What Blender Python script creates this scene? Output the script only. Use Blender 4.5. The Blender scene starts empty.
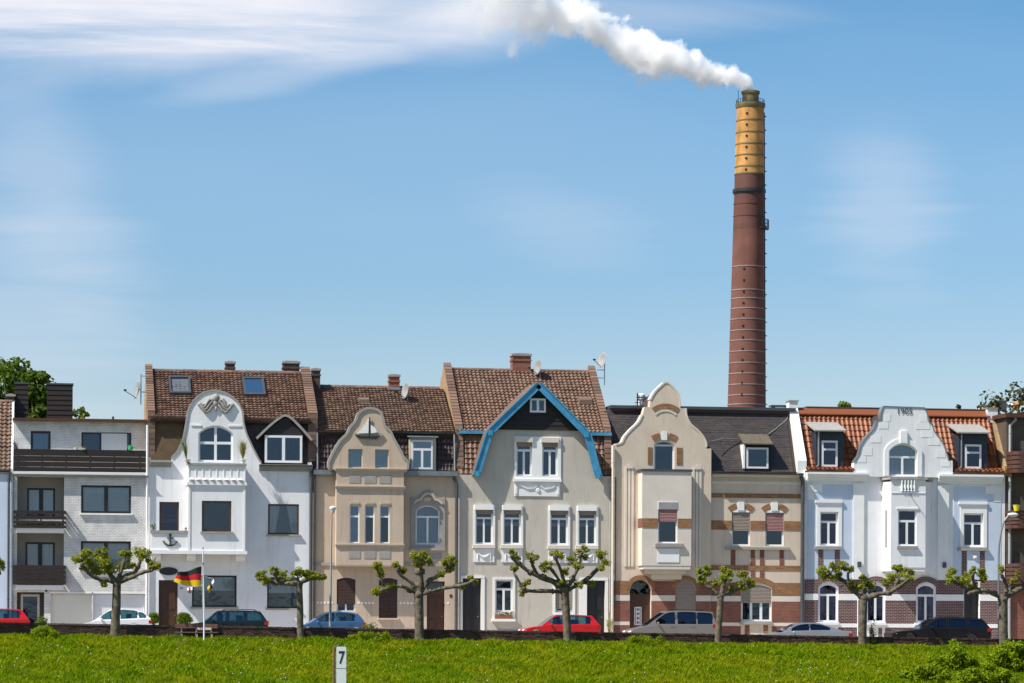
import bpy, bmesh, math, random
import numpy as np
from mathutils import Vector, Matrix, noise
from mathutils.geometry import tessellate_polygon
S = bpy.context.scene
col = S.collection
R = random.Random(11)
rad = math.radians
# ------------------------------------------------------------ camera
FPX, DIST, TPSI, ROLL, HZ, CZ = 2850.0, 150.0, 0.16, rad(.25), 614.0, 1.2
PSI = math.atan(TPSI)
CAM = Vector((-DIST*TPSI, -DIST, CZ))
cd = bpy.data.cameras.new('camera'); cam = bpy.data.objects.new('camera', cd); col.objects.link(cam)
cd.sensor_width = 36; cd.lens = FPX/1024*36; cd.shift_y = (HZ-341.5)/1024
cd.clip_start = 1; cd.clip_end = 8000
cam.matrix_world = Matrix.Translation(CAM) @ Matrix.Rotation(-PSI, 4, 'Z') @ Matrix.Rotation(math.pi/2, 4, 'X') @ Matrix.Rotation(ROLL, 4, 'Z')
S.camera = cam
FW, RT, UP = Vector((math.sin(PSI), math.cos(PSI), 0)), Vector((math.cos(PSI), -math.sin(PSI), 0)), Vector((0, 0, 1))
def ray(px, py):
    a, b = px-512, HZ-py
    u, v = a*math.cos(ROLL)-b*math.sin(ROLL), a*math.sin(ROLL)+b*math.cos(ROLL)
    return FW + RT*(u/FPX) + UP*(v/FPX)
def P(px, py, Y=0.0):                       # point of the photo's line of sight on the vertical plane y = Y
    d = ray(px, py); return CAM + d*((Y-CAM.y)/d.y)
def PP(px, py, A, B):                       # ... on the slope through the (y,z) pairs A and B
    d = ray(px, py); m = (B[1]-A[1])/(B[0]-A[0])
    return CAM + d*((A[1]-CAM.z+m*(CAM.y-A[0]))/(d.z-m*d.y))
# ------------------------------------------------------------ sky, sun, exposure
SUN_EL, SUN_AZ = rad(52), rad(69)            # sun behind the camera's left shoulder
w = bpy.data.worlds.new('World'); S.world = w; w.use_nodes = True
SUNV = Vector((-math.sin(SUN_AZ)*math.cos(SUN_EL), -math.cos(SUN_AZ)*math.cos(SUN_EL), math.sin(SUN_EL)))
def world():
    N, L = w.node_tree.nodes, w.node_tree.links
    N.clear()
    out = N.new('ShaderNodeOutputWorld'); bg = N.new('ShaderNodeBackground'); bg.inputs[1].default_value = SKY_STRENGTH
    sky = N.new('ShaderNodeTexSky'); sky.sky_type = 'NISHITA'; sky.sun_disc = False
    sky.sun_elevation = SUN_EL; sky.sun_rotation = math.atan2(SUNV.x, SUNV.y)
    sky.air_density = 1.0; sky.dust_density = .3; sky.ozone_density = 2.0; sky.altitude = 100
    tc = N.new('ShaderNodeTexCoord')
    sep = N.new('ShaderNodeSeparateXYZ'); L.new(tc.outputs['Generated'], sep.inputs[0])
    def math_(op, a, b=None, c=None):
        n = N.new('ShaderNodeMath'); n.operation = op
        for i, q in enumerate((a, b, c)):
            if q is None: continue
            if isinstance(q, (int, float)): n.inputs[i].default_value = q
            else: L.new(q, n.inputs[i])
        return n.outputs[0]
    def ramp(v, *st):
        n = N.new('ShaderNodeMapRange'); n.interpolation_type = 'SMOOTHSTEP'
        L.new(v, n.inputs[0])
        for i, q in enumerate(st): n.inputs[i+1].default_value = q
        return n.outputs[0]
    el = sep.outputs[2]
    # blue tint that fades towards the horizon
    tint = N.new('ShaderNodeMix'); tint.data_type = 'RGBA'; tint.blend_type = 'MULTIPLY'; tint.inputs[0].default_value = 1
    tm = N.new('ShaderNodeMix'); tm.data_type = 'RGBA'
    L.new(ramp(el, .04, .2, 0, 1), tm.inputs[0])
    tm.inputs[6].default_value = SKY_LOW; tm.inputs[7].default_value = SKY_HIGH
    L.new(sky.outputs[0], tint.inputs[6]); L.new(tm.outputs[2], tint.inputs[7])
    # thin cirrus: stretched noise on the sky's own directions (a plane far overhead)
    cv = N.new('ShaderNodeCombineXYZ')
    den = math_('MAXIMUM', math_('ADD', el, .06), .02)
    L.new(math_('DIVIDE', sep.outputs[0], den), cv.inputs[0]); L.new(math_('DIVIDE', sep.outputs[1], den), cv.inputs[1])
    def nz(scale, sx, sy, ox, oy, det=6, rough=.55, dist=.6):
        mp = N.new('ShaderNodeMapping'); mp.inputs['Scale'].default_value = (sx, sy, 1); mp.inputs['Location'].default_value = (ox, oy, 0)
        L.new(cv.outputs[0], mp.inputs[0])
        n = N.new('ShaderNodeTexNoise'); n.inputs['Scale'].default_value = scale; n.inputs['Detail'].default_value = det
        n.inputs['Roughness'].default_value = rough; n.inputs['Distortion'].default_value = dist
        L.new(mp.outputs[0], n.inputs['Vector']); return n.outputs[0]
    veil = math_('MULTIPLY', ramp(nz(.55, .55, .8, *VEIL_OFF, 4, .5, .8), .42, .72, 0, 1), ramp(el, .03, .2, .25, 1))
    # the long white streak of old plume drifting off to the upper left
    az = math_('ARCTAN2', sep.outputs[0], sep.outputs[1])
    wob = math_('MULTIPLY_ADD', nz(1.5, .6, 1.2, 1.3, 2.1, 5, .6, .8), .05, -.025)
    band = math_('ADD', math_('SUBTRACT', el, STREAK_EL), wob)
    up = ramp(band, -.012, .010, 0, 1)
    lft = ramp(az, .19, .06, 0, 1)
    streak = math_('MULTIPLY', math_('MULTIPLY', up, ramp(el, .5, .25, 0, 1)), lft)
    streak = math_('MULTIPLY', streak, ramp(nz(1.6, .8, 1.1, 5.2, .3, 7, .6, 1.0), .2, .55, .75, 1))
    wisp = math_('MULTIPLY', math_('MULTIPLY', ramp(nz(2.0, .8, 1.3, .4, 7.7, 7, .6, 1.2), .5, .85, 0, .35), ramp(el, .12, .19, 0, 1)), ramp(az, .28, .1, .15, 1))
    def veil_at(px, py, rx, ry, rot, amt, nscale=1.3):      # one soft bank of thin cloud, by its direction in the sky
        d = ray(px, py).normalized(); a0, e0 = math.atan2(d.x, d.y), d.z; c_, s_ = math.cos(rot), math.sin(rot)
        da, de = math_('SUBTRACT', az, a0), math_('SUBTRACT', el, e0)
        u = math_('DIVIDE', math_('ADD', math_('MULTIPLY', da, c_), math_('MULTIPLY', de, s_)), rx/FPX)
        v = math_('DIVIDE', math_('SUBTRACT', math_('MULTIPLY', de, c_), math_('MULTIPLY', da, s_)), ry/FPX)
        r_ = math_('SQRT', math_('ADD', math_('MULTIPLY', u, u), math_('MULTIPLY', v, v)))
        n_ = nz(nscale, .75, 1.35, px*.01, py*.013, 7, .6, 1.1)
        r_ = math_('ADD', r_, math_('MULTIPLY_ADD', n_, 1.5, -.75))
        return math_('MULTIPLY', ramp(r_, 1.1, .1, 0, 1), amt)
    banks = None
    for q in ((885, 200, 80, 100, .25, .21), (50, 190, 80, 200, .4, .17), (190, 52, 260, 34, .06, .36), (300, 72, 170, 18, .22, .22), (20, 330, 150, 130, 0, .18), (620, 12, 190, 26, -.03, .25), (560, 225, 120, 50, -.3, .1), (480, 20, 120, 42, .1, .4)):
        v_ = veil_at(*q); banks = v_ if banks is None else math_('ADD', banks, v_)
    c1 = N.new('ShaderNodeMix'); c1.data_type = 'RGBA'
    amt = math_('MINIMUM', math_('ADD', math_('MULTIPLY', veil, .13), math_('ADD', math_('MULTIPLY', streak, 1.0), banks)), .95)
    L.new(amt, c1.inputs[0])
    L.new(tint.outputs[2], c1.inputs[6]); c1.inputs[7].default_value = CLOUD_COL
    L.new(c1.outputs[2], bg.inputs[0]); L.new(bg.outputs[0], out.inputs[0])
SKY_STRENGTH = .084
SKY_LOW, SKY_HIGH = (.955, .95, 1.025, 1), (.58, .93, 1.1, 1)
VEIL_OFF, STREAK_EL, CLOUD_COL = (3.1, 1.7), .197, (8.0, 8.0, 8.6, 1)
world()
sl = bpy.data.lights.new('sun', 'SUN'); sun = bpy.data.objects.new('sun', sl); col.objects.link(sun)
sl.energy = 5; sl.angle = rad(.5); sl.color = (1, .95, .87)
sun.rotation_euler = SUNV.to_track_quat('Z', 'Y').to_euler()
sun.location = (-60, -60, 90)
S.view_settings.view_transform = 'Standard'; S.view_settings.look = 'None'
S.view_settings.exposure = .45; S.view_settings.gamma = 1; S.view_settings.use_curve_mapping = False
S.render.engine = 'CYCLES'
cy = S.cycles
cy.use_denoising = True
cy.max_bounces = 32; cy.diffuse_bounces = 3; cy.glossy_bounces = 3; cy.transmission_bounces = 4; cy.transparent_max_bounces = 16
cy.volume_bounces = 24; cy.volume_step_rate = .3; cy.caustics_reflective = False; cy.caustics_refractive = False
# ------------------------------------------------------------ objects
WO = {}
def props(o, label=None, cat=None, group=None, kind=None):
    if label: o['label'] = label
    if cat: o['category'] = cat
    if group: o['group'] = group
    if kind: o['kind'] = kind
    return o
def thing(name, label, cat, loc, group=None):
    o = bpy.data.objects.new(name, None); col.objects.link(o); o.location = loc; o.empty_display_size = .3
    WO[o.name] = Vector(loc); return props(o, label, cat, group)
class MB:
    def __init__(s): s.v, s.f, s.m, s.cur = [], [], [], 0
    def add(s, vs, fs):
        b = len(s.v); s.v += [tuple(q) for q in vs]
        for f in fs: s.f.append(tuple(b+i for i in f)); s.m.append(s.cur)
        return s
    def box(s, x0, x1, y0, y1, z0, z1):
        if x0 > x1: x0, x1 = x1, x0
        if z0 > z1: z0, z1 = z1, z0
        return s.add([(x0,y0,z0),(x1,y0,z0),(x1,y1,z0),(x0,y1,z0),(x0,y0,z1),(x1,y0,z1),(x1,y1,z1),(x0,y1,z1)],
              [(0,3,2,1),(4,5,6,7),(0,1,5,4),(1,2,6,5),(2,3,7,6),(3,0,4,7)])
    def hexa(s, p): # 8 corners: bottom 4 then top 4
        return s.add(p, [(0,3,2,1),(4,5,6,7),(0,1,5,4),(1,2,6,5),(2,3,7,6),(3,0,4,7)])
    def plate(s, outl, holes, y0, y1):        # outline and holes in (x,z), extruded in y
        loops = [list(outl)]+[list(h) for h in holes]
        flat = [p for l in loops for p in l]; n = len(flat)
        tri = tessellate_polygon([[Vector((p[0], p[1], 0)) for p in l] for l in loops])
        fy = y0 if callable(y0) else (lambda x, z: y0); by = y1 if callable(y1) else (lambda x, z: y1)
        vs = [(x, fy(x, z), z) for x, z in flat]+[(x, by(x, z), z) for x, z in flat]
        fs = []
        for a, b, c in tri:
            A, B, C = flat[a], flat[b], flat[c]
            cr = (B[0]-A[0])*(C[1]-A[1])-(B[1]-A[1])*(C[0]-A[0])
            if abs(cr) < 1e-10: continue
            if cr < 0: b, c = c, b
            fs += [(a, b, c), (n+a, n+c, n+b)]
        o = 0
        for k, l in enumerate(loops):
            ar = sum(l[i][0]*l[(i+1) % len(l)][1]-l[(i+1) % len(l)][0]*l[i][1] for i in range(len(l)))
            for i in range(len(l)):
                a, b = o+i, o+(i+1) % len(l)
                if (ar > 0) != (k == 0): a, b = b, a
                fs.append((a, n+a, n+b, b))
            o += len(l)
        return s.add(vs, fs)
    def prismx(s, yz, x0, x1):
        n = len(yz); vs = [(x0, y, z) for y, z in yz]+[(x1, y, z) for y, z in yz]
        fs = [tuple(range(n)), tuple(range(2*n-1, n-1, -1))]+[(i, n+i, n+(i+1) % n, (i+1) % n) for i in range(n)]
        return s.add(vs, fs)
    def prismz(s, xy, z0, z1):
        n = len(xy); vs = [(x, y, z0) for x, y in xy]+[(x, y, z1) for x, y in xy]
        fs = [tuple(range(n-1, -1, -1)), tuple(range(n, 2*n))]+[(i, (i+1) % n, n+(i+1) % n, n+i) for i in range(n)]
        return s.add(vs, fs)
    def strip(s, pts, y0, y1, out=.1, inn=0.0, closed=False):   # ribbon along an (x,z) polyline
        n = len(pts); vs = []
        for i, (x, z) in enumerate(pts):
            a = pts[max(i-1, 0)]; b = pts[min(i+1, n-1)]
            dx, dz = b[0]-a[0], b[1]-a[1]; l = math.hypot(dx, dz) or 1; nx, nz = -dz/l, dx/l
            o, q = (x+nx*out, z+nz*out), (x-nx*inn, z-nz*inn)
            vs += [(q[0], y0, q[1]), (o[0], y0, o[1]), (o[0], y1, o[1]), (q[0], y1, q[1])]
        fs = []
        for i in range(n-1):
            for k in range(4):
                fs.append((4*i+k, 4*i+(k+1) % 4, 4*i+4+(k+1) % 4, 4*i+4+k))
        fs += [(3, 2, 1, 0), (4*n-4, 4*n-3, 4*n-2, 4*n-1)]
        return s.add(vs, fs)
    def tube(s, path, rs, n=8):
        path = [Vector(p) for p in path]
        if isinstance(rs, (int, float)): rs = [rs]*len(path)
        vs, fs, ref = [], [], None
        for i, p in enumerate(path):
            t = (path[min(i+1, len(path)-1)]-path[max(i-1, 0)]).normalized()
            if ref is None: ref = Vector((1, 0, 0)) if abs(t.x) < .9 else Vector((0, 1, 0))
            a = (ref-t*ref.dot(t)).normalized(); b = t.cross(a); ref = a
            for k in range(n):
                th = 2*math.pi*k/n; vs.append(p+(a*math.cos(th)+b*math.sin(th))*rs[i])
        for i in range(len(path)-1):
            for k in range(n):
                fs.append((i*n+k, i*n+(k+1) % n, (i+1)*n+(k+1) % n, (i+1)*n+k))
        fs += [tuple(range(n-1, -1, -1)), tuple(range((len(path)-1)*n, len(path)*n))]
        return s.add(vs, fs)
    def lathe(s, prof, c, n=16, axis='z'):
        vs, fs = [], []
        for r, h in prof:
            for k in range(n):
                th = 2*math.pi*k/n; a, b = r*math.cos(th), r*math.sin(th)
                q = (a, b, h) if axis == 'z' else (a, h, b)
                vs.append((c[0]+q[0], c[1]+q[1], c[2]+q[2]))
        for i in range(len(prof)-1):
            for k in range(n): fs.append((i*n+k, i*n+(k+1) % n, (i+1)*n+(k+1) % n, (i+1)*n+k))
        fs += [tuple(range(n-1, -1, -1)), tuple(range((len(prof)-1)*n, len(prof)*n))]
        return s.add(vs, fs)
    def blob(s, c, r, sub=2, amp=.2, seed=0, fr=1.3):
        bm = bmesh.new(); bmesh.ops.create_icosphere(bm, subdivisions=sub, radius=1)
        rr = r if isinstance(r, (tuple, list)) else (r, r, r)
        vs = []
        for v in bm.verts:
            k = 1+amp*noise.noise(v.co*fr+Vector((seed*7.3, seed*1.9, seed*3.1)))
            vs.append((c[0]+v.co.x*rr[0]*k, c[1]+v.co.y*rr[1]*k, c[2]+v.co.z*rr[2]*k))
        fs = [tuple(v.index for v in f.verts) for f in bm.faces]; bm.free()
        return s.add(vs, fs)
    def build(s, name, mat, parent=None, label=None, smooth=False, **kw):
        if not s.v: return None
        a = np.array(s.v, dtype=float); o = Vector(((a[:,0].min()+a[:,0].max())/2, (a[:,1].min()+a[:,1].max())/2, a[:,2].min()))
        me = bpy.data.meshes.new(name); me.from_pydata((a-np.array(o)).tolist(), [], s.f)
        ms = mat if isinstance(mat, (list, tuple)) else [mat]
        for q in ms: me.materials.append(M[q] if isinstance(q, str) else q)
        if len(ms) > 1: me.polygons.foreach_set('material_index', s.m)
        me.validate()
        bm = bmesh.new(); bm.from_mesh(me)
        if len(bm.faces) < 4000: bmesh.ops.recalc_face_normals(bm, faces=bm.faces)
        bm.to_mesh(me); bm.free()
        if smooth:
            me.polygons.foreach_set('use_smooth', [True]*len(me.polygons))
            if smooth != 'all': me.set_sharp_from_angle(angle=rad(40))
        ob = bpy.data.objects.new(name, me); col.objects.link(ob)
        WO[ob.name] = o; ob.location = o
        if parent: ob.parent = parent; ob.location = o-WO[parent.name]
        props(ob, label, **kw)
        return ob
def leafmesh(name, mat, parent, centers, n, spread, size, seed=0, up=.2, **kw):   # many small leaf quads round some centres
    rng = np.random.default_rng(seed); V = []; 
    for c in centers:
        r = c[3] if len(c) > 3 else spread
        d = rng.normal(size=(n, 3)); d /= np.linalg.norm(d, axis=1)[:, None]
        q = d*(r*rng.uniform(.35, 1.05, (n, 1))**.7)*np.array([1, 1, .85])+np.array(c[:3])
        V.append((q, d))
    q = np.concatenate([a for a, b in V]); d = np.concatenate([b for a, b in V]); k = len(q)
    nrm = d+rng.normal(size=(k, 3))*.6+np.array([0, 0, up]); nrm /= np.linalg.norm(nrm, axis=1)[:, None]
    t = np.cross(nrm, rng.normal(size=(k, 3))); t /= np.linalg.norm(t, axis=1)[:, None]; b = np.cross(nrm, t)
    sz = size*rng.uniform(.6, 1.25, (k, 1))
    v = np.stack([q-t*sz*.5, q-b*sz*.38+nrm*sz*.1, q+t*sz*.6, q+b*sz*.38+nrm*sz*.1], 1).reshape(-1, 3)
    o = np.array([(v[:,0].min()+v[:,0].max())/2, (v[:,1].min()+v[:,1].max())/2, v[:,2].min()])
    return quads(name, mat, parent, v-o, k, o, **kw)
def quads(name, mat, parent, v, k, o, nv=4, **kw):
    me = bpy.data.meshes.new(name); me.vertices.add(len(v)); me.vertices.foreach_set('co', np.ascontiguousarray(v, dtype=np.float32).ravel())
    me.loops.add(nv*k); me.loops.foreach_set('vertex_index', np.arange(nv*k, dtype=np.int32))
    me.polygons.add(k); me.polygons.foreach_set('loop_start', np.arange(0, nv*k, nv, dtype=np.int32))
    me.update(calc_edges=True); me.validate(); me.materials.append(M[mat])
    ob = bpy.data.objects.new(name, me); col.objects.link(ob); WO[ob.name] = Vector(o); ob.location = o
    if parent: ob.parent = parent; ob.location = Vector(o)-WO[parent.name]
    return props(ob, **kw)
def cr(pts, n=4):                           # Catmull-Rom through the points
    out = []
    for i in range(len(pts)-1):
        p0, p1, p2, p3 = pts[max(i-1, 0)], pts[i], pts[i+1], pts[min(i+2, len(pts)-1)]
        for k in range(n):
            t = k/n
            out.append(tuple(.5*(2*p1[j]+(p2[j]-p0[j])*t+(2*p0[j]-5*p1[j]+4*p2[j]-p3[j])*t*t+(3*p1[j]-p0[j]-3*p2[j]+p3[j])*t**3) for j in range(len(p1))))
    return out+[tuple(pts[-1])]
def arcz(x, x0, x1, zs, rise):
    if rise <= 0: return zs
    h = (x1-x0)/2; r = (h*h+rise*rise)/(2*rise); d = x-(x0+x1)/2
    return zs+rise-r+math.sqrt(max(r*r-d*d, 0))
def arc(x0, x1, zs, rise, n=12): return [(x0+(x1-x0)*i/n, arcz(x0+(x1-x0)*i/n, x0, x1, zs, rise)) for i in range(n+1)]
# ------------------------------------------------------------ materials
M = {}
def nt(name):
    m = bpy.data.materials.new(name); m.use_nodes = True; t = m.node_tree; t.nodes.clear(); M[name] = m
    return t.nodes, t.links
def srgb(r, g, b): return tuple((c/255/12.92 if c/255 <= .04045 else ((c/255+.055)/1.055)**2.4) for c in (r, g, b))+(1,)
def noisetex(N, L, scale, det=4, rough=.55, stretch=(1, 1, 1), dist=0):
    g = N.new('ShaderNodeNewGeometry'); mp = N.new('ShaderNodeMapping'); mp.inputs['Scale'].default_value = stretch
    L.new(g.outputs['Position'], mp.inputs[0])
    n = N.new('ShaderNodeTexNoise'); n.inputs['Scale'].default_value = scale; n.inputs['Detail'].default_value = det
    n.inputs['Roughness'].default_value = rough; n.inputs['Distortion'].default_value = dist
    L.new(mp.outputs[0], n.inputs['Vector']); return n.outputs[0]
def rmp(N, L, v, a, b, c, d):
    n = N.new('ShaderNodeMapRange'); L.new(v, n.inputs[0])
    for i, q in enumerate((a, b, c, d)): n.inputs[i+1].default_value = q
    return n.outputs[0]
def mixc(N, L, f, a, b, blend='MIX'):
    n = N.new('ShaderNodeMix'); n.data_type = 'RGBA'; n.blend_type = blend
    for i, q in ((0, f), (6, a), (7, b)):
        if hasattr(q, 'is_output'): L.new(q, n.inputs[i])
        else: n.inputs[i].default_value = q
    return n.outputs[2]
def sc(c, k): return (c[0]*k, c[1]*k, c[2]*k, 1)
def finish(N, L, colr, rough, bump=None, bstr=.3, bdist=.02, metal=0, coat=0, spec=.5, trans=None):
    p = N.new('ShaderNodeBsdfPrincipled'); o = N.new('ShaderNodeOutputMaterial')
    if hasattr(colr, 'is_output'): L.new(colr, p.inputs['Base Color'])
    else: p.inputs['Base Color'].default_value = colr
    p.inputs['Roughness'].default_value = rough; p.inputs['Metallic'].default_value = metal
    p.inputs['Coat Weight'].default_value = coat; p.inputs['Coat Roughness'].default_value = .04; p.inputs['Specular IOR Level'].default_value = spec
    if bump is not None:
        b = N.new('ShaderNodeBump'); b.inputs['Strength'].default_value = bstr; b.inputs['Distance'].default_value = bdist
        L.new(bump, b.inputs['Height']); L.new(b.outputs[0], p.inputs['Normal'])
    sh = p.outputs[0]
    if trans:
        tr = N.new('ShaderNodeBsdfTranslucent'); mx = N.new('ShaderNodeMixShader'); mx.inputs[0].default_value = trans
        if hasattr(colr, 'is_output'): L.new(colr, tr.inputs[0])
        else: tr.inputs[0].default_value = colr
        L.new(sh, mx.inputs[1]); L.new(tr.outputs[0], mx.inputs[2]); sh = mx.outputs[0]
    L.new(sh, o.inputs[0])
def pm(name, c, rough=.75, var=.12, scale=1.2, bump=.25, bs=30, streak=0, isl=0, sscale=1.0, **kw):
    N, L = nt(name); a = noisetex(N, L, scale, 5, .6)
    cc = mixc(N, L, rmp(N, L, a, .3, .7, 0, 1), sc(c, 1-var), sc(c, 1+var))
    if streak:
        s = noisetex(N, L, sscale, 5, .6, (3.5, 3.5, .35))
        cc = mixc(N, L, rmp(N, L, s, .52, .75, 0, streak), cc, (c[0]*.5, c[1]*.47, c[2]*.42, 1))
    if isl:
        g = N.new('ShaderNodeNewGeometry')
        cc = mixc(N, L, 1.0, cc, mixc(N, L, g.outputs['Random Per Island'], (1-isl, 1-isl, 1-isl, 1), (1+isl, 1+isl*.95, 1+isl*.9, 1)), 'MULTIPLY')
    finish(N, L, cc, rough, noisetex(N, L, bs, 3) if bump else None, bump, .02, **kw)
def brick(name, c1, c2, mort, bw=.24, bh=.077, ms=.012, rough=.8, var=.2, bstr=.6):
    N, L = nt(name); g = N.new('ShaderNodeNewGeometry'); s = N.new('ShaderNodeSeparateXYZ'); L.new(g.outputs['Position'], s.inputs[0])
    ad = N.new('ShaderNodeMath'); L.new(s.outputs[0], ad.inputs[0]); L.new(s.outputs[1], ad.inputs[1])
    cb = N.new('ShaderNodeCombineXYZ'); L.new(ad.outputs[0], cb.inputs[0]); L.new(s.outputs[2], cb.inputs[1])
    t = N.new('ShaderNodeTexBrick'); L.new(cb.outputs[0], t.inputs['Vector'])
    t.inputs['Scale'].default_value = 1; t.inputs['Brick Width'].default_value = bw; t.inputs['Row Height'].default_value = bh
    t.inputs['Mortar Size'].default_value = ms; t.inputs['Mortar Smooth'].default_value = .2; t.inputs['Bias'].default_value = 0
    t.inputs['Color1'].default_value = c1; t.inputs['Color2'].default_value = c2; t.inputs['Mortar'].default_value = mort
    a = noisetex(N, L, 1.7, 5, .65)
    cc = mixc(N, L, 1.0, t.outputs[0], mixc(N, L, rmp(N, L, a, .3, .7, 0, 1), (1-var,)*3+(1,), (1+var,)*3+(1,)), 'MULTIPLY')
    inv = N.new('ShaderNodeMath'); inv.operation = 'SUBTRACT'; inv.inputs[0].default_value = 1; L.new(t.outputs[1], inv.inputs[1])
    finish(N, L, cc, rough, inv.outputs[0], bstr, .012)
def glassm(name, tint, refl, ior=1.5, gcol=(.55, .74, 1, 1)):
    N, L = nt(name); o = N.new('ShaderNodeOutputMaterial'); t = N.new('ShaderNodeBsdfTransparent'); t.inputs[0].default_value = tint
    g = N.new('ShaderNodeBsdfGlossy'); g.inputs[0].default_value = gcol; g.inputs[1].default_value = .03
    fr = N.new('ShaderNodeFresnel'); fr.inputs[0].default_value = ior
    ad = N.new('ShaderNodeMath'); ad.inputs[1].default_value = refl; L.new(fr.outputs[0], ad.inputs[0]); ad.use_clamp = True
    n = noisetex(N, L, 1.6, 2); b = N.new('ShaderNodeBump'); b.inputs['Strength'].default_value = .12; b.inputs['Distance'].default_value = .05
    L.new(n, b.inputs['Height']); L.new(b.outputs[0], g.inputs['Normal'])
    m = N.new('ShaderNodeMixShader'); L.new(ad.outputs[0], m.inputs[0]); L.new(t.outputs[0], m.inputs[1]); L.new(g.outputs[0], m.inputs[2]); L.new(m.outputs[0], o.inputs[0])
def leafm(name, c, c2, trans=.35):
    N, L = nt(name); g = N.new('ShaderNodeNewGeometry')
    cc = mixc(N, L, g.outputs['Random Per Island'], c, c2)
    a = noisetex(N, L, .9, 3); cc = mixc(N, L, rmp(N, L, a, .35, .65, 0, .6), cc, sc(c, .6))
    finish(N, L, cc, .6, trans=trans, spec=.12)
def tilem(name, c, c2, rough=.6, moss=.15, mossc=(.09, .08, .05, 1)):
    N, L = nt(name); g = N.new('ShaderNodeNewGeometry')
    cc = mixc(N, L, g.outputs['Random Per Island'], c, c2)
    a = noisetex(N, L, .8, 6, .65); cc = mixc(N, L, rmp(N, L, a, .5, .72, 0, moss), cc, mossc)
    finish(N, L, cc, rough, noisetex(N, L, 45, 3), .3, .01)
pm('white_render', (.79, .79, .80, 1), .8, .06, .6, .2, 60, streak=.32)
pm('white_trim', (.82, .82, .80, 1), .65, .04, 1, .1, 50, streak=.06)
pm('white_paint', (.80, .81, .82, 1), .4, .03, 2, 0)
pm('pale_blue_render', (.54, .62, .74, 1), .8, .05, .7, .15, 60, streak=.08)
pm('beige_render', (.55, .435, .33, 1), .85, .09, .6, .25, 60, streak=.36)
pm('beige_trim', (.55, .455, .35, 1), .8, .06, 1, .2, 60, streak=.14)
pm('taupe_render', (.36, .32, .285, 1), .85, .06, .9, .2, 60)
pm('grey_render', (.52, .48, .41, 1), .85, .09, .5, .25, 60, streak=.36)
pm('cream_render', (.66, .545, .43, 1), .85, .08, .6, .25, 60, streak=.36)
pm('cream_trim', (.69, .615, .53, 1), .8, .06, 1, .2, 60, streak=.12)
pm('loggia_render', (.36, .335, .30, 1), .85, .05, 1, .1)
brick('white_brick', (.72, .71, .69, 1), (.66, .65, .63, 1), (.50, .49, .48, 1), .25, .083, .016)
brick('red_brick', (.24, .075, .045, 1), (.17, .055, .036, 1), (.22, .12, .09, 1), .25, .08, .012)
brick('orange_brick', (.34, .155, .05, 1), (.22, .085, .035, 1), (.26, .17, .1, 1), .25, .08, .012)
brick('dark_red_brick', (.105, .028, .026, 1), (.075, .02, .02, 1), (.30, .25, .24, 1), .25, .085, .013)
brick('chimney_brick', (.34, .10, .045, 1), (.22, .06, .03, 1), (.22, .15, .12, 1), .25, .08, .012)
brick('dark_chimney_brick', (.085, .045, .033, 1), (.055, .03, .025, 1), (.1, .08, .07, 1), .25, .08, .012)
pm('balcony_wood', (.085, .034, .022, 1), .7, .3, 5, .3, 20)
brick('brown_brick', (.105, .075, .05, 1), (.08, .056, .038, 1), (.12, .1, .08, 1), .25, .08, .012)
brick('ochre_brick', (.42, .27, .12, 1), (.33, .2, .09, 1), (.36, .27, .17, 1), .25, .08, .012)
brick('garden_brick', (.075, .035, .026, 1), (.045, .024, .02, 1), (.09, .075, .06, 1), .25, .08, .012)
pm('wall_brick', (.072, .036, .028, 1), .85, .3, 3, .4, 30, isl=.5)
pm('wall_mortar', (.07, .06, .05, 1), .9, .2, 4, .3)
tilem('brown_tile', (.235, .14, .095, 1), (.13, .077, .054, 1))
tilem('grey_brown_tile', (.25, .16, .11, 1), (.145, .09, .066, 1), moss=.35)
tilem('dark_tile', (.085, .058, .056, 1), (.055, .04, .04, 1))
tilem('orange_tile', (.32, .10, .032, 1), (.17, .05, .02, 1), .5, .25, (.11, .05, .03, 1))
tilem('slate_tile', (.058, .045, .042, 1), (.038, .031, .03, 1), .6, .4, (.08, .065, .05, 1))
pm('roof_underlay', (.05, .035, .028, 1), .9, .1, 1, 0)
pm('moss_roof', (.115, .095, .065, 1), .95, .35, 6, .5, 25)
pm('eternit', (.105, .068, .032, 1), .8, .25, 2, .2)
pm('black_cladding', (.016, .014, .014, 1), .7, .2, 2, .1)
pm('navy_cladding', (.022, .032, .05, 1), .55, .15, 2, .1)
pm('brown_board', (.017, .009, .0075, 1), .7, .3, 4, .3, 25)
pm('brown_frame', (.085, .03, .016, 1), .45, .2, 3, 0)
pm('black_frame', (.012, .012, .014, 1), .4, .1, 3, 0)
pm('door_wood', (.07, .026, .013, 1), .45, .25, 5, .2)
pm('dark_door', (.016, .015, .018, 1), .45, .1, 3, 0)
pm('brown_shutter', (.04, .014, .009, 1), .6, .15, 3, 0)
pm('beige_shutter', (.28, .235, .195, 1), .6, .06, 3, 0)
pm('pink_shutter', (.33, .17, .16, 1), .6, .06, 3, 0)
pm('garage_cream', (.74, .72, .65, 1), .5, .04, 1, 0)
pm('garage_white', (.80, .82, .84, 1), .5, .04, 1, 0)
pm('blue_paint', (.05, .27, .46, 1), .5, .25, 3, .2, 20)
pm('zinc', (.22, .25, .28, 1), .45, .15, 2, .1, metal=.5)
pm('dark_zinc', (.075, .085, .095, 1), .5, .15, 2, .1, metal=.3)
pm('steel', (.35, .36, .37, 1), .45, .15, 3, 0, metal=.7)
pm('iron_black', (.018, .018, .02, 1), .5, .1, 3, 0)
pm('dish_grey', (.30, .30, .30, 1), .5, .08, 2, 0)
pm('stone_grey', (.33, .31, .285, 1), .85, .12, 3, .3)
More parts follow.
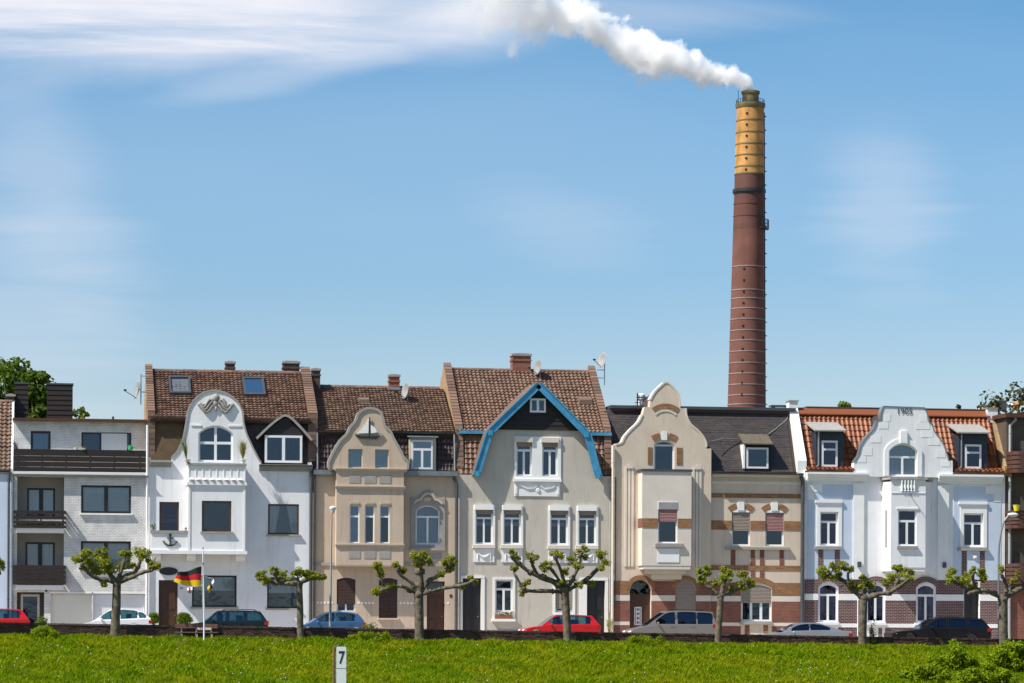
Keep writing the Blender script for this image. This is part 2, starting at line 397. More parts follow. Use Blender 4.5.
pm('concrete', (.42, .41, .39, 1), .85, .1, 2, .2)
pm('dark_room_shade', (.018, .021, .03, 1), .9, .3, 1, 0)  # shade of unlit rooms, put into a near-black colour
pm('blind_fabric', (.62, .63, .64, 1), .85, .05, 2, 0)
pm('blind_blue', (.43, .55, .63, 1), .8, .05, 2, 0)
pm('road_paving', (.33, .29, .25, 1), .9, .15, 3, .3)
pm('asphalt', (.05, .05, .052, 1), .9, .15, 3, .3)
pm('paving', (.50, .44, .38, 1), .9, .12, 2, .2)
pm('green_plastic', (.03, .36, .12, 1), .4, .05, 2, 0)
pm('yellow_plastic', (.75, .62, .02, 1), .4, .05, 2, 0)
pm('terracotta', (.3, .11, .06, 1), .8, .1, 4, 0)
pm('bench_wood', (.17, .09, .062, 1), .75, .2, 6, .3)
pm('bark', (.115, .092, .062, 1), .9, .65, 5, 1.0, 12)
pm('flag_black', (.012, .012, .012, 1), .7, .05, 2, 0, trans=.15)
pm('flag_red', (.62, .012, .025, 1), .7, .05, 2, 0, trans=.3)
pm('flag_gold', (.85, .55, .015, 1), .7, .05, 2, 0, trans=.3)
pm('crane_orange', (.75, .24, .03, 1), .5, .08, 2, 0)
pm('tyre', (.02, .02, .02, 1), .85, .1, 4, 0)
pm('rim', (.5, .5, .5, 1), .35, .1, 4, 0, metal=.8)
pm('red_lamp', (.35, .01, .01, 1), .25, .05, 3, 0)
pm('lamp_glass', (.75, .77, .78, 1), .15, .05, 3, 0)
pm('seat_fabric', (.03, .03, .033, 1), .9, .1, 3, 0)
def curtainm():
    N, L = nt('curtain'); finish(N, L, (.86, .86, .88, 1), .9, trans=.3)
curtainm()
glassm('glass', (.82, .88, .96, 1), .02)
glassm('glass_violet', (.62, .56, .76, 1), .02)
glassm('glass_light', (.92, .95, .97, 1), .03)
glassm('glass_roof', (.9, .92, .95, 1), .02, 1.5, (.95, .9, .85, 1))
glassm('car_glass', (.52, .68, .66, 1), .05)
glassm('dark_car_glass', (.12, .14, .15, 1), .06)
for n_, c_, me_ in (('paint_white', (.76, .77, .78, 1), 0), ('paint_red', (.5, .012, .016, 1), 0), ('paint_green', (.010, .024, .030, 1), 0), ('paint_blue', (.05, .13, .27, 1), .3),
               ('paint_taupe', (.27, .245, .225, 1), .4), ('paint_silver', (.40, .42, .45, 1), .6), ('paint_black', (.012, .012, .015, 1), 0)):
    pm(n_, c_, .3, .03, 2, 0, metal=me_, coat=(.12 if sum(c_[:3]) < .1 else .5), spec=(.1 if sum(c_[:3]) < .1 else .25))
leafm('plane_leaf', (.40, .42, .04, 1), (.22, .26, .025, 1), .45)
leafm('tree_leaf', (.12, .19, .018, 1), (.06, .11, .012, 1), .4)
leafm('hedge_leaf', (.15, .22, .012, 1), (.08, .14, .01, 1), .35)
leafm('light_leaf', (.21, .27, .04, 1), (.12, .19, .03, 1), .35)
leafm('olive_leaf', (.07, .085, .035, 1), (.12, .11, .03, 1), .3)
leafm('straw_leaf', (.42, .36, .11, 1), (.3, .3, .07, 1), .4)
leafm('bush_leaf', (.30, .40, .008, 1), (.15, .23, .006, 1), .4)
# ------------------------------------------------------------ house kit: pixel columns/rows of the photo are read once and turned into metres on the facade
GB = -.75                                    # walls go below the street
class House:
    def __init__(s, name, label, pa, pb, cat='house', rowc=520):
        s.pc = (pa+pb)/2; s.rc = rowc; s.pa, s.pb = pa, pb
        s.root = thing(name, label, cat, (P(s.pc, rowc).x, 0, 0)); s.hol = {}
    def X(s, px, y=0): return P(px, s.rc, y).x
    def Z(s, py, y=0): return P(s.pc, py, y).z
    def pts(s, l, y=0): return [(s.X(a, y), s.Z(b, y)) for a, b in l]
    def box(s, name, pa, pb, ya, yb, y0, y1, mat, parent=None, label=None, **kw):
        return MB().box(s.X(pa, y0), s.X(pb, y0), y0, y1, s.Z(yb, y0) if yb is not None else GB, s.Z(ya, y0)).build(name, mat, parent or s.root, label, **kw)
    def plate(s, name, outl, holes, y0, y1, mat, parent=None, label=None):
        return MB().plate(outl, holes, y0, y1).build(name, mat, parent or s.root, label)
    def wall(s, outl, key='main', y0=0, y1=.32, mat='white_render', name='wall', label=None):
        return s.plate(name, outl, s.hol.get(key, []), y0, y1, mat, None, label)
    def hole(s, pa, pb, ya, yb, y=0, arch=0, key='main'):
        x0, x1 = s.X(pa, y), s.X(pb, y); z0 = s.Z(yb, y) if yb is not None else GB+.15; z1 = s.Z(ya, y); rise = arch*.0535
        zs = z1-rise
        pl = [(x0, z0), (x1, z0)]+([(x1, z1), (x0, z1)] if arch <= 0 else [(a, b) for a, b in reversed(arc(x0, x1, zs, rise))])
        s.hol.setdefault(key, []).append(pl)
        return x0, x1, z0, z1, zs, rise, pl
    def win(s, pa, pb, ya, yb, style='2', y=0, arch=0, mat='white_paint', rec=.1, fw=.075, bw=.09, glass='glass', key='main', sill=None, curt=0, blind=0,
            blindmat='blind_fabric', shut=0, shutmat='beige_shutter', split=.68, label=None, name='window', room=True, parent=None, hole=True):
        x0, x1, z0, z1, zs, rise, pl = s.hole(pa, pb, ya, yb, y, arch, key if hole else '_')
        top = (lambda x: arcz(x, x0, x1, zs, rise)) if rise > 0 else (lambda x: z1)
        cols = {'1': [(0,1,0,1)], '2': [(0,.5,0,1),(.5,1,0,1)], '3': [(0,1/3,0,1),(1/3,2/3,0,1),(2/3,1,0,1)], 'T1': [(0,1,split,1),(0,1,0,split)],
                'T2': [(0,1,split,1),(0,.5,0,split),(.5,1,0,split)], '4': [(0,.5,split,1),(.5,1,split,1),(0,.5,0,split),(.5,1,0,split)], '21': [(0,.38,0,1),(.38,1,0,1)]}[style]
        holes = []
        for u0, u1, v0, v1 in cols:
            a = x0+(x1-x0)*u0+(fw if u0 == 0 else bw/2); b = x0+(x1-x0)*u1-(fw if u1 == 1 else bw/2)
            c = z0+(z1-z0)*v0+(fw if v0 == 0 else bw/2)
            if v1 < 1: d = z0+(z1-z0)*v1-bw/2; hp = [(a, c), (b, c), (b, d), (a, d)]
            elif rise <= 0: hp = [(a, c), (b, c), (b, z1-fw), (a, z1-fw)]
            else: hp = [(a, c), (b, c)]+[(b+(a-b)*i/6, top(b+(a-b)*i/6)-fw) for i in range(7)]
            holes.append(hp)
        par = parent or s.root
        fr = MB().plate(pl, holes, y+rec, y+rec+.07).build(name, mat, par, label)
        for hp in holes:
            MB().plate(hp, [], y+rec+.03, y+rec+.042).build('pane', glass, fr)
        yb_ = y+rec+.1
        if curt:
            q = MB(); n = 7; wd = (x1-x0)*(.38 if curt == 1 else .5)
            for sg, xs in ((1, x0+.03), (-1, x1-.03)):
                for i in range(n):
                    a, b = wd*i/n, wd*(i+1)/n; k = .55 if curt == 1 else 1
                    o = .03*(-1)**i
                    q.add([(xs+sg*a*k, yb_+o+.05, z0+.05), (xs+sg*b*k, yb_-o+.05, z0+.05), (xs+sg*b, yb_-o+.05, top(xs+sg*b)-.04), (xs+sg*a, yb_+o+.05, top(xs+sg*a)-.04)], [(0, 1, 2, 3)])
            q.build('curtain', 'curtain', fr)
        if not room:
            MB().box(x0+.01, x1-.01, y+rec+.05, y+rec+.056, z0+.01, z1-.01).build('blind' if blind > .5 else 'room_backing', blindmat if blind > .5 else 'dark_room_shade', fr); blind = 0  # without a blind, a sheet coloured like a shaded room
        if blind:
            bz = z1-(z1-z0)*abs(blind)
            q = MB(); n = max(2, int((x1-x0)/.12))
            for i in range(n):
                a, b = x0+.02+(x1-x0-.04)*i/n, x0+.02+(x1-x0-.04)*(i+1)/n; o = .012*(-1)**i
                q.add([(a, yb_+o, bz), (b, yb_-o, bz), (b, yb_-o, top(b)-.03), (a, yb_+o, top(a)-.03)], [(0, 1, 2, 3)])
            q.build('blind', blindmat, fr)
        if shut:
            q = MB(); bz = z1-(z1-z0)*shut; n = max(3, int((z1-bz)/.075)); h = (z1-bz)/n
            for i in range(n):
                zz = bz+h*i; lim = zz+h*.5
                a, b = x0+.02, x1-.02
                if rise > 0 and lim > zs:
                    hh = (x1-x0)/2; r = (hh*hh+rise*rise)/(2*rise); dd = math.sqrt(max(r*r-(lim-(zs+rise-r))**2, .01)); a, b = max(a, (x0+x1)/2-dd+.01), min(b, (x0+x1)/2+dd-.01)
                q.prismx([(y+rec-.06, zz+.004), (y+rec-.075, zz+h*.5), (y+rec-.06, zz+h-.004), (y+rec-.03, zz+h-.004), (y+rec-.03, zz+.004)], a, b)
            q.build('roller_shutter', shutmat, fr, kind='stuff')
        if room:
            MB().box(x0-.1, x1+.1, y+rec+.26, y+rec+.3, z0-.1, z1+.05).build('room_backing', 'dark_room_shade', fr)  # near-black sheet close behind the pane stands in for room shade
        if sill:
            MB().box(x0-.08, x1+.08, y-.12, y+rec+.02, z0-.09, z0).build('sill', sill, fr)
        return fr
    def door(s, pa, pb, ya, mat='door_wood', y=0, arch=0, rec=.22, key='main', label=None, transom=0, panels=True, glass='glass'):
        x0, x1, z0, z1, zs, rise, pl = s.hole(pa, pb, ya, None, y, arch, key)
        zt = z1-(z1-max(z0, -.2))*transom if transom else z1
        hol = []
        if transom:
            a, b = x0+.08, x1-.08
            hol = [[(a, zt+.06), (b, zt+.06)]+([(b, z1-.08), (a, z1-.08)] if rise <= 0 else [(b+(a-b)*i/6, arcz(b+(a-b)*i/6, x0, x1, zs, rise)-.08) for i in range(7)])]
        d = MB().plate(pl, hol, y+rec, y+rec+.06).build('door', mat, s.root, label)
        if transom:
            MB().plate(hol[0], [], y+rec+.02, y+rec+.03).build('pane', glass, d)
            MB().box(x0, x1, y+rec+.3, y+rec+.34, zt, z1).build('room_backing', 'dark_room_shade', d)  # dark sheet paints the hall's shade behind the transom
        if panels:
            wd = x1-x0; hgt = zt-.1
            for u0, u1 in ((.1, .46), (.54, .9)):
                for v0, v1 in ((.08, .38), (.44, .93)):
                    q = MB(); xa, xb, za, zb = x0+wd*u0, x0+wd*u1, .1+hgt*v0, .1+hgt*v1
                    q.box(xa, xb, y+rec-.02, y+rec, za, zb).box(xa+.05, xb-.05, y+rec-.035, y+rec-.02, za+.05, zb-.05)
                    q.build('door_panel', mat, d)
            q = MB(); q.lathe([(.03, -.05), (.03, 0)], (x0+wd*.85, y+rec-.01, 1.05), 10, 'y'); q.build('handle', 'steel', d)
        return d
    def shell(s, pa, pb, py_top, mat, depth=10.5, y0=.3):     # party walls and back wall of the house box
        x0, x1 = s.X(pa)+.01, s.X(pb)-.01; z = s.Z(py_top)
        q = MB(); q.box(x0, x0+.2, y0+.025, depth, GB, z).box(x1-.2, x1, y0+.025, depth, GB, z); q.box(x0+.2, x1-.2, depth-.2, depth-.002, GB, z)
        q.build('side_wall', mat, s.root)
        for zz in (2.9, 5.9):
            if zz < z-.8: MB().box(x0+.21, x1-.21, y0+.04, depth-.21, zz, zz+.2).build('floor_slab', 'concrete', s.root)
    def pipe(s, px, ya, yb, y=-.12, r=.055, mat='dark_zinc', name='downpipe', off=0):
        x = s.X(px, y); za = s.Z(ya, y); zb = s.Z(yb, y) if yb else GB
        pth = [(x+off, y+.0, za)]+([(x+off, y, za-.15), (x, y, za-.45)] if off else [])+[(x, y, zb)]
        p = MB().tube(pth, r, 10).build(name, mat, s.root, smooth=True)
        q = MB(); z = za-.9
        while z > max(zb, 0)+.3: q.lathe([(r+.012, 0), (r+.012, .05)], (x, y, z), 10); z -= 1.9
        q.build('bracket', mat, p)
        return p
    def band(s, name, pa, pb, ya, yb, mat, out=.05, y=0, inn=0.0, parent=None, label=None): return s.box(name, pa, pb, ya, yb, y-out, y+inn-.004, mat, parent, label)
    def cornice(s, pa, pb, ya, yb, mat, out=.25, y=0, name='cornice', steps=3):
        x0, x1 = s.X(pa, y), s.X(pb, y); za, zb = s.Z(ya, y), s.Z(yb, y); h = za-zb
        pr = [(y-.003, zb)]
        for i in range(steps):
            o = out*(i+1)/steps; pr += [(y-o, zb+h*i/steps+.01*(i > 0)), (y-o, zb+h*(i+1)/steps)]
        pr += [(y+.1, za), (y+.1, za-.02), (y-.003, za-.02)]
        return MB().prismx(pr, x0, x1).build(name, mat, s.root)
    def gutter(s, pa, pb, py, y=-.1, r=.075, mat='dark_zinc'):
        x0, x1, z = s.X(pa, y), s.X(pb, y), s.Z(py, y)
        pr = [(y+r*math.cos(t), z+r*math.sin(t)) for t in [math.pi+math.pi*i/8 for i in range(9)]]
        pr += [(y+(r-.012)*math.cos(t), z+(r-.012)*math.sin(t)) for t in [2*math.pi-math.pi*i/8 for i in range(9)]]
        return MB().prismx(pr, x0, x1).build('gutter', mat, s.root, smooth=True)
def tiles(H, pa, pb, A, B, mat, tw=.21, th=.26, flat=False, lift=.08, seed=0, parent=None, skip=None, ya_ref=None, name='roof_tile', wv=1.0):
    # real tiles, laid in rows from the lower edge A to the upper edge B (y, z); one part, too small to pick apart
    x0, x1 = H.X(pa), H.X(pb)
    dy, dz = B[0]-A[0], B[1]-A[1]; ln = math.hypot(dy, dz); uy, uz = dy/ln, dz/ln; ny, nz = -uz, uy
    rows = max(1, round(ln/th)); th = ln/rows; n = max(1, round((x1-x0)/tw)); tw = (x1-x0)/n
    rr = random.Random(seed); V, F = [], []
    prof = [(0, 0.012*wv), (.3, .0), (.62, .075*wv), (1.0, .02*wv)] if not flat else [(0.02, 0), (.98, 0)]
    k = len(prof)
    for i in range(rows):
        off = (tw*.5 if flat and i % 2 else 0)
        for j in range(n):
            xa = x0+j*tw+off
            if xa+tw > x1+.01: xx1 = x1
            else: xx1 = xa+tw
            c = (xa+tw/2, A[1]+dz*(i+.5)/rows)
            if skip and skip(*c): continue
            a = th*i-.02+rr.uniform(-.010, .010); b = th*(i+1)+.03; l = lift*rr.uniform(.85, 1.2); t = rr.uniform(-.006, .006)
            base = len(V); sag = .035*noise.noise(Vector((xa*.55, i*.35, seed)))+.012*noise.noise(Vector((xa*2.1, i*1.7, seed+5)))
            for ph, s_ in ((0, a), (1, a), (2, b)):
                for u, h in prof:
                    x = min(xa+tw*u, x1); hh = -.01 if ph == 0 else (l+h+t*(u-.5) if ph == 1 else h*.9+.008)
                    V.append((x, A[0]+uy*s_+ny*hh, A[1]+uz*s_+nz*hh+sag))
            for q in range(k-1):
                F.append((base+q, base+q+1, base+k+q+1, base+k+q)); F.append((base+k+q, base+k+q+1, base+2*k+q+1, base+2*k+q))
    m = MB(); m.v, m.f, m.m = V, F, [0]*len(F)
    return m.build(name, mat, parent or H.root, kind='stuff')
def ridge(H, pa, pb, yr, zr, mat, r=.12, ln=.38, parent=None):
    x0, x1 = H.X(pa), H.X(pb); n = max(1, round((x1-x0)/ln)); d = (x1-x0)/n; q = MB()
    for i in range(n):
        a = x0+i*d; pr = [(math.cos(t), math.sin(t)) for t in [math.pi*k/6 for k in range(7)]]
        vs = [(a, yr+c*r*1.08, zr-.04+s_*r*1.08) for c, s_ in pr]+[(a+d*1.03, yr+c*r*.95, zr-.04+s_*r*.95) for c, s_ in pr]
        q.add(vs, [(k, k+1, 8+k, 7+k) for k in range(6)]+[tuple(range(7))])
    q.build('ridge_tile', mat, parent or H.root, kind='stuff')
def raked_wall(H, pa, A, B, width, mat, tilemat, rise=.28, C=None, base=None, name='party_wall', tiles_=True):   # parapet that follows the slope A-B(-C)
    x = H.X(pa)
    pl = [A, B]+([C] if C else []); q = MB()
    pr = [(y, z+rise) for y, z in pl]; b = pl[-1]
    pr += [(b[0]+.35, b[1]+rise), (b[0]+.35+2.5, b[1]+rise-1.6), (b[0]+2.85, b[1]-3), (A[0], A[1]-.5)]
    w_ = q.prismx(pr, x, x+width).build(name, mat, H.root)
    if not tiles_: return w_
    q = MB()
    for i in range(len(pl)-1):
        (y0, z0), (y1, z1) = pl[i], pl[i+1]; ln = math.hypot(y1-y0, z1-z0); n = max(1, round(ln/.3))
        for k in range(n):
            a, b = k/n, (k+1)/n+.02; f = lambda t, h: (y0+(y1-y0)*t, z0+(z1-z0)*t+rise+h)
            p0, p1 = f(a, 0), f(b, 0); xa, xb, xm = x-.05, x+width+.05, x+width/2
            q.hexa([(xa, p0[0], p0[1]-.05), (xb, p0[0], p0[1]-.05), (xb, p1[0], p1[1]-.05), (xa, p1[0], p1[1]-.05),
                    (xa+.01, p0[0]-.02, p0[1]+.09), (xb-.01, p0[0]-.02, p0[1]+.09), (xb-.01, p1[0], p1[1]+.04), (xa+.01, p1[0], p1[1]+.04)])
    q.build('coping_tile', tilemat, w_, kind='stuff')
    return w_
def stack(H, pa, pb, ya, yb, y, mat='chimney_brick', depth=.6, cap='stone_grey', pots=0, name='chimney_stack', label=None, parent=None):
    x0, x1, z0, z1 = H.X(pa, y), H.X(pb, y), H.Z(yb, y), H.Z(ya, y)
    q = MB().box(x0, x1, y, y+depth, z0-.8, z1-.14)
    c = q.build(name, mat, parent or H.root, label)
    MB().box(x0-.05, x1+.05, y-.05, y+depth+.05, z1-.14, z1-.02).box(x0+.1, x1-.1, y+.1, y+depth-.1, z1-.02, z1+.02).build('cap', cap, c)
    MB().box(x0-.04, x1+.04, y-.04, y+depth+.04, z1-.42, z1-.34).build('brick_course', mat, c)
    return c
def skylight(H, pa, pb, ya, yb, A, B, label=None):
    p = [PP(pa, yb, A, B), PP(pb, yb, A, B), PP(pb, ya, A, B), PP(pa, ya, A, B)]
    xm0, xm1 = (p[0].x+p[3].x)/2, (p[1].x+p[2].x)/2
    for q_, xx in zip(p, (xm0, xm1, xm1, xm0)): q_.x = xx
    n = (p[1]-p[0]).cross(p[3]-p[0]).normalized()
    n = n if n.z > 0 else -n
    c = sum(p, Vector())/4; ins = [c+(a-c)*.82 for a in p]
    q = MB(); vs = []
    for a, b in zip(p, ins): vs += [a-n*.05, a+n*.24, b+n*.24, b+n*.12]
    q.add(vs, [(4*i+k, 4*((i+1) % 4)+k, 4*((i+1) % 4)+k+1, 4*i+k+1) for i in range(4) for k in range(3)])
    f = q.build('skylight', 'dark_zinc', H.root, label)
    MB().add([b+n*.2 for b in ins]+[b+n*.185 for b in ins], [(0, 1, 2, 3), (7, 6, 5, 4)]).build('pane', 'glass_roof', f)
    MB().add([b+n*.14 for b in ins], [(0, 1, 2, 3)]).build('room_backing', 'dish_grey' if pa < 200 else 'dark_zinc', f)
    a, b = p[0], p[1]
    MB().add([a+n*.03, b+n*.03, b+n*.03-(p[3]-p[0]).normalized()*.12, a+n*.03-(p[3]-p[0]).normalized()*.12], [(0, 1, 2, 3)]).build('flashing', 'steel', f)
    return f
def roofbase(H, pa, pb, pl, mat='roof_underlay', back=10.5, drop=.05):
    x0, x1 = H.X(pa), H.X(pb); top = [(y, z-drop) for y, z in pl]; b = pl[-1]; e = pl[0]
    pr = top+[(back, max(e[1], b[1]-(back-b[0])*.6)), (back-.1, max(e[1], b[1]-(back-b[0])*.6)-.12)]+[(y+.06, z-drop-.16) for y, z in reversed(pl)]
    return MB().prismx(pr, x0, x1).build('roof', mat, H.root)
def garland(H, name, pa, pb, ya, yb, mat, y, parent=None):
    x0, x1, za, zb = H.X(pa, y), H.X(pb, y), H.Z(ya, y), H.Z(yb, y); q = MB(); w_ = x1-x0
    pth = [(x0+w_*(.18+.64*i/10), y-.02, za-(za-zb)*(.25+.4*math.sin(math.pi*i/10))) for i in range(11)]
    q.tube(pth, [.03+.03*math.sin(math.pi*i/10) for i in range(11)], 6)
    for u in (.18, .82): q.tube([(x0+w_*u, y-.02, za-.05), (x0+w_*u, y-.02, zb+.06)], [.04, .02], 6)
    return q.build(name, mat, parent or H.root, smooth=True)
# ------------------------------------------------------------ white brick apartment house with board balconies
def apartment():
    H = House('apartment_house', 'white brick apartment house with dark board balconies, two garage doors and a flat roof', 13, 148)
    r = H.root
    # loggias and entry cut from the front wall
    lg = [H.hole(17, 64, 477, 529), H.hole(17, 64, 533.5, 586), H.hole(17, 44.5, 592.5, None)]
    H.win(81, 131, 485, 513, '2', mat='black_frame', fw=.11, bw=.2, blind=.3, curt=2, glass='glass_light', sill='white_trim')
    H.win(81, 131, 541, 569, '2', mat='black_frame', fw=.11, bw=.2, sill='white_trim', curt=2, glass='glass_light')
    for a, b, mt, lb in ((51, 92, 'garage_cream', 'ribbed cream garage door'), (93.5, 145, 'garage_white', 'bluish white garage door')):
        x0, x1, z0, z1, *_ = H.hole(a, b, 593.5, None)
        g = MB().box(x0, x1, .2, .26, z0, z1).build('garage_door', mt, r, lb)
        n = 24; q = MB()
        for i in range(n):
            xa = x0+(x1-x0)*i/n
            q.box(xa+.012, xa+(x1-x0)/n-.012, .175, .2, z0+.05, z1-.06)
        q.build('panel_rib', mt, g, kind='stuff')
        H.box('garage_frame', a-1.2, b+1.2, 592, 593.4, -.03, .1, 'white_trim')
    H.wall([(H.X(13), GB), (H.X(148), GB), (H.X(148), H.Z(474.5)), (H.X(13), H.Z(474.5))], mat='white_brick')
    for i, (t, b_, wl, wr, wt) in enumerate(((477, 529, 27, 55, 488.5), (533.5, 586, 25.5, 55, 542.5))):
        x0, x1, z0, z1, *_ = lg[i]; D = 1.3
        key = 'log%d' % i
        f = H.win(wl, wr, wt, b_+1, '2', y=D, mat='black_frame', fw=.1, bw=.22, key=key, name='balcony_door', blind=(.55 if i == 0 else 0), curt=2, glass='glass_light')
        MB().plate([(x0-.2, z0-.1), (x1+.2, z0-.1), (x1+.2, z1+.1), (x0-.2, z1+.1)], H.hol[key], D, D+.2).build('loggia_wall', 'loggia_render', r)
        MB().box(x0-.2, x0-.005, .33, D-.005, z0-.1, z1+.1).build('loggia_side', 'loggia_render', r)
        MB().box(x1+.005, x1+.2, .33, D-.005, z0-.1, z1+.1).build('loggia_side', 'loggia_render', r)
        MB().box(x0+.01, x1-.01, .02, D-.01, z1+.02, z1+.12).build('loggia_ceiling', 'white_trim', r)
        H.box('balcony_slab', 16, 64, b_-.7, b_+4, -.34, D-.02, 'white_trim')
    # balcony fronts, board by board
    def boards(pa, pb, rows, y, posts):
        b = thing('balcony_railing', '', '', (H.X((pa+pb)/2, y), y, H.Z(rows[-1][1], y))); b.parent = r; b.location = WO[b.name]-WO[r.name]
        for k in ('label', 'category'): 
            if k in b: del b[k]
        for i, (ya, yb) in enumerate(rows):
            o = R.uniform(-.008, .008)
            H.box('board', pa, pb, ya, yb, y+o, y+o+.035, 'brown_board', b)
            if pb < 100: MB().box(H.X(pb, y)-.03, H.X(pb, y)+.005, y+.04, -.01, H.Z(yb, y), H.Z(ya, y)).build('board', 'brown_board', b)
        for px in posts: H.box('post', px-.8, px+.8, rows[0][0]+.5, rows[-1][1], y+.045, y+.1, 'iron_black', b)
        return b
    boards(13.6, 66, [(511, 514.4), (516.4, 519.6), (521.3, 524.2), (525.4, 528.4)], -.42, (17, 41, 63))
    boards(13.2, 66, [(565.5, 569.9), (570.1, 574.8), (575, 579.8), (580, 584.8)], -.42, (17, 41, 63))
    boards(13.4, 147.4, [(449.6, 456.2), (456.4, 461.8), (462, 467.2), (467.4, 471.8)], -.1, (18, 42, 66, 90, 114, 140))
    H.box('terrace_slab', 13, 148, 472, 474.4, -.12, 2, 'white_trim')
    H.gutter(11.5, 148, 475, -.2, .1, 'zinc')
    # set-back attic with flat roof
    Y = 1.7
    H.win(30.3, 50.3, 431.5, 455, '1', y=Y, mat='black_frame', fw=.12, key='attic', blind=.85, blindmat='blind_blue')
    w2 = H.win(81, 131, 432, 455, '21', y=Y, mat='black_frame', fw=.1, key='attic')
    xa = P(101.5, 440, Y).x
    MB().box(xa, P(127, 440, Y).x, Y+.05, Y+.08, H.Z(455, Y), H.Z(433, Y)).build('sliding_panel', 'blind_fabric', w2)
    z0, z1 = H.Z(473, Y), H.Z(421, Y)
    H.wall([(H.X(13.5, Y), z0), (H.X(147.5, Y), z0), (H.X(147.5, Y), z1), (H.X(13.5, Y), z1)], 'attic', Y, Y+.3, 'white_brick')
    q = MB().box(H.X(12.2, Y-.4), H.X(148.2, Y-.4), Y-.4, 10, H.Z(421.2, Y-.4), H.Z(418.6, Y-.4)); q.build('flat_roof', 'brown_frame', r)
    for a, b in ((14.5, 27.5), (46.5, 72)):
        y = 4; x0, x1, zb, zt = H.X(a, y), H.X(b, y), H.Z(420, y), H.Z(383.5, y)
        c = MB().box(x0, x1, y, y+.9, zb-.2, zt-.08).build('chimney_stack', 'black_cladding', r, 'clad chimney stack of dark boards')
        MB().box(x0-.05, x1+.05, y-.05, y+.95, zt-.08, zt).build('cap', 'dark_zinc', c)
        n = 7; h = (zt-.1-zb)/n
        for i in range(n): MB().hexa([(x0-.01, y-.04, zb+h*i), (x1+.01, y-.04, zb+h*i), (x1+.01, y, zb+h*i), (x0-.01, y, zb+h*i), (x0-.01, y-.012, zb+h*(i+1)-.01), (x1+.01, y-.012, zb+h*(i+1)-.01), (x1+.01, y, zb+h*(i+1)-.01), (x0-.01, y, zb+h*(i+1)-.01)]).build('board', 'brown_board', c)
    MB().tube([(P(113, 418, 3).x, 3, H.Z(418.5, 3)-.1), (P(113, 418, 3).x, 3, H.Z(416, 3))], .06, 8).build('vent_pipe', 'dark_zinc', r)
    # entrance recess
    x0, x1, zz, z1, *_ = lg[2]
    H.win(21, 40, 594.5, None, '1', y=1.0, mat='white_paint', fw=.12, key='entry', name='front_door')
    MB().plate([(x0-.2, GB), (x1+.2, GB), (x1+.2, z1+.2), (x0-.2, z1+.2)], H.hol['entry'], 1.0, 1.2).build('entry_wall', 'brown_brick', r)
    MB().box(x0-.2, x0-.005, .33, .995, GB, z1+.2).build('entry_side', 'brown_brick', r)
    MB().box(x1+.005, x1+.2, .33, .995, GB, z1+.2).build('entry_side', 'brown_brick', r)
    MB().box(x0+.01, x1-.01, .02, .99, z1+.02, z1+.12).build('entry_ceiling', 'white_trim', r)
    H.shell(13, 148, 474.5, 'white_brick')
    H.pipe(12.4, 476, None, -.1, .05, 'zinc'); H.pipe(147, 424, None, -.12, .06, 'white_paint')
    MB().lathe([(.05, 0), (.06, .1), (.02, .14)], (H.X(46.5), -.08, H.Z(592)), 8).build('wall_lamp', 'iron_black', r)
apartment()
# ------------------------------------------------------------ slim view of the house beyond the left edge
def left_sliver():
    H = House('tiled_house', 'pale blue house with brown tiled roof at the left edge, beside the apartment house', -90, 12)
    r = H.root
    for a, b in ((-70, -50), (-30, -12)):
        H.win(a, b, 500, 535, 'T2', sill='white_trim'); H.win(a, b, 560, 600, 'T2', sill='white_trim')
    H.wall([(H.X(-90), GB), (H.X(12), GB), (H.X(12), H.Z(472)), (H.X(-90), H.Z(472))], mat='pale_blue_render')
    A, B = (.15, H.Z(470, .15)), (3.8, H.Z(401.5, 3.8))
    roofbase(H, -90, 12, [A, B]); tiles(H, -90, 10.5, A, B, 'grey_brown_tile', .24, .3, seed=2)
    ridge(H, -90, 11, B[0], B[1]+.05, 'grey_brown_tile')
    H.gutter(-90, 12, 471.5, -.05, .09, 'zinc')
    stack(H, 6, 14, 393, 402, 3.8, 'dark_chimney_brick')
    H.shell(-90, 12, 472, 'pale_blue_render'); H.pipe(8.6, 472, None, -.12, .06, 'dark_zinc')
    raked_wall(H, 10.3, A, B, .12, 'white_trim', 'grey_brown_tile', .1, tiles_=False, name='verge')
left_sliver()
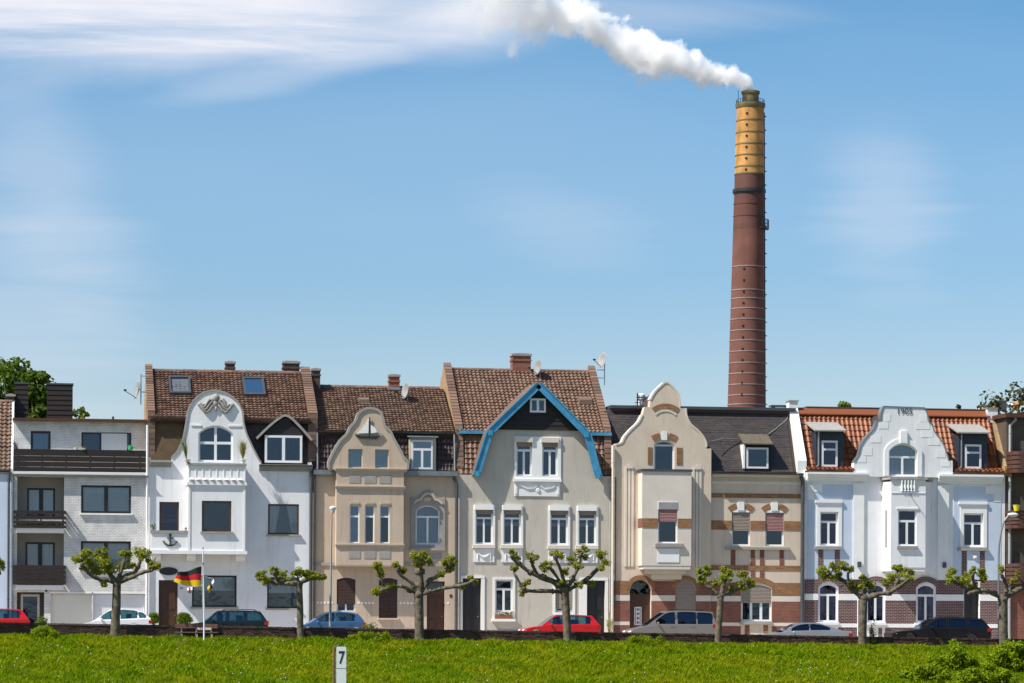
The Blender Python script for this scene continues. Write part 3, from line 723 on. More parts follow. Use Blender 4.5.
# ------------------------------------------------------------ white house with the round gable
def white_house():
    H = House('gabled_house', 'white house with a round stucco gable and an anchor on its balcony', 148.2, 312)
    r = H.root; X, Z = H.X, H.Z
    gl = [(171,461),(172.6,457.4),(177.4,452),(182.3,442),(184.8,432),(186.8,419.7),(188.6,409.8),(193.5,401),(201,394.3),(207.5,391.8),(214.7,391),(226,393.6),(235.9,401),(241.6,411),(242.8,422),(245.8,433.4),(249.6,442),(254.5,452),(259.5,461),(262,464)]
    g = cr(H.pts(gl, -.02), 3)
    H.win(198, 232.6, 425.6, 462, '4', arch=8, split=.52, fw=.1, bw=.14, rec=.12, blind=0)
    H.win(268, 299, 503.5, 534, '1', mat='brown_frame', curt=1, sill='stone_grey', fw=.09, rec=.04, glass='glass_light')
    H.win(159.3, 179, 502.5, 549, '1', mat='brown_frame', glass='glass_violet', fw=.09, name='balcony_door')
    H.win(267.4, 299, 577, 608, '1', mat='black_frame', fw=.09, sill='stone_grey', blind=.5, glass='glass_light')
    H.win(192.3, 237, 575.5, 607, '1', mat='black_frame', fw=.09, sill='stone_grey', blind=.48, glass='glass_light')
    d = H.door(159, 178.2, 580.5, 'door_wood')
    out = [(X(148.2), GB), (X(312), GB), (X(312), Z(464))]+list(reversed(g))+[(X(171), Z(461)), (X(148.2), Z(461))]
    w_ = H.wall(out, mat='white_render', y0=0, y1=.34)
    MB().strip(g[2:-2], -.045, .36, .06, .03).build('gable_coping', 'stone_grey', w_, smooth=True)
    MB().plate([(x*.985+.015*X(215), z-.25) for x, z in g], [], .6, 4.2).build('gable_roof', 'roof_underlay', r)
    # relief in the gable head
    q = MB(); cx, cz = X(215.3), Z(402); y = -.03
    for sg in (-1, 1):
        for k in range(3):
            a = [(cx+sg*(.1+.09*i*(1+.1*k)), y-.03, cz-.1-.2*k*.6+.22*math.sin(i*.75+k)) for i in range(9)]
            q.tube(a, [.05+.035*math.sin(math.pi*i/8) for i in range(9)], 6)
        for k in range(5): q.blob((cx+sg*(.18+.16*k), y-.02, cz+.12-.09*k+.1*math.sin(k*2)), (.12, .07, .1), 1, .4, k)
    q.blob((cx, y-.02, cz+.18), (.2, .1, .2), 2, .4, 3); q.blob((cx, y-.02, cz-.12), (.16, .09, .2), 2, .4, 5)
    q.tube([(cx, y-.02, cz-.25), (cx+.02, y-.02, cz-.55)], [.08, .02], 6)
    q.build('stucco_relief', 'stone_grey', r, 'grey stucco relief of leaves in the gable head', smooth='all')
    H.band('string_course', 190.5, 201, 425, 426.4, 'white_trim', .04); H.band('string_course', 228, 241, 425, 426.4, 'white_trim', .04)
    # bay
    B = -1.0
    H.hol['bay'] = []
    H.win(201.8, 231.4, 501, 531.7, '1', y=B, mat='brown_frame', key='bay', fw=.09, sill='stone_grey')
    bx0, bx1, bz0, bz1 = X(188, B), X(245.6, B), Z(551, B), Z(484, B)
    MB().plate([(bx0, bz0), (bx1, bz0), (bx1, bz1), (bx0, bz1)], H.hol['bay'], B, B+.25).build('bay_front', 'white_render', r)
    for xa, xb in ((bx0, bx0+.22), (bx1-.22, bx1)): MB().box(xa, xb, B+.252, -.004, bz0, bz1).build('bay_side', 'white_render', r)
    for a, b in ((188.3, 190.3), (243.3, 245.3)): H.box('pilaster_strip', a, b, 486, 550, B-.03, B-.004, 'white_trim')
    H.box('balcony_floor', 186.8, 246.8, 482.3, 485.2, B-.1, -.005, 'white_trim')
    # balustrade on the bay
    MB().box(X(186.5, B), X(246.4, B), B-.08, B+.12, Z(465.6, B), Z(463.4, B)).build('balcony_rail', 'stone_grey', r)
    pan = H.box('balcony_parapet', 188, 245.6, 465.7, 482.2, B, B+.1, 'white_trim')
    MB().box(bx0, bx0+.1, B+.1, -.02, Z(482.2, B), Z(465.7, B)).box(bx1-.1, bx1, B+.1, -.02, Z(482.2, B), Z(465.7, B)).build('parapet_side', 'white_trim', r)
    q = MB()
    for i in range(8):
        px = 191+i*7; q.lathe([(.14, 0), (.16, .04), (.05, .12)], (X(px, B), B-.02, Z(480.6, B)), 10)
    q.build('parapet_relief', 'white_trim', pan, smooth=True)
    for i in range(9): H.box('parapet_fillet', 188.3+7*i, 189.2+7*i, 467.5, 480.5, B-.025, B-.004, 'white_trim', pan)
    # left balcony with anchor and the slab under bay and balcony
    H.box('balcony_slab', 150, 247.4, 550.8, 554.2, B-.08, -.005, 'white_trim')
    H.box('balcony_parapet', 151.2, 187.7, 533.8, 550.6, B+.04, B+.16, 'white_trim'); H.box('balcony_rail', 150.4, 187.9, 531, 533.7, B-.02, B+.22, 'stone_grey')
    MB().box(X(151.2, B), X(151.2, B)+.12, B+.163, -.01, Z(550.6, B), Z(531, B)).build('parapet_side', 'white_trim', r)
    cx = X(170.3, B); y = B-.0; q = MB()
    q.tube([(cx, y, Z(536, B)), (cx, y, Z(546.6, B))], .035, 8); q.tube([(cx-.17, y, Z(538.5, B)), (cx+.17, y, Z(538.5, B))], .03, 6)
    q.tube([(cx+.34*math.sin(t), y, Z(541, B)-.26*math.cos(t)+.0) for t in [-1.25+2.5*i/10 for i in range(11)]], [.02, .03, .035, .04, .045, .05, .045, .04, .035, .03, .02], 6)
    for sg in (-1, 1): q.add([(cx+sg*.40, y-.03, Z(541, B)-.02), (cx+sg*.25, y-.03, Z(541, B)-.05), (cx+sg*.34, y-.03, Z(541, B)-.15), (cx+sg*.40, y+.02, Z(541, B)-.02), (cx+sg*.25, y+.02, Z(541, B)-.05), (cx+sg*.34, y+.02, Z(541, B)-.15)], [(0, 1, 2), (5, 4, 3), (0, 3, 4, 1), (1, 4, 5, 2), (2, 5, 3, 0)])
    q.lathe([(.07, -.02), (.07, .02)], (cx, y, Z(535.4, B)), 10, 'y')
    q.build('anchor', 'iron_black', r, 'black iron anchor mounted on the balcony parapet', smooth=True)
    for a, b in ((152, 161), (187.4, 196), (236.4, 245.6)):
        x0, x1 = X(a, B), X(b, B)
        MB().prismx([(-.004, Z(561.5)), (B+.55, Z(561.5)), (B+.25, Z(560)), (B+.1, Z(557)), (B+.1, Z(554.3)), (-.004, Z(554.3))], x0, x1).build('corbel', 'white_trim', r)
    # oval board over the door, number plate
    q = MB(); n = 24; cx, cz = X(168.7), Z(571.6)
    q.plate([(cx+.49*math.cos(2*math.pi*i/n), cz+.21*math.sin(2*math.pi*i/n)) for i in range(n)], [], -.05, -.003); q.build('oval_board', 'iron_black', r, 'black oval board over the door')
    H.box('number_plate', 180.5, 183, 587.5, 589.5, -.02, -.003, 'stone_grey'); H.box('plinth', 148.4, 158, 631, None, -.05, -.003, 'stone_grey'); H.box('plinth', 179, 311.8, 629.5, None, -.05, -.003, 'stone_grey')
    H.cornice(149.5, 171, 461.2, 468, 'stone_grey', .25); H.cornice(258.5, 312, 464, 470.6, 'stone_grey', .28)
    # roof
    E, K, T = (.62, Z(463, .62)), (.95, Z(418.5, .95)), (5.4, Z(372.5, 5.4))
    U = (.45, Z(418.6, .45))
    rb = roofbase(H, 149, 312, [E, K], back=8)
    tiles(H, 151, 311, E, K, 'slate_tile', .26, .22, True, .02, 5, name='slate')
    MB().plate([(X(151), E[1]), (X(184), E[1]), (X(184), K[1]), (X(151), K[1])], [], lambda x, z: .62+(z-E[1])*.1-.05, lambda x, z: .62+(z-E[1])*.1+.02).build('roof_side', 'eternit', r)
    rb = roofbase(H, 150, 311.5, [U, T])
    tiles(H, 150.5, 308.5, U, T, 'brown_tile', .215, .275, seed=3, parent=rb, lift=.11, wv=.6)
    ridge(H, 150, 309, T[0], T[1]+.06, 'brown_tile', parent=rb)
    H.box('eave_board', 150, 311, 418.2, 420.4, .42, .5, 'brown_frame')
    raked_wall(H, 148.4, E, (U[0]+.1, U[1]), .3, 'ochre_brick', 'brown_tile', .3, C=T)
    raked_wall(H, 309.4, E, (U[0]+.1, U[1]), .42, 'ochre_brick', 'brown_tile', .3, C=T)
    skylight(H, 169, 190.5, 379.5, 396.5, U, T); skylight(H, 243, 264.6, 380.5, 398, U, T)
    stack(H, 225, 234.2, 361, 374, 5.4, 'dark_chimney_brick'); stack(H, 282.6, 298.8, 359.7, 375, 5.4, 'dark_chimney_brick', .8)
    stack(H, 311.5, 319.6, 366.5, 388, 4.6, 'dark_chimney_brick')
    # dormer
    y = .2
    dm = MB().plate(H.pts([(263.8, 463.5), (303, 463.5), (303, 434), (299, 428), (284.5, 417), (270, 427), (263.8, 434)], y), [], y+.03, 2.4)
    dmo = dm.build('dormer', 'black_cladding', r)
    H.win(264.6, 302, 434.6, 462, '2', y=y-.1, mat='white_paint', fw=.12, bw=.16, parent=dmo, hole=False, rec=.05, room=False, blind=.06)
    MB().strip(cr(H.pts([(256.5, 438.5), (264, 431), (272, 423.5), (280, 417.4), (284.8, 415.2), (290, 417.4), (297, 424), (305, 432.5), (311, 439.5)], y), 3), y-.12, 2.6, .09, .03).build('dormer_roof', 'stone_grey', dmo, smooth=True)
    H.shell(148.2, 312, 461, 'white_render'); H.pipe(311, 470, None, -.16, .09, 'dark_zinc'); H.gutter(259, 312, 464.3, -.34, .06)
white_house()
# ------------------------------------------------------------ beige house with ship gable
def beige_house():
    H = House('ship_gable_house', 'beige house with a curved gable showing a sailing ship, box bay and brown shutters', 312.5, 458)
    r = H.root; X, Z = H.X, H.Z; B = -.75
    gl = [(329.6,470),(328.7,463.3),(333.6,452.3),(340.2,441.3),(346.8,434.7),(350,428),(355.5,421.5),(357.7,415),(363.2,410),(371,408.8),(378.6,411.2),(381.9,418),(384,426),(389.6,431.4),(393.2,439),(399.5,450),(402.7,456.7),(407.2,462),(406.5,472)]
    g = cr(H.pts(gl, B), 3)
    for a, b in ((348, 362.4), (374.8, 388.6)):
        H.win(a, b, 449.4, 468.2, '1', y=B, key='gab', glass='glass_light', blind=1, blindmat='blind_blue', fw=.05, mat='beige_trim')
    gw = H.plate('gable', g, H.hol['gab'], B, B+.3, 'beige_render')
    MB().strip(g[1:-1], B-.06, B+.34, .08, .05).build('gable_coping', 'stone_grey', gw, smooth=True)
    MB().plate([(x*.97+.03*X(368), z-.3) for x, z in g], [], B+.9, 3.4).build('gable_roof', 'roof_underlay', r)
    MB().plate([(x*.97+.03*X(368), z-.12) for x, z in g], [], B+.55, B+.89).build('gable_core', 'beige_render', r)
    # ship relief
    y = B-.02; q = MB(); q.cur = 0
    q.plate(H.pts([(354, 434.4), (358, 438.6), (376, 439.2), (382, 433.4), (378, 436), (360, 436.4)], y), [], y-.09, y)
    q.tube([(X(369, y), y-.05, Z(438, y)), (X(369.3, y), y-.05, Z(417.6, y))], .03, 6)
    q.build('ship_hull', 'iron_black', r, 'dark hull and mast of the ship relief')
    s_ = MB().plate(H.pts([(368.2, 418.5), (368, 433.4), (356.4, 434), (361, 430), (365.6, 424)], y), [], y-.06, y).plate(H.pts([(370, 425), (374.5, 428), (377, 432.5), (370.4, 433.6)], y), [], y-.06, y)
    s_.build('ship_sail', 'white_trim', r, 'pale sails of the ship relief')
    # bay
    for a, b in ((349.7, 359.5), (364.7, 374.5), (379.9, 389.7)):
        H.win(a, b, 505.3, 543.2, 'T1', y=B, key='bay', blind=.98 if a < 350 else .3, split=.7, fw=.06, curt=0, blindmat='blind_fabric')
    bx0, bx1, z0, z1 = X(336.4, B), X(403.6, B), Z(565.5, B), Z(470, B)
    bf = MB().plate([(bx0, z0), (bx1, z0), (bx1, z1), (bx0, z1)], H.hol['bay'], B, B+.25).build('bay_front', 'beige_render', r)
    for xa, xb in ((bx0, bx0+.2), (bx1-.2, bx1)): MB().box(xa, xb, B+.253, -.004, z0, z1).build('bay_side', 'beige_render', r)
    MB().box(bx0+.01, bx1-.01, B+.01, -.01, z0-.05, z0-.001).build('bay_soffit', 'beige_trim', r)
    H.cornice(334.8, 405, 468.4, 471.6, 'beige_trim', .12, B, 'bay_cornice'); H.cornice(334.8, 405, 486, 489.6, 'beige_trim', .12, B, 'bay_cornice')
    H.cornice(335.4, 404.4, 544.2, 547.2, 'beige_trim', .1, B, 'bay_sill')
    for a, b in ((349, 360.4), (364.2, 375.8), (379.5, 390.6)):
        H.box('bay_panel', a, b, 475.4, 483.2, B-.02, B-.003, 'stone_grey'); H.box('bay_panel', a, b, 551, 558.6, B-.02, B-.003, 'stone_grey')
        for i in range(4): H.box('dentil', a+1+i*2.6, a+2.4+i*2.6, 502, 504.4, B-.05, B-.003, 'beige_trim', bf)
    # first floor arched window with surround
    H.win(415.5, 440, 504.6, 544.2, 'T2', arch=6, split=.7, fw=.09, bw=.11, glass='glass', curt=2)
    x0, x1 = X(411), X(444)
    pl = cr(H.pts([(410.5, 548), (410.5, 500), (412, 498), (418, 497.2), (421, 493), (426, 489.6), (429, 489.6), (434, 493), (437, 497.2), (443, 498), (444.8, 500), (444.8, 548)]), 2)
    MB().plate(pl, [[(a, b) for a, b in H.hol['main'][-1]]], -.07, -.004).build('window_surround', 'stone_grey', r)
    q = MB().strip(cr(H.pts([(413.5, 503.5), (417, 500), (421, 499), (423, 495.4), (427.5, 493.4), (432, 495.4), (434, 499), (438, 500), (442, 503.5)]), 3), -.15, -.07, .07, .05); q.blob((X(427.5), -.08, Z(498.5)), (.22, .08, .12), 2, .3, 1)
    q.build('pediment_moulding', 'beige_trim', r, smooth=True)
    H.box('window_sill', 410, 445.2, 547.6, 550, -.16, -.003, 'stone_grey'); H.box('wall_panel', 413, 441.5, 552.6, 558.8, -.02, -.003, 'stone_grey')
    # ground floor
    H.win(337, 355.8, 578, 612, '2', arch=2, shut=.78, shutmat='brown_shutter', sill='beige_trim'); H.win(379.2, 397.8, 578, 618, '2', arch=2, shut=1, shutmat='brown_shutter', sill='beige_trim')
    H.door(427.2, 445.2, 581, 'door_wood', transom=.2)
    H.wall([(X(312.5), GB), (X(458), GB), (X(458), Z(474)), (X(312.5), Z(474))], mat='beige_render')
    H.band('string_course', 316, 336, 563, 566, 'taupe_render', .06); H.band('string_course', 404, 454, 563, 566, 'taupe_render', .06)
    H.box('plinth', 313, 426.6, 628, None, -.05, -.003, 'taupe_render')
    q = MB()
    for a, b in ((317, 336), (358, 378), (400, 426), (447.5, 453)):
        n = int((b-a)/3.6)
        for i in range(n): q.box(X(a+3.6*i), X(a+3.6*i+2), -.014, -.002, Z(604), Z(601.8))
    q.build('inlay_tile', 'white_trim', r, kind='stuff')
    H.box('number_plate', 450, 452.4, 594, 597, -.02, -.002, 'brown_frame')
    # roof
    E, K, T = (.5, Z(470, .5)), (1.0, Z(432.5, 1.0)), (5.4, Z(388, 5.4)); U = (.75, Z(432, .75))
    rb = roofbase(H, 312.5, 457, [E, K], back=8); tiles(H, 316, 455.5, E, K, 'dark_tile', .19, .3, seed=8, parent=rb)
    rb = roofbase(H, 312.5, 457, [U, T]); tiles(H, 315, 456, U, T, 'grey_brown_tile', .2, .24, seed=9, parent=rb, lift=.11, wv=.5); ridge(H, 315, 452, T[0], T[1]+.05, 'grey_brown_tile', parent=rb)
    H.gutter(316, 455, 432, .62, .07, 'dark_zinc'); H.box('roof_edge', 313.5, 457.6, 470.4, 475.2, -.32, .55, 'zinc'); 
    x = X(317.2, .5); MB().tube([(x, .62, Z(433, .62)), (x, .35, Z(470, .35))], .05, 8).build('downpipe', 'zinc', r)
    x = X(454.2, .5); MB().tube([(x, .62, Z(433, .62)), (x, .35, Z(470, .35))], .05, 8).build('downpipe', 'steel', r)
    c = stack(H, 388.6, 399, 374, 388.5, 5.0, 'chimney_brick', .5)
    H.box('flashing', 387.6, 400, 387, 389.6, 4.9, 5, 'steel', c)
    p = PP(364, 402, U, T); MB().hexa([(p.x-.3, p.y-.25, p.z-.1), (p.x+.3, p.y-.25, p.z-.1), (p.x+.3, p.y+.25, p.z+.1), (p.x-.3, p.y+.25, p.z+.1), (p.x-.25, p.y-.25, p.z+.12), (p.x+.25, p.y-.25, p.z+.12), (p.x+.3, p.y+.25, p.z+.28), (p.x-.3, p.y+.25, p.z+.28)]).build('roof_vent', 'grey_brown_tile', r)
    # dormer
    y = .3; dm = MB().box(X(409.3, y), X(435.6, y), y, 2.6, Z(470, y), Z(437.2, y)).build('dormer', 'beige_trim', r)
    H.win(411.4, 432.6, 439.6, 468.6, 'T2', y=y-.12, parent=dm, hole=False, rec=.05, room=False, blind=1, blindmat='blind_blue', fw=.09, bw=.12, glass='glass_light')
    MB().prismx([(y-.2, Z(437, y)), (y-.2, Z(435.6, y)), (2.8, Z(432.2, y)), (2.8, Z(434, y))], X(407.6, y), X(437.4, y)).build('dormer_roof', 'steel', dm)
    H.shell(312.5, 458, 474, 'beige_render'); H.pipe(456.6, 475, None, -.16, .085, 'dark_zinc', off=-.12); H.pipe(314.5, 475, 631, -.14, .06, 'dark_zinc')
beige_house()
# ------------------------------------------------------------ grey house with blue bargeboards
def grey_house():
    H = House('bargeboard_house', 'grey house with a steep gable edged in blue bargeboards, brick chimney on its ridge', 458, 612)
    r = H.root; X, Z = H.X, H.Z
    for a, b, yb in ((516, 531.6, 476), (541.8, 557.4, 476)): H.win(a, b, 442.4, yb, 'T2', split=.76, fw=.09, bw=.12, shut=.13, shutmat='beige_shutter', blind=.0)
    for a, b in ((475.4, 492.8), (503.4, 520.8), (550.2, 567.8), (578.4, 596)): H.win(a, b, 510.4, 544.4, 'T2', split=.76, fw=.08, bw=.1, shut=.12, curt=0, blind=.0)
    H.win(495.4, 513, 579.7, 612, 'T2', split=.7, fw=.09, bw=.12, curt=0); H.win(555.6, 573, 579.7, 612, 'T2', split=.7, fw=.09, bw=.12, shut=.9, shutmat='beige_shutter')
    H.door(463.2, 481.4, 579, 'dark_door'); H.door(587.4, 605.4, 580.4, 'dark_door')
    gp = [(612, 475.5), (597.5, 475.5), (585.5, 432), (538.3, 384), (490, 432), (477, 475.5), (458, 475.5)]
    H.wall([(X(458), GB), (X(612), GB)]+H.pts(gp), mat='grey_render')
    # white surrounds, panels with garlands
    h = H.hol['main']
    blk = H.pts([(514, 481), (514, 436.6), (560.6, 436.6), (560.6, 481)])
    MB().plate(blk, [[*h[0]], [*h[1]]], -.05, -.003).build('window_surround', 'white_trim', r)
    for a, b in ((515, 532.6), (540.8, 558.6)): H.box('window_head', a, b, 437.4, 442.2, -.14, -.052, 'cream_trim')
    H.box('window_sill', 513.2, 561.4, 479, 481.6, -.16, -.053, 'white_trim')
    p = H.box('window_panel', 514.4, 560.2, 482, 496.2, -.05, -.003, 'white_trim')
    q = MB(); y = -.05
    q.strip(H.pts([(520, 485), (527, 488.5), (534, 488), (538, 484)], y), y-.05, y, .03, .03).strip(H.pts([(538, 484), (545, 489), (552, 487.5), (557, 484)], y), y-.05, y, .03, .03)
    q.lathe([(.09, -.05), (.14, 0)], (X(537.6, y), y, Z(490, y)), 12, 'y'); q.box(X(557, y), X(559, y), y-.04, y, Z(494, y), Z(484, y)); q.box(X(515, y), X(517, y), y-.04, y, Z(494, y), Z(484, y))
    q.build('garland', 'white_trim', p, smooth=True)
    for i, (a, b) in enumerate(((475.4, 492.8), (503.4, 520.8), (550.2, 567.8), (578.4, 596))):
        pl = H.pts([(a-2, 545.4), (a-2, 505.4), (b+2.2, 505.4), (b+2.2, 545.4)])
        MB().plate(pl, [[*h[2+i]]], -.06, -.003).build('window_surround', 'white_trim', r)
        H.box('window_head', a-.6, b+.8, 505.2, 510.2, -.15, -.062, 'white_trim'); H.box('window_sill', a-2.4, b+2.6, 545.5, 548.6, -.17, -.003, 'cream_trim')
        p = H.box('window_panel', a-1.6, b+1.8, 549, 562.4, -.05, -.003, 'white_trim'); garland(H, 'garland', a-1.2, b+1.4, 550, 561, 'white_trim', -.05, p)
    for k, (a, b) in ((6, (495.4, 513)), (7, (555.6, 573))):
        k_ = h[k]; MB().plate(H.pts([(a-2.4, 620), (a-2.4, 577.5), (b+2.4, 577.5), (b+2.4, 620)]), [[*k_]], -.05, -.003).build('window_surround', 'white_trim', r)
        H.box('window_sill', a-3, b+3, 619, 621.6, -.2, -.003, 'white_trim')
        if k == 6:
            f = H.box('flower_box', a, b, 615, 618.9, -.18, -.055, 'terracotta')
    for a, b in ((461, 463), (481.6, 485), (580, 587.2), (605.6, 608.6)): H.box('door_jamb', a, b, 578.5, None, -.05, -.003, 'white_trim')
    H.box('door_lintel', 461, 485, 576, 578.4, -.06, -.003, 'white_trim'); H.box('door_lintel', 580, 608.6, 577.4, 580, -.06, -.003, 'white_trim')
    # dark boarded gable triangle, board by board, with a small window
    yg = -.06; tri = lambda px: 0
    top, le, ri = (538.3, 386), (488.5, 430.5), (587, 430.5)
    z0, z1 = Z(430, yg), Z(386, yg)
    H.win(529.6, 545.4, 398.4, 412.4, '2', y=yg-.16, mat='white_paint', fw=.1, bw=.13, key='tri', rec=.02, room=False, blind=0)
    n = 9
    for i in range(n):
        a, b = i/n, (i+1)/n
        f = lambda t, s_: (X(le[0] if s_ else ri[0], yg)*(1-t)+X(top[0], yg)*t, z0+(z1-z0)*t)
        l0, l1, r0, r1 = f(a, 1), f(b, 1), f(a, 0), f(b, 0)
        if i == n-1: r1 = (l1[0]+.02, l1[1])
        MB().hexa([(l0[0], yg-.035, l0[1]), (r0[0], yg-.035, r0[1]), (r0[0], yg+.05, r0[1]), (l0[0], yg+.05, l0[1]), (l1[0], yg-.005, l1[1]-.008), (r1[0], yg-.005, r1[1]-.008), (r1[0], yg+.05, r1[1]-.008), (l1[0], yg+.05, l1[1]-.008)]).build('board', 'black_cladding', r)
    MB().box(X(530, yg), X(545, yg), yg-.058, yg-.05, Z(412, yg), Z(399, yg)).build('window_backing', 'dark_room_shade', r)  # dark sheet stands in for the shaded room behind this window
    # bargeboards and the steep gable roof behind them
    y0 = -.5
    L_ = H.pts([(475.5, 476.5), (480, 462), (484.6, 446.5), (488.5, 434.5), (492, 429.5), (538.3, 384)], y0); Rr = H.pts([(538.3, 384), (584, 429.5), (588, 434.5), (591.5, 446.5), (595, 462), (599.6, 477)], y0)
    for pl, nm in ((L_, 0), (Rr, 1)):
        MB().strip(pl, y0, y0+.07, .12, .22).build('bargeboard', 'blue_paint', r)
        MB().strip(pl, y0-.05, y0+.02, .17, -.10).build('verge_board', 'blue_paint', r)
        MB().strip(pl, y0+.075, 2.9, .1, 0).build('gable_roof', 'brown_frame', r)
        MB().strip(pl, y0+.02, 2.9, .15, -.1).build('gable_tile_skin', 'brown_tile', r)
    for px, py in ((490, 433), (586.5, 433.5), (477, 474), (598, 474.5)): MB().box(X(px-2.2, y0), X(px+2.2, y0), y0-.06, y0+.3, Z(py+3, y0), Z(py-2.4, y0)).build('bracket', 'blue_paint', r)
    # roof
    E, K, T = (.4, Z(474.5, .4)), (1.1, Z(433, 1.1)), (5.6, Z(371.5, 5.6)); U = (.85, Z(432.5, .85))
    rb = roofbase(H, 458, 612, [E, K], back=8)
    tiles(H, 459.5, 484, E, K, 'brown_tile', .24, .3, seed=21, parent=rb); tiles(H, 592, 611, E, K, 'brown_tile', .24, .3, seed=22, parent=rb)
    rb = roofbase(H, 458, 612, [U, T]); tiles(H, 460, 611, U, T, 'brown_tile', .225, .268, seed=23, parent=rb); ridge(H, 458, 607, T[0], T[1]+.06, 'brown_tile', parent=rb)
    H.box('eave_board', 459, 486, 431.4, 434.6, .7, .84, 'blue_paint'); H.box('eave_board', 591, 611.4, 431.4, 434.6, .7, .84, 'blue_paint')
    H.gutter(461, 476, 475.6, .25, .07); H.gutter(599, 612, 476.4, .25, .07)
    raked_wall(H, 457.9, E, (U[0]+.1, U[1]), .32, 'ochre_brick', 'brown_tile', .3, C=T); raked_wall(H, 607.4, E, (U[0]+.1, U[1]), .3, 'ochre_brick', 'brown_tile', .28, C=T)
    stack(H, 511.8, 530.2, 353.6, 374, 5.4, 'chimney_brick', .8)
    for px, py in ((585, 403),):
        p = PP(px, py, U, T); MB().hexa([(p.x-.4, p.y-.3, p.z-.1), (p.x+.4, p.y-.3, p.z-.1), (p.x+.4, p.y+.3, p.z+.15), (p.x-.4, p.y+.3, p.z+.15), (p.x-.33, p.y-.3, p.z+.16), (p.x+.33, p.y-.3, p.z+.16), (p.x+.4, p.y+.3, p.z+.38), (p.x-.4, p.y+.3, p.z+.38)]).build('roof_vent', 'grey_brown_tile', r)
    H.shell(458, 612, 475.5, 'grey_render'); H.box('plinth', 485.2, 579.8, 630, None, -.04, -.003, 'stone_grey')
    H.pipe(610.5, 477, 612, -.12, .06, 'stone_grey')
grey_house()
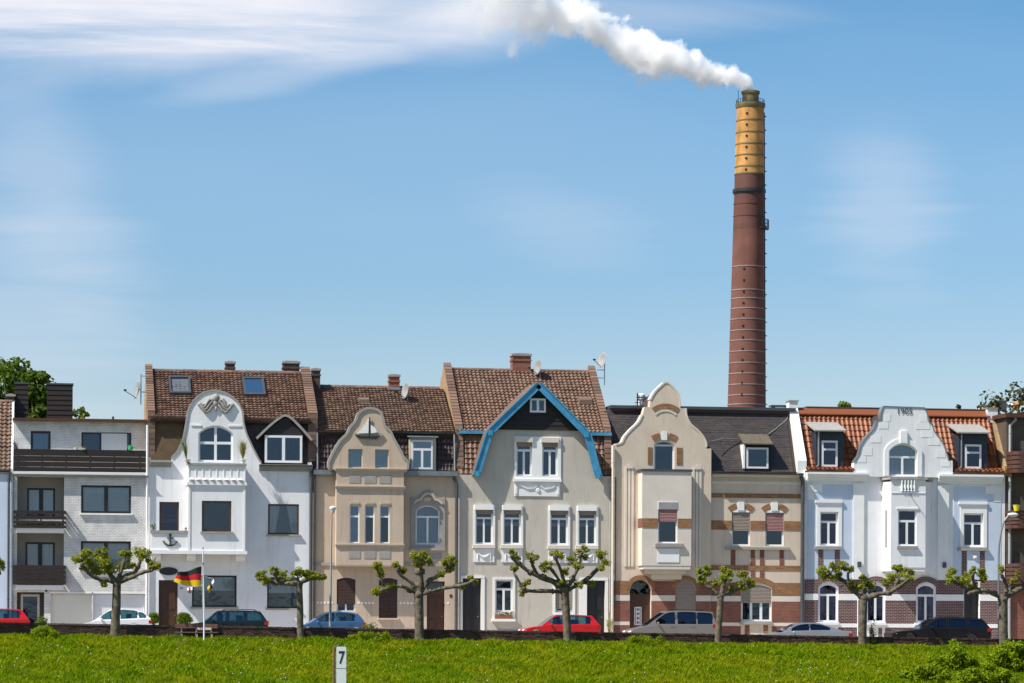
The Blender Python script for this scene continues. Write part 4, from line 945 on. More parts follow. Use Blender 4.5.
# ------------------------------------------------------------ cream house banded with brick
def cream_house():
    H = House('banded_house', 'cream house with orange brick bands, pointed curved gable and a white oriel', 612.5, 803.5)
    r = H.root; X, Z = H.X, H.Z; F = -.3
    gl = [(613,446.2),(621.3,444),(624.6,437.7),(630.8,430.5),(638,423.5),(642,416),(644,409),(644.2,408),(649.3,408),(649.8,400.8),(653.7,393.6),(659.5,387.4),(665.6,383),(671.8,387),(678.3,396),(679.8,407),(680,408.4),(685.4,408.6),(686,416),(690.2,424.3),(698.4,431.5),(704.6,439.7),(706.2,447),(706.4,448.3),(711,448.5)]
    g = H.pts(gl, F)
    gs = cr(g[:6], 3)+g[6:9]+cr(g[9:16], 3)+g[16:18]+cr(g[18:23], 3)+g[23:]
    H.win(653.7, 674.2, 440.8, 473, 'T1', y=F, arch=4, split=.84, fw=.09, key='left')
    dn = [H.hole(630.2, 651.6, 580.4, None, F, 12, 'left')]
    H.win(675.6, 696.2, 580.4, 614, '1', y=F, arch=11, key='left', shut=1, shutmat='beige_shutter')
    wl = H.wall([(X(613, F), GB), (X(711, F), GB)]+list(reversed(gs)), 'left', F, .3, 'cream_render')
    for pl in (gs[1:16], [p for p in gs if gl[8][0] <= 612+(p[0]-X(612, F))/(X(613, F)-X(612, F)) <= 680.2][1:], ): 
        if len(pl) > 2: MB().strip(pl, F-.03, .32, .05, .04).build('gable_coping', 'cream_trim', wl, smooth=True)
    MB().strip(cr(g[17:23], 3), F-.03, .32, .05, .04).build('gable_coping', 'cream_trim', wl, smooth=True)
    MB().plate([(x*.96+.04*X(663), z-.35) for x, z in gs], [], .55, 3.5).build('gable_roof', 'roof_underlay', r)
    # door: arched, dark, with a white grille
    x0, x1, z0, z1, zs, rise, pl = dn[0]
    d = MB().plate(pl, [], F+.3, F+.36).build('door', 'door_wood', r)
    tp = MB().plate([(x0+.06, zs-.1), (x1-.06, zs-.1)]+[(x1-.06+(x0-x1+.12)*i/8, arcz(x1-.06+(x0-x1+.12)*i/8, x0, x1, zs, rise)-.07) for i in range(9)], [], F+.285, F+.298).build('pane', 'dark_car_glass', d)
    q = MB(); xa, xb, za, zb = X(636, F), X(642.6, F), Z(625, F), Z(607.5, F)
    for i in range(4): q.tube([(xa+(xb-xa)*i/3, F+.27, za), (xa+(xb-xa)*i/3, F+.27, zb)], .022, 6)
    for i in range(5):
        zz = za+(zb-za)*i/4; q.tube([(xa, F+.27, zz), (xb, F+.27, zz)], .02, 6)
        if i < 4: q.tube([(xa+(xb-xa)*(.5+.4*math.cos(t)), F+.26, zz+(zb-za)/8*(1+.8*math.sin(t))) for t in [k*math.pi/4 for k in range(9)]], .016, 5)
    q.build('door_grille', 'white_paint', d, 'white wrought grille on the dark door')
    # bands on the gabled part (brick pieces stand a little proud)
    def br(pa, pb, ya, yb, mt='orange_brick', y=F, o=.025): return H.box('brick_band', pa, pb, ya, yb, y-o, y-.003, mt)
    def archring(pa, pb, yc, arch, t, mt='orange_brick', y=F, ext=0, gap=None):
        x0, x1 = X(pa, y), X(pb, y); z1 = Z(yc, y); rise = arch*.0535; a = arc(x0, x1, z1-rise, rise, 16)
        if ext: a = [(x0, z1-rise-ext)]+a+[(x1, z1-rise-ext)]
        prs = [a] if not gap else [[p for p in a if p[0] < (x0+x1)/2-gap], [p for p in a if p[0] > (x0+x1)/2+gap]]
        for b_ in prs: MB().strip(b_, y-.03, y-.003, t, -.01).build('brick_arch', mt, r)
    archring(653.7, 674.2, 439.4, 3, .34, gap=.16); H.box('keystone', 661.7, 666.7, 432.4, 440.6, F-.06, F-.003, 'white_trim')
    br(647.6, 651.8, 448, 465); br(676.4, 682, 448, 465)
    archring(654.2, 676, 409.2, 4, .27); archring(655.6, 674.8, 412.3, 4, .1, 'cream_trim')
    for a, b in ((613.2, 630), (651.8, 675.4), (696.4, 711)):
        br(a, b, 581.5, 595.4, 'red_brick' if a > 640 else 'orange_brick'); H.box('stone_band', a, b, 595.5, 601.2, F-.03, F-.003, 'cream_trim')
        br(a, b, 601.3, 621.8, 'red_brick'); H.box('stone_band', a, b, 621.9, 625.4, F-.03, F-.003, 'cream_trim'); br(a, b, 625.5, None, 'red_brick')
    archring(630.2, 651.6, 580.4, 12, .26, 'orange_brick'); archring(675.6, 696.2, 580.4, 11, .24, 'orange_brick')
    for a in (624.6, 692.4): 
        for k in range(3): H.box('pilaster', a+k*3.4, a+2.2+k*3.4, 468 if k != 1 else 465.5, 567, F-.05, F-.003, 'cream_trim')
        H.box('pilaster_capital', a+1.5, a+8.4, 466, 469.4, F-.09, F-.052, 'cream_trim')
    # oriel
    B = F-1.05; x0, x1, z0, z1 = X(642, B), X(691.4, B), Z(566, B), Z(472, B)
    H.win(658.2, 677.4, 502, 543.4, '1', y=B, key='ori', fw=.07, shut=.49, shutmat='pink_shutter', sill=None)
    of = MB().plate([(x0, z0), (x1, z0), (x1, z1), (x0, z1)], H.hol['ori'], B, B+.22).build('oriel_front', 'cream_trim', r)
    for xa, xb in ((x0, x0+.22), (x1-.22, x1)): MB().box(xa, xb, B+.222, F-.004, z0, z1).build('oriel_side', 'cream_trim', r)
    MB().box(x0+.22, x1-.22, B+.222, F-.004, z0+.0, z0+.15).build('oriel_floor', 'cream_trim', r)
    H.box('shutter_box', 658, 677.6, 502, 509.6, B-.02, B+.06, 'white_trim'); H.box('glass_block_row', 658.6, 677, 502.6, 508.8, B-.035, B-.022, 'dish_grey')
    H.box('oriel_roof', 641, 692.4, 469.6, 471.9, B-.06, F-.004, 'dark_zinc')
    H.box('brick_band', 642.2, 657.9, 518.8, 528, B-.025, B-.003, 'orange_brick'); H.box('brick_band', 677.7, 691.2, 518.8, 528, B-.025, B-.003, 'orange_brick')
    MB().box(x0-.02, x0-.003, B, F-.05, Z(528, B), Z(518.8, B)).build('brick_band', 'red_brick', r)
    H.box('window_sill', 655.5, 683.5, 543.8, 547.2, B-.14, B-.003, 'stone_grey'); H.box('oriel_panel', 657.6, 679.4, 549, 562.6, B-.03, B-.003, 'white_trim')
    pr = [(643.4, 690.6, 566.1, 569.6, 0), (647, 685.5, 569.7, 574, .3), (652, 682, 574.1, 579.5, .65)]
    for a, b, ya, yb, d_ in pr: H.box('oriel_corbel', a, b, ya, yb, B+.02+d_, F-.004, 'cream_trim')
    # right part
    for a, b, mt in ((731.8, 750.2, 'beige_shutter'), (765.4, 783.8, 'pink_shutter')):
        H.win(a, b, 508.8, 545.4, 'T1', arch=3, key='right', shut=.6, shutmat=mt, fw=.08, split=.85)
        archring(a-.4, b+.4, 508.2, 4, .33, y=0, gap=.19); H.box('keystone', (a+b)/2-3.2, (a+b)/2+3.2, 501.6, 510, -.07, -.003, 'white_trim'); H.box('window_head', a+.4, b-.4, 509.2, 512, -.02, -.002, 'white_trim')
    H.win(741.8, 771.8, 584.6, 621, '3', arch=4, key='right', shut=.5, fw=.09, bw=.14)
    archring(741.4, 772.2, 582.6, 5, .3, y=0)
    H.wall([(X(711), GB), (X(803.5), GB), (X(803.5), Z(474)), (X(711), Z(474))], 'right', 0, .32, 'cream_render')
    H.cornice(711.4, 801.6, 473.6, 477, 'cream_trim', .3); H.cornice(711.4, 801.6, 481, 484, 'cream_trim', .1)
    br(711.4, 801.6, 493, 497.4, y=0)
    for a, b in ((711.4, 731.6), (750.4, 765.2), (784, 801.6)): br(a, b, 520.4, 529.5, y=0)
    H.box('window_sill', 725.7, 790, 546.8, 549.3, -.15, -.003, 'stone_grey')
    for a, b in ((731, 735.6), (751, 755), (760.2, 764.4), (779.8, 784)): br(a, b, 549.5, 565, 'red_brick', y=0)
    br(711.4, 801.6, 565.2, 570, y=0)
    for a, b in ((751, 755), (760.2, 764.4)): br(a, b, 570.2, 577.5, 'red_brick', y=0)
    for a, b in ((711.4, 741.2), (772.4, 801.6)):
        br(a, b, 582.5, 595.6, 'red_brick' if a < 720 else 'orange_brick', 0); H.box('stone_band', a, b, 595.7, 601.2, -.03, -.003, 'cream_trim'); br(a, b, 601.3, 622.4, 'red_brick', 0)
        H.box('stone_band', a, b, 622.5, 625.8, -.03, -.003, 'cream_trim'); br(a, b, 625.9, None, 'red_brick', 0)
    H.box('window_sill', 740.6, 773, 621.2, 624.2, -.13, -.003, 'stone_grey'); br(745.4, 750, 625, None, 'red_brick', 0); br(764, 768.6, 625, None, 'orange_brick', 0)
    # roof: steep slate slope, flat behind
    E, K = (.42, Z(471.5, .42)), (2.1, Z(411.5, 2.1))
    rb = roofbase(H, 611, 803, [E, K, (2.6, K[1]+.1)], back=10.5)
    tiles(H, 612, 795, E, K, 'slate_tile', .2, .145, True, .018, 31, parent=rb, name='slate')
    H.box('roof_edge', 610, 795.4, 406.6, 409.6, 1.85, 4.5, 'dark_zinc'); H.box('eave_edge_board', 611, 795, 409.7, 412.4, 2.0, 2.3, 'brown_frame')  # dark brown board below the zinc roof edge
    H.gutter(711, 803.5, 472.2, -.36, .09, 'dark_zinc'); tiles(H, 711, 797, (-.3, Z(472, -.3)+.03), E, 'moss_roof', .2, .15, True, .018, 32, parent=rb, name='slate')
    # dormer
    y = .45; dm = MB().box(X(744.6, y), X(770.4, y), y, 3, Z(470, y), Z(443.8, y)).build('dormer', 'black_cladding', r)
    H.win(746.4, 768.4, 446.8, 467.8, '1', y=y-.12, parent=dm, hole=False, rec=.05, room=False, fw=.1, blind=0)
    MB().prismx([(y-.35, Z(443.9, y-.35)), (y-.35, Z(442.7, y-.35)), (3.0, Z(423, 3)), (3.0, Z(425, 3))], X(742, y), X(771.4, y)).build('dormer_roof', 'moss_roof', dm)
    MB().box(X(742.6, y), X(744.4, y), y-.1, 2.5, Z(468, y), Z(443.9, y)).build('dormer_cheek', 'white_trim', dm)
    # party wall on the right, white
    xw = X(796.5, .4)
    MB().prismx([(.2, E[1]-.1), (.2, E[1]+.65), (2.1, K[1]+.25), (2.1, K[1]+.62), (2.7, K[1]+.62), (2.7, K[1]+.2), (9, K[1]+.2), (9, E[1])], xw, xw+.5).build('party_wall', 'white_trim', r)
    MB().box(xw-.04, xw+.54, 2.05, 2.8, K[1]+.622, K[1]+.70).build('coping', 'stone_grey', r)
    q = MB(); q.box(X(771, 4), X(790, 4), 4, 4.6, Z(405.6, 4), Z(403.8, 4)).box(X(773, 4), X(775, 4), 4.1, 4.5, Z(409, 4)-.3, Z(405.6, 4)).box(X(787, 4), X(789, 4), 4.1, 4.5, Z(409, 4)-.3, Z(405.6, 4)); q.build('roof_bench', 'dark_zinc', r)
    MB().tube([(X(712, .5)+0.0, .6, Z(441, .6)), (X(725, .5), .9, Z(438, .9)), (X(742, .5), 1.2, Z(438.6, 1.2))], .02, 5).build('cable', 'dish_grey', r)
    MB().tube([(X(770, 1), 1.4, Z(433, 1.4)), (X(778, 1), 1.6, Z(428, 1.6)), (X(786, 2), 1.9, Z(418, 1.9)), (X(790, 2), 2.2, Z(409, 2.2))], .02, 5).build('cable', 'dish_grey', r)
    H.shell(612.5, 803.5, 474, 'cream_render'); H.pipe(802.6, 472, None, -.18, .11, 'dark_zinc', off=-.1); H.pipe(615.4, 478, 608, F-.1, .035, 'dark_zinc'); H.pipe(612.8, 447, None, F-.12, .07, 'cream_trim')
cream_house()
# ------------------------------------------------------------ white and pale blue house dated 1905
def dated_house():
    H = House('dated_house', 'white and pale blue house dated 1905, with a splayed oriel and an orange tiled mansard', 804.5, 1005)
    r = H.root; X, Z = H.X, H.Z; G = -.22
    gl = [(852.5,477),(854,463),(858.6,456.5),(860.8,447),(865.4,439),(873.4,430),(876.4,423),(876.4,421),(880.6,420.6),(880.9,412.9),(883,407.4),(883.4,406.8),(923.4,407.6),(924,408),(927,414),(928.4,421.8),(931.9,424),(934,431),(940.8,440),(944.4,447),(947.8,457.4),(948.4,459.8),(952.4,460),(952.6,477)]
    g = H.pts(gl, G); gs = g[:2]+cr(g[2:7], 3)+g[7:9]+cr(g[8:12], 3)[1:]+cr(g[12:16], 3)+cr(g[16:21], 3)+g[21:]
    fr = H.win(888.3, 916.8, 443.4, 476, 'T2', y=G, arch=8, key='gab', split=.58, fw=.09, bw=.12, curt=2, glass='glass_light')
    gw = H.plate('gable', gs, H.hol['gab'], G, .3, 'white_render')
    MB().strip(gs[1:-2], G-.03, .33, .035, .03).build('gable_coping', 'zinc', gw, smooth=True)
    MB().plate([(x*.96+.04*X(903), z-.4) for x, z in gs], [], .45, 3.6).build('gable_roof', 'roof_underlay', r)
    x0, x1 = X(888.3, G), X(916.8, G); zs = Z(443.4, G)-8*.0535; a = arc(x0, x1, zs, 8*.0535, 14)
    MB().strip([(x0, Z(476, G)), (x0, zs-.3)]+a+[(x1, zs-.3), (x1, Z(476, G))], G-.07, G-.003, .26, -.0).build('window_surround', 'white_trim', r)
    H.box('keystone', 900, 907, 431, 443, G-.14, G-.002, 'white_trim')
    # quoins on the gable edge, stone by stone
    for l in ([(884, 890), (414.5, 421.6)], [(878.5, 888), (422, 429)], [(870.5, 880.5), (436, 443)], [(862.5, 872), (448, 456)], [(857.5, 866), (456.6, 463)], [(919, 926.5), (414.5, 421.6)], [(915.5, 929.5), (422, 429)], [(921, 932.5), (430, 437)], [(928, 939.5), (437.6, 444.6)], [(936, 945), (449, 457)], [(941, 950), (460.5, 466)]):
        H.box('quoin', l[0][0], l[0][1], l[1][0], l[1][1], G-.012, G-.003, 'white_trim')
    cv = bpy.data.curves.new('numerals', 'FONT'); cv.body = '1905'; cv.size = .46; cv.extrude = .004; cv.align_x = 'CENTER'
    tmp = bpy.data.objects.new('numerals', cv); me = bpy.data.meshes.new_from_object(tmp); bpy.data.objects.remove(tmp)
    me.materials.clear(); me.materials.append(M['dark_zinc']); ob = bpy.data.objects.new('numerals', me); col.objects.link(ob); ob.parent = r
    ob.rotation_euler = (math.pi/2, 0, 0); ob.location = Vector((X(904, G), G-.025, Z(414.2, G)))-WO[r.name]; ob['label'] = 'dark numerals 1905 in the gable head'
    # facade
    for a, b, w_ in ((819.9, 838, 0), (963.4, 983, 1)):
        H.win(a, b, 512.6, 546, 'T2', split=.7, glass='glass_violet', fw=.09, bw=.12)
        MB().plate(H.pts([(a-3.4, 547), (a-3.4, 503.4), (b+3.6, 503.4), (b+3.6, 547)]), [[*H.hol['main'][-1]]], -.06, -.003).build('window_surround', 'white_trim', r)
        H.box('window_head', a-4.4, b+4.6, 500.8, 503.6, -.13, -.004, 'white_trim'); H.box('window_sill', a-5, b+5.4, 547.2, 550, -.17, -.003, 'stone_grey')
        for c, d in ((a-1.5, a+3.6), (b-3, b+2)): H.box('brick_strip', c, d, 550.6, 579, -.03, -.003, 'dark_red_brick')
    for a, b in ((819, 838.4), (867, 885.4), (916.8, 936)): H.win(a, b, 583.8, 622.4, 'T2', arch=6, split=.7, glass='glass_violet', fw=.1, bw=.12, curt=1)
    H.door(964.4, 980.2, 587, 'dark_door', rec=.4)
    H.wall([(X(804.5), GB), (X(1005), GB), (X(1005), Z(471.6)), (X(804.5), Z(471.6))], mat='white_render')
    for a, b in ((807.4, 852.6), (953.6, 1001)):     # pale blue fields with stepped white quoins
        e = -1 if a > 900 else 1; xo = a if e == 1 else b
        holes = [H.pts([(w0-3.2, 546.9), (w0-3.2, 503.8), (w1+3.4, 503.8), (w1+3.4, 546.9)]) for w0, w1 in (((819.9, 838),) if e == 1 else ((963.4, 983),))]
        st = [(xo, 579.5), (xo, 501), (xo+e*7, 501), (xo+e*7, 493), (xo+e*15, 493), (xo+e*15, 485.5), (xo+e*(b-a), 485.5), (xo+e*(b-a), 579.5)]
        MB().plate(H.pts(st), holes, -.018, -.003).build('wall_field', 'pale_blue_render', r, 'pale blue rendered wall field')
        q = [(xo, xo+e*7, 493.2, 500.8), (xo, xo+e*15, 485.6, 493)]
        for u, v, ya, yb in q: H.box('quoin', min(u, v), max(u, v), ya, yb, -.035, -.003, 'white_trim')
    for a, b in ((853.2, 864), (937.8, 949)): H.box('pilaster', a, b, 484, 579.6, -.09, -.003, 'white_trim')
    H.cornice(806.5, 866, 473.4, 482, 'white_trim', .4, steps=4); H.cornice(937, 1001.5, 474, 483.2, 'white_trim', .4, steps=4)
    hb = [(804.8, 818.6), (838.8, 866.6), (885.8, 916.4), (936.4, 964), (980.6, 1004.6)]
    for a, b in hb:
        H.box('brick_band', a, b, 580, 594.2, -.03, -.003, 'dark_red_brick'); H.box('stone_band', a, b, 594.3, 600.6, -.05, -.003, 'white_trim')
        H.box('brick_band', a, b, 600.7, 623.6, -.03, -.003, 'dark_red_brick'); H.box('stone_band', a, b, 623.7, 627.6, -.05, -.003, 'white_trim'); H.box('brick_band', a, b, 627.7, None, -.03, -.003, 'dark_red_brick')
    for a, b in ((819, 838.4), (867, 885.4), (916.8, 936)):
        x0, x1 = X(a), X(b); z = Z(582.4); MB().strip(arc(x0-.05, x1+.05, z-.3, .33, 12), -.05, -.004, .3, 0).build('brick_arch', 'dark_red_brick', r)
        H.box('window_sill', a-1.4, b+1.4, 622.6, 625, -.16, -.003, 'white_trim')
        for k in range(2): H.box('brick_strip', a+3+9*k, a+6.5+9*k, 628, None, -.03, -.003, 'dark_red_brick')
    # splayed oriel
    B = -1.05; zf = (X(891, B), X(925.6, B)); bk = (X(881.6, 0)+.02, X(931.5, 0)-.02)
    xy = [(bk[0], -.004), (zf[0], B), (zf[1], B), (bk[1], -.004)]
    zt, zb = Z(479.4, B), Z(567.5, B)
    H.win(898, 916.6, 509.6, 545.6, 'T2', y=B, key='ori', split=.68, glass='glass_violet', fw=.08, bw=.12, rec=.07)
    z_r = Z(492, B)
    MB().plate([(zf[0], zb), (zf[1], zb), (zf[1], z_r), (zf[0], z_r)], H.hol['ori'], B, B+.18).build('oriel_front', 'white_render', r)
    for s_ in (0, 1):
        xa, xb = zf[s_], bk[s_]; sg = 1 if s_ else -1
        q = MB().prismz([(xa, B), (xb, -.004), (xb-sg*.15, -.004), (xa-sg*.12, B+.182), (xa, B+.182)] if s_ == 0 else [(xa, B), (xa, B+.182), (xa-sg*.12, B+.182), (xb-sg*.15, -.004), (xb, -.004)], zb, zt-.1)
        o = q.build('oriel_side', 'white_render', r)
        if s_ == 0:
            p = lambda t, d: (xa+(xb-xa)*t-d*.97, B+(0-B)*t-d*.25)
            a0, a1, b0, b1 = p(.4, .004), p(.62, .004), p(.4, .03), p(.62, .03)
            MB().prismz([a0, a1, b1, b0], Z(547, B), Z(510, B)).build('side_window', 'dish_grey', r)
    # balustrade on the oriel
    MB().prismz([(bk[0]-.1, .0-.006), (zf[0]-.08, B-.1), (zf[1]+.08, B-.1), (bk[1]+.1, -.006)], Z(479.6, B), Z(477.4, B)).build('balcony_rail', 'stone_grey', r)
    MB().prismz([(bk[0]+.03, -.004), (zf[0]+.02, B+.03), (zf[1]-.02, B+.03), (bk[1]-.03, -.004)], zb+.002, zb+.12).build('oriel_floor', 'white_render', r)
    MB().box(zf[0], X(903.4, B), B, B+.12, z_r, Z(479.7, B)).box(X(914.4, B), zf[1], B, B+.12, z_r, Z(479.7, B)).box(X(903.4, B), X(914.4, B), B, B+.12, z_r, z_r+.06).build('parapet', 'white_render', r)
    for i in range(5):
        MB().lathe([(.07, 0), (.04, .08), (.085, .22), (.045, .42), (.07, .5), (.07, Z(479.7, B)-z_r-.07)], (X(900.6+3.1*i+1.2, B), B-.03, z_r+.06), 10).build('baluster', 'white_trim', r, smooth=True)
    MB().box(X(899, B), X(918, B), B+.03, B+.11, z_r, Z(480, B)).build('parapet_back', 'pale_blue_render', r)
    MB().prismz([(bk[0], -.004), (zf[0]+.03, B+.04), (zf[1]-.03, B+.04), (bk[1], -.004)], zb-.2, zb-.002).build('oriel_base', 'white_trim', r)
    MB().prismz([(bk[0]+.2, -.004), (zf[0]+.16, B+.25), (zf[1]-.16, B+.25), (bk[1]-.2, -.004)], zb-.38, zb-.202).build('oriel_base', 'white_trim', r)
    H.box('window_sill', 897.4, 918, 546, 548.4, B-.12, B-.003, 'stone_grey'); H.box('window_head', 896.6, 918.4, 507.6, 509.2, B-.05, B-.003, 'white_trim')
    H.box('stone_band', 891.4, 925.2, 492.4, 493.2, B-.03, B-.003, 'white_trim')
    MB().tube([(X(910, B), B, Z(495, B)), (X(909, B), B-.5, Z(494, B))], .025, 6).build('flag_holder', 'dark_zinc', r)
    for a in (858, 943.2): H.box('wall_lamp', a, a+3.4, 562, 567.4, -.19, -.092, 'dark_zinc')
    q = MB().blob((X(975), -.06, Z(556.6)), (.13, .06, .1), 2, .3, 1).blob((X(973), -.06, Z(555)), (.08, .05, .07), 1, .2, 2).tube([(X(976.5), -.05, Z(557)), (X(976), -.05, Z(560))], [.03, .02], 6); q.build('wall_ornament', 'white_trim', r)
    # roof
    E, K = (.35, Z(471.5, .35)), (2.2, Z(415, 2.2))
    rb = roofbase(H, 804.5, 1003, [E, K, (3.4, K[1]+.35)], 'roof_underlay')
    tiles(H, 807, 1001, E, K, 'orange_tile', .262, .385, seed=41, parent=rb, lift=.05)
    MB().prismx([(1.95, Z(416, 1.95)), (1.95, Z(415, 1.95)), (2.35, Z(409.2, 2.35)), (2.6, Z(409.2, 2.6)), (2.6, Z(416, 2.6))], X(807), X(1001)).build('roof_cap', 'orange_tile', rb)
    MB().box(X(806, 2.3), X(1002, 2.3), 2.3, 3.6, Z(409, 2.3), Z(407.9, 2.3)).build('roof_edge', 'dark_zinc', r)
    tiles(H, 806, 853, (-.2, Z(471, -.2)-.02), (.36, Z(468.5, .36)), 'orange_tile', .262, .3, seed=42, parent=rb); tiles(H, 953, 1003, (-.2, Z(471, -.2)-.02), (.36, Z(468.5, .36)), 'orange_tile', .262, .3, seed=43, parent=rb)
    H.gutter(805, 853, 472, -.3, .08); H.gutter(953, 1005, 472.6, -.3, .08)
    for da, db, w0, w1, ra, rb_ in ((815.6, 843.4, 821.6, 837.6, 812, 844), (958.4, 987, 965, 981.4, 954.8, 987.6)):
        y = .3; dm = MB().box(X(da, y), X(db, y), y, 3, Z(469, y), Z(432.4, y)).build('dormer', 'navy_cladding', r)
        H.win(w0, w1, 441.6 if da < 900 else 443.4, 467.6, 'T1', y=y-.12, parent=dm, hole=False, rec=.05, room=False, fw=.11, bw=.11, split=.66, glass='glass_violet')
        MB().prismx([(y-.45, Z(432.4, y-.45)), (y-.45, Z(431, y-.45)), (2.6, Z(420.5, 2.6)), (2.6, Z(422, 2.6))], X(ra, y), X(rb_, y)).build('dormer_roof', 'stone_grey', dm)
        q = MB(); q.tube([(X(da+2.2, y), y-.1, Z(432.6, y)), (X(da+2.2, y), y-.1, Z(466, y)), (X(da-.6, y), y-.25, Z(468.5, y))], .045, 8); q.build('downpipe', 'steel', dm)
    xw = X(1001.5, .4)
    MB().prismx([(-.1, E[1]-.2), (-.1, E[1]+.35), (2.1, K[1]+.05), (2.1, K[1]+.4), (9, K[1]+.4), (9, E[1])], xw, xw+.24).build('party_wall', 'ochre_brick', r)
    MB().box(xw-.3, xw+.3, 2.0, 2.9, K[1]-.35, K[1]+.42).build('party_wall_head', 'white_trim', r); MB().box(xw-.34, xw+.34, 1.95, 2.95, K[1]+.42, K[1]+.47).build('coping', 'stone_grey', r)
    H.shell(804.5, 1005, 472, 'white_render'); H.pipe(858.2, 600, None, -.12, .03, 'white_paint')
dated_house()
# ------------------------------------------------------------ brick house at the right edge
def right_sliver():
    H = House('balcony_house', 'brown brick house with rounded board balconies at the right edge', 1006, 1110)
    r = H.root; X, Z = H.X, H.Z
    H.win(1030, 1050, 440, 470, '2', mat='brown_frame'); H.win(1030, 1050, 495, 525, '2', mat='brown_frame'); H.win(1030, 1050, 545, 580, '2', mat='brown_frame'); H.win(1030, 1060, 595, 620, '2', mat='brown_frame')
    H.wall([(X(1006), GB), (X(1110), GB), (X(1110), Z(418)), (X(1006), Z(418))], mat='brown_brick')
    H.box('ground_storey', 1006.4, 1110, 590, None, -.06, -.003, 'red_brick'); H.box('roof_edge', 1005.5, 1110, 413.8, 418, -.35, 6, 'brown_frame')
    H.shell(1006, 1110, 418, 'brown_brick')
    MB().box(X(1006), X(1110), .35, 10.4, Z(418)-.1, Z(418)-.002).build('flat_roof', 'asphalt', r)
    for t, b_ in ((451, 469), (510, 524.6), (563, 580)):
        D = -1.25; x0 = X(1013.4, D); x1 = X(1095, D); xm = x0+.5
        base = [(x0, -.004), (x0, D+.5)]+[(x0+.5-.5*math.cos(t_), D+.5-.5*math.sin(t_)) for t_ in [math.pi/2*i/6 for i in range(1, 7)]]+[(x1, D), (x1, -.004)]
        MB().prismz([(a-.06 if a < xm else a, b-.06) if b < -.01 else (a-.06 if a < xm else a, b) for a, b in base], Z(b_+4, D), Z(b_+.6, D)).build('balcony_slab', 'brown_frame', r)
        n = 4; h = (Z(t, D)-Z(b_, D))/n
        rail = thing('balcony_railing', '', '', (x0, D, Z(b_, D))); rail.parent = r; rail.location = WO[rail.name]-WO[r.name]
        for i in range(n):
            z = Z(b_, D)+h*i; q = MB(); o = base; vs = []
            for (a, b) in o[:-1]: vs += [(a, b, z+.02), (a, b, z+h-.035), (a+.03, b+.03, z+h-.035), (a+.03, b+.03, z+.02)]
            q.add(vs, [(4*k+j, 4*k+(j+1) % 4, 4*k+4+(j+1) % 4, 4*k+4+j) for k in range(len(o)-2) for j in range(4)]+[(0, 1, 2, 3)])
            q.build('board', 'balcony_wood', rail)
    H.pipe(1009.8, 418, None, -.16, .085, 'dish_grey', off=.3)
right_sliver()
# ------------------------------------------------------------ ground, dike, road
def gz(x): return -.045-.0128*max(-60, min(60, x))        # foot of the garden wall
def gb(x): return -.23-.0088*max(-60, min(60, x))         # grass just before it
YW = -11.6                                   # the low garden wall stands here, at the top of the bank
def bank(x, y):
    b = gb(x)
    if y > YW-.7: return b
    d = YW-.7-y; k = .21*d*d/(d+1.2)
    z = b-min(k, 4.2)
    return z+(.10*noise.noise(Vector((x*.16, y*.3, 0)))+.04*noise.noise(Vector((x*.7, y*.7, 3))))*min(1, d/2)
def grid_mesh(name, xs, ys, fn, mat, **kw):
    m = MB(); m.v = [(x, y, fn(x, y)) for y in ys for x in xs]; n = len(xs)
    m.f = [(j*n+i, j*n+i+1, (j+1)*n+i+1, (j+1)*n+i) for j in range(len(ys)-1) for i in range(n-1)]; m.m = [0]*len(m.f)
    return m.build(name, mat, smooth='all', **kw)
xs = [-2500, -600, -200, -100, -60]+[-45+i*.75 for i in range(121)]+[60, 100, 200, 600, 2500]
ys = [-44, -40, -36]+[-34+.5*i for i in range(44)]+[-12, -11.5]
pm('soil_grass', (.11, .14, .004, 1), .95, .35, 1.1, .5, 20, spec=.05)
grid_mesh('grass_bank', xs, ys, bank, 'soil_grass', kind='structure')
pm('yard', (.17, .155, .13, 1), .9, .2, .3, .3)
grid_mesh('ground', [-2500, -300, -60, 60, 300, 2500], [-11.46, -9, 30, 300, 4000], lambda x, y: -1.2 if y < -11 else -.75, 'yard', kind='structure')
def watermat():
    N, L = nt('river_water'); finish(N, L, (.03, .045, .05, 1), .12, noisetex(N, L, .8, 4, .6, (1, 2.2, 1)), .35, .08)
watermat()
grid_mesh('river', [-2500, -300, 300, 2500], [-125, -80, -41], lambda x, y: -4.05, 'river_water', kind='structure')
grid_mesh('far_bank', [-2500, -300, 300, 2500], [-2500, -600, -300, -135, -122], lambda x, y: -4.3 if y > -125 else -.4, 'yard', kind='structure')
RS = -.0045
def rz(x): return .0+RS*max(-60, min(60, x))
def slab(name, y0, y1, dz, mat, th=.5):
    q = MB(); q.hexa([(-60, y0, rz(-60)+dz-th), (60, y0, rz(60)+dz-th), (60, y1, rz(60)+dz-th), (-60, y1, rz(-60)+dz-th), (-60, y0, rz(-60)+dz), (60, y0, rz(60)+dz), (60, y1, rz(60)+dz), (-60, y1, rz(-60)+dz)])
    return q.build(name, mat, kind='structure')
slab('road', -10.9, -2.75, -.12, 'road_paving'); slab('kerb', -2.746, -2.6, .0, 'concrete'); slab('pavement', -2.596, -.005, -.006, 'paving'); slab('verge', YW+.17, -10.904, -.1, 'paving')
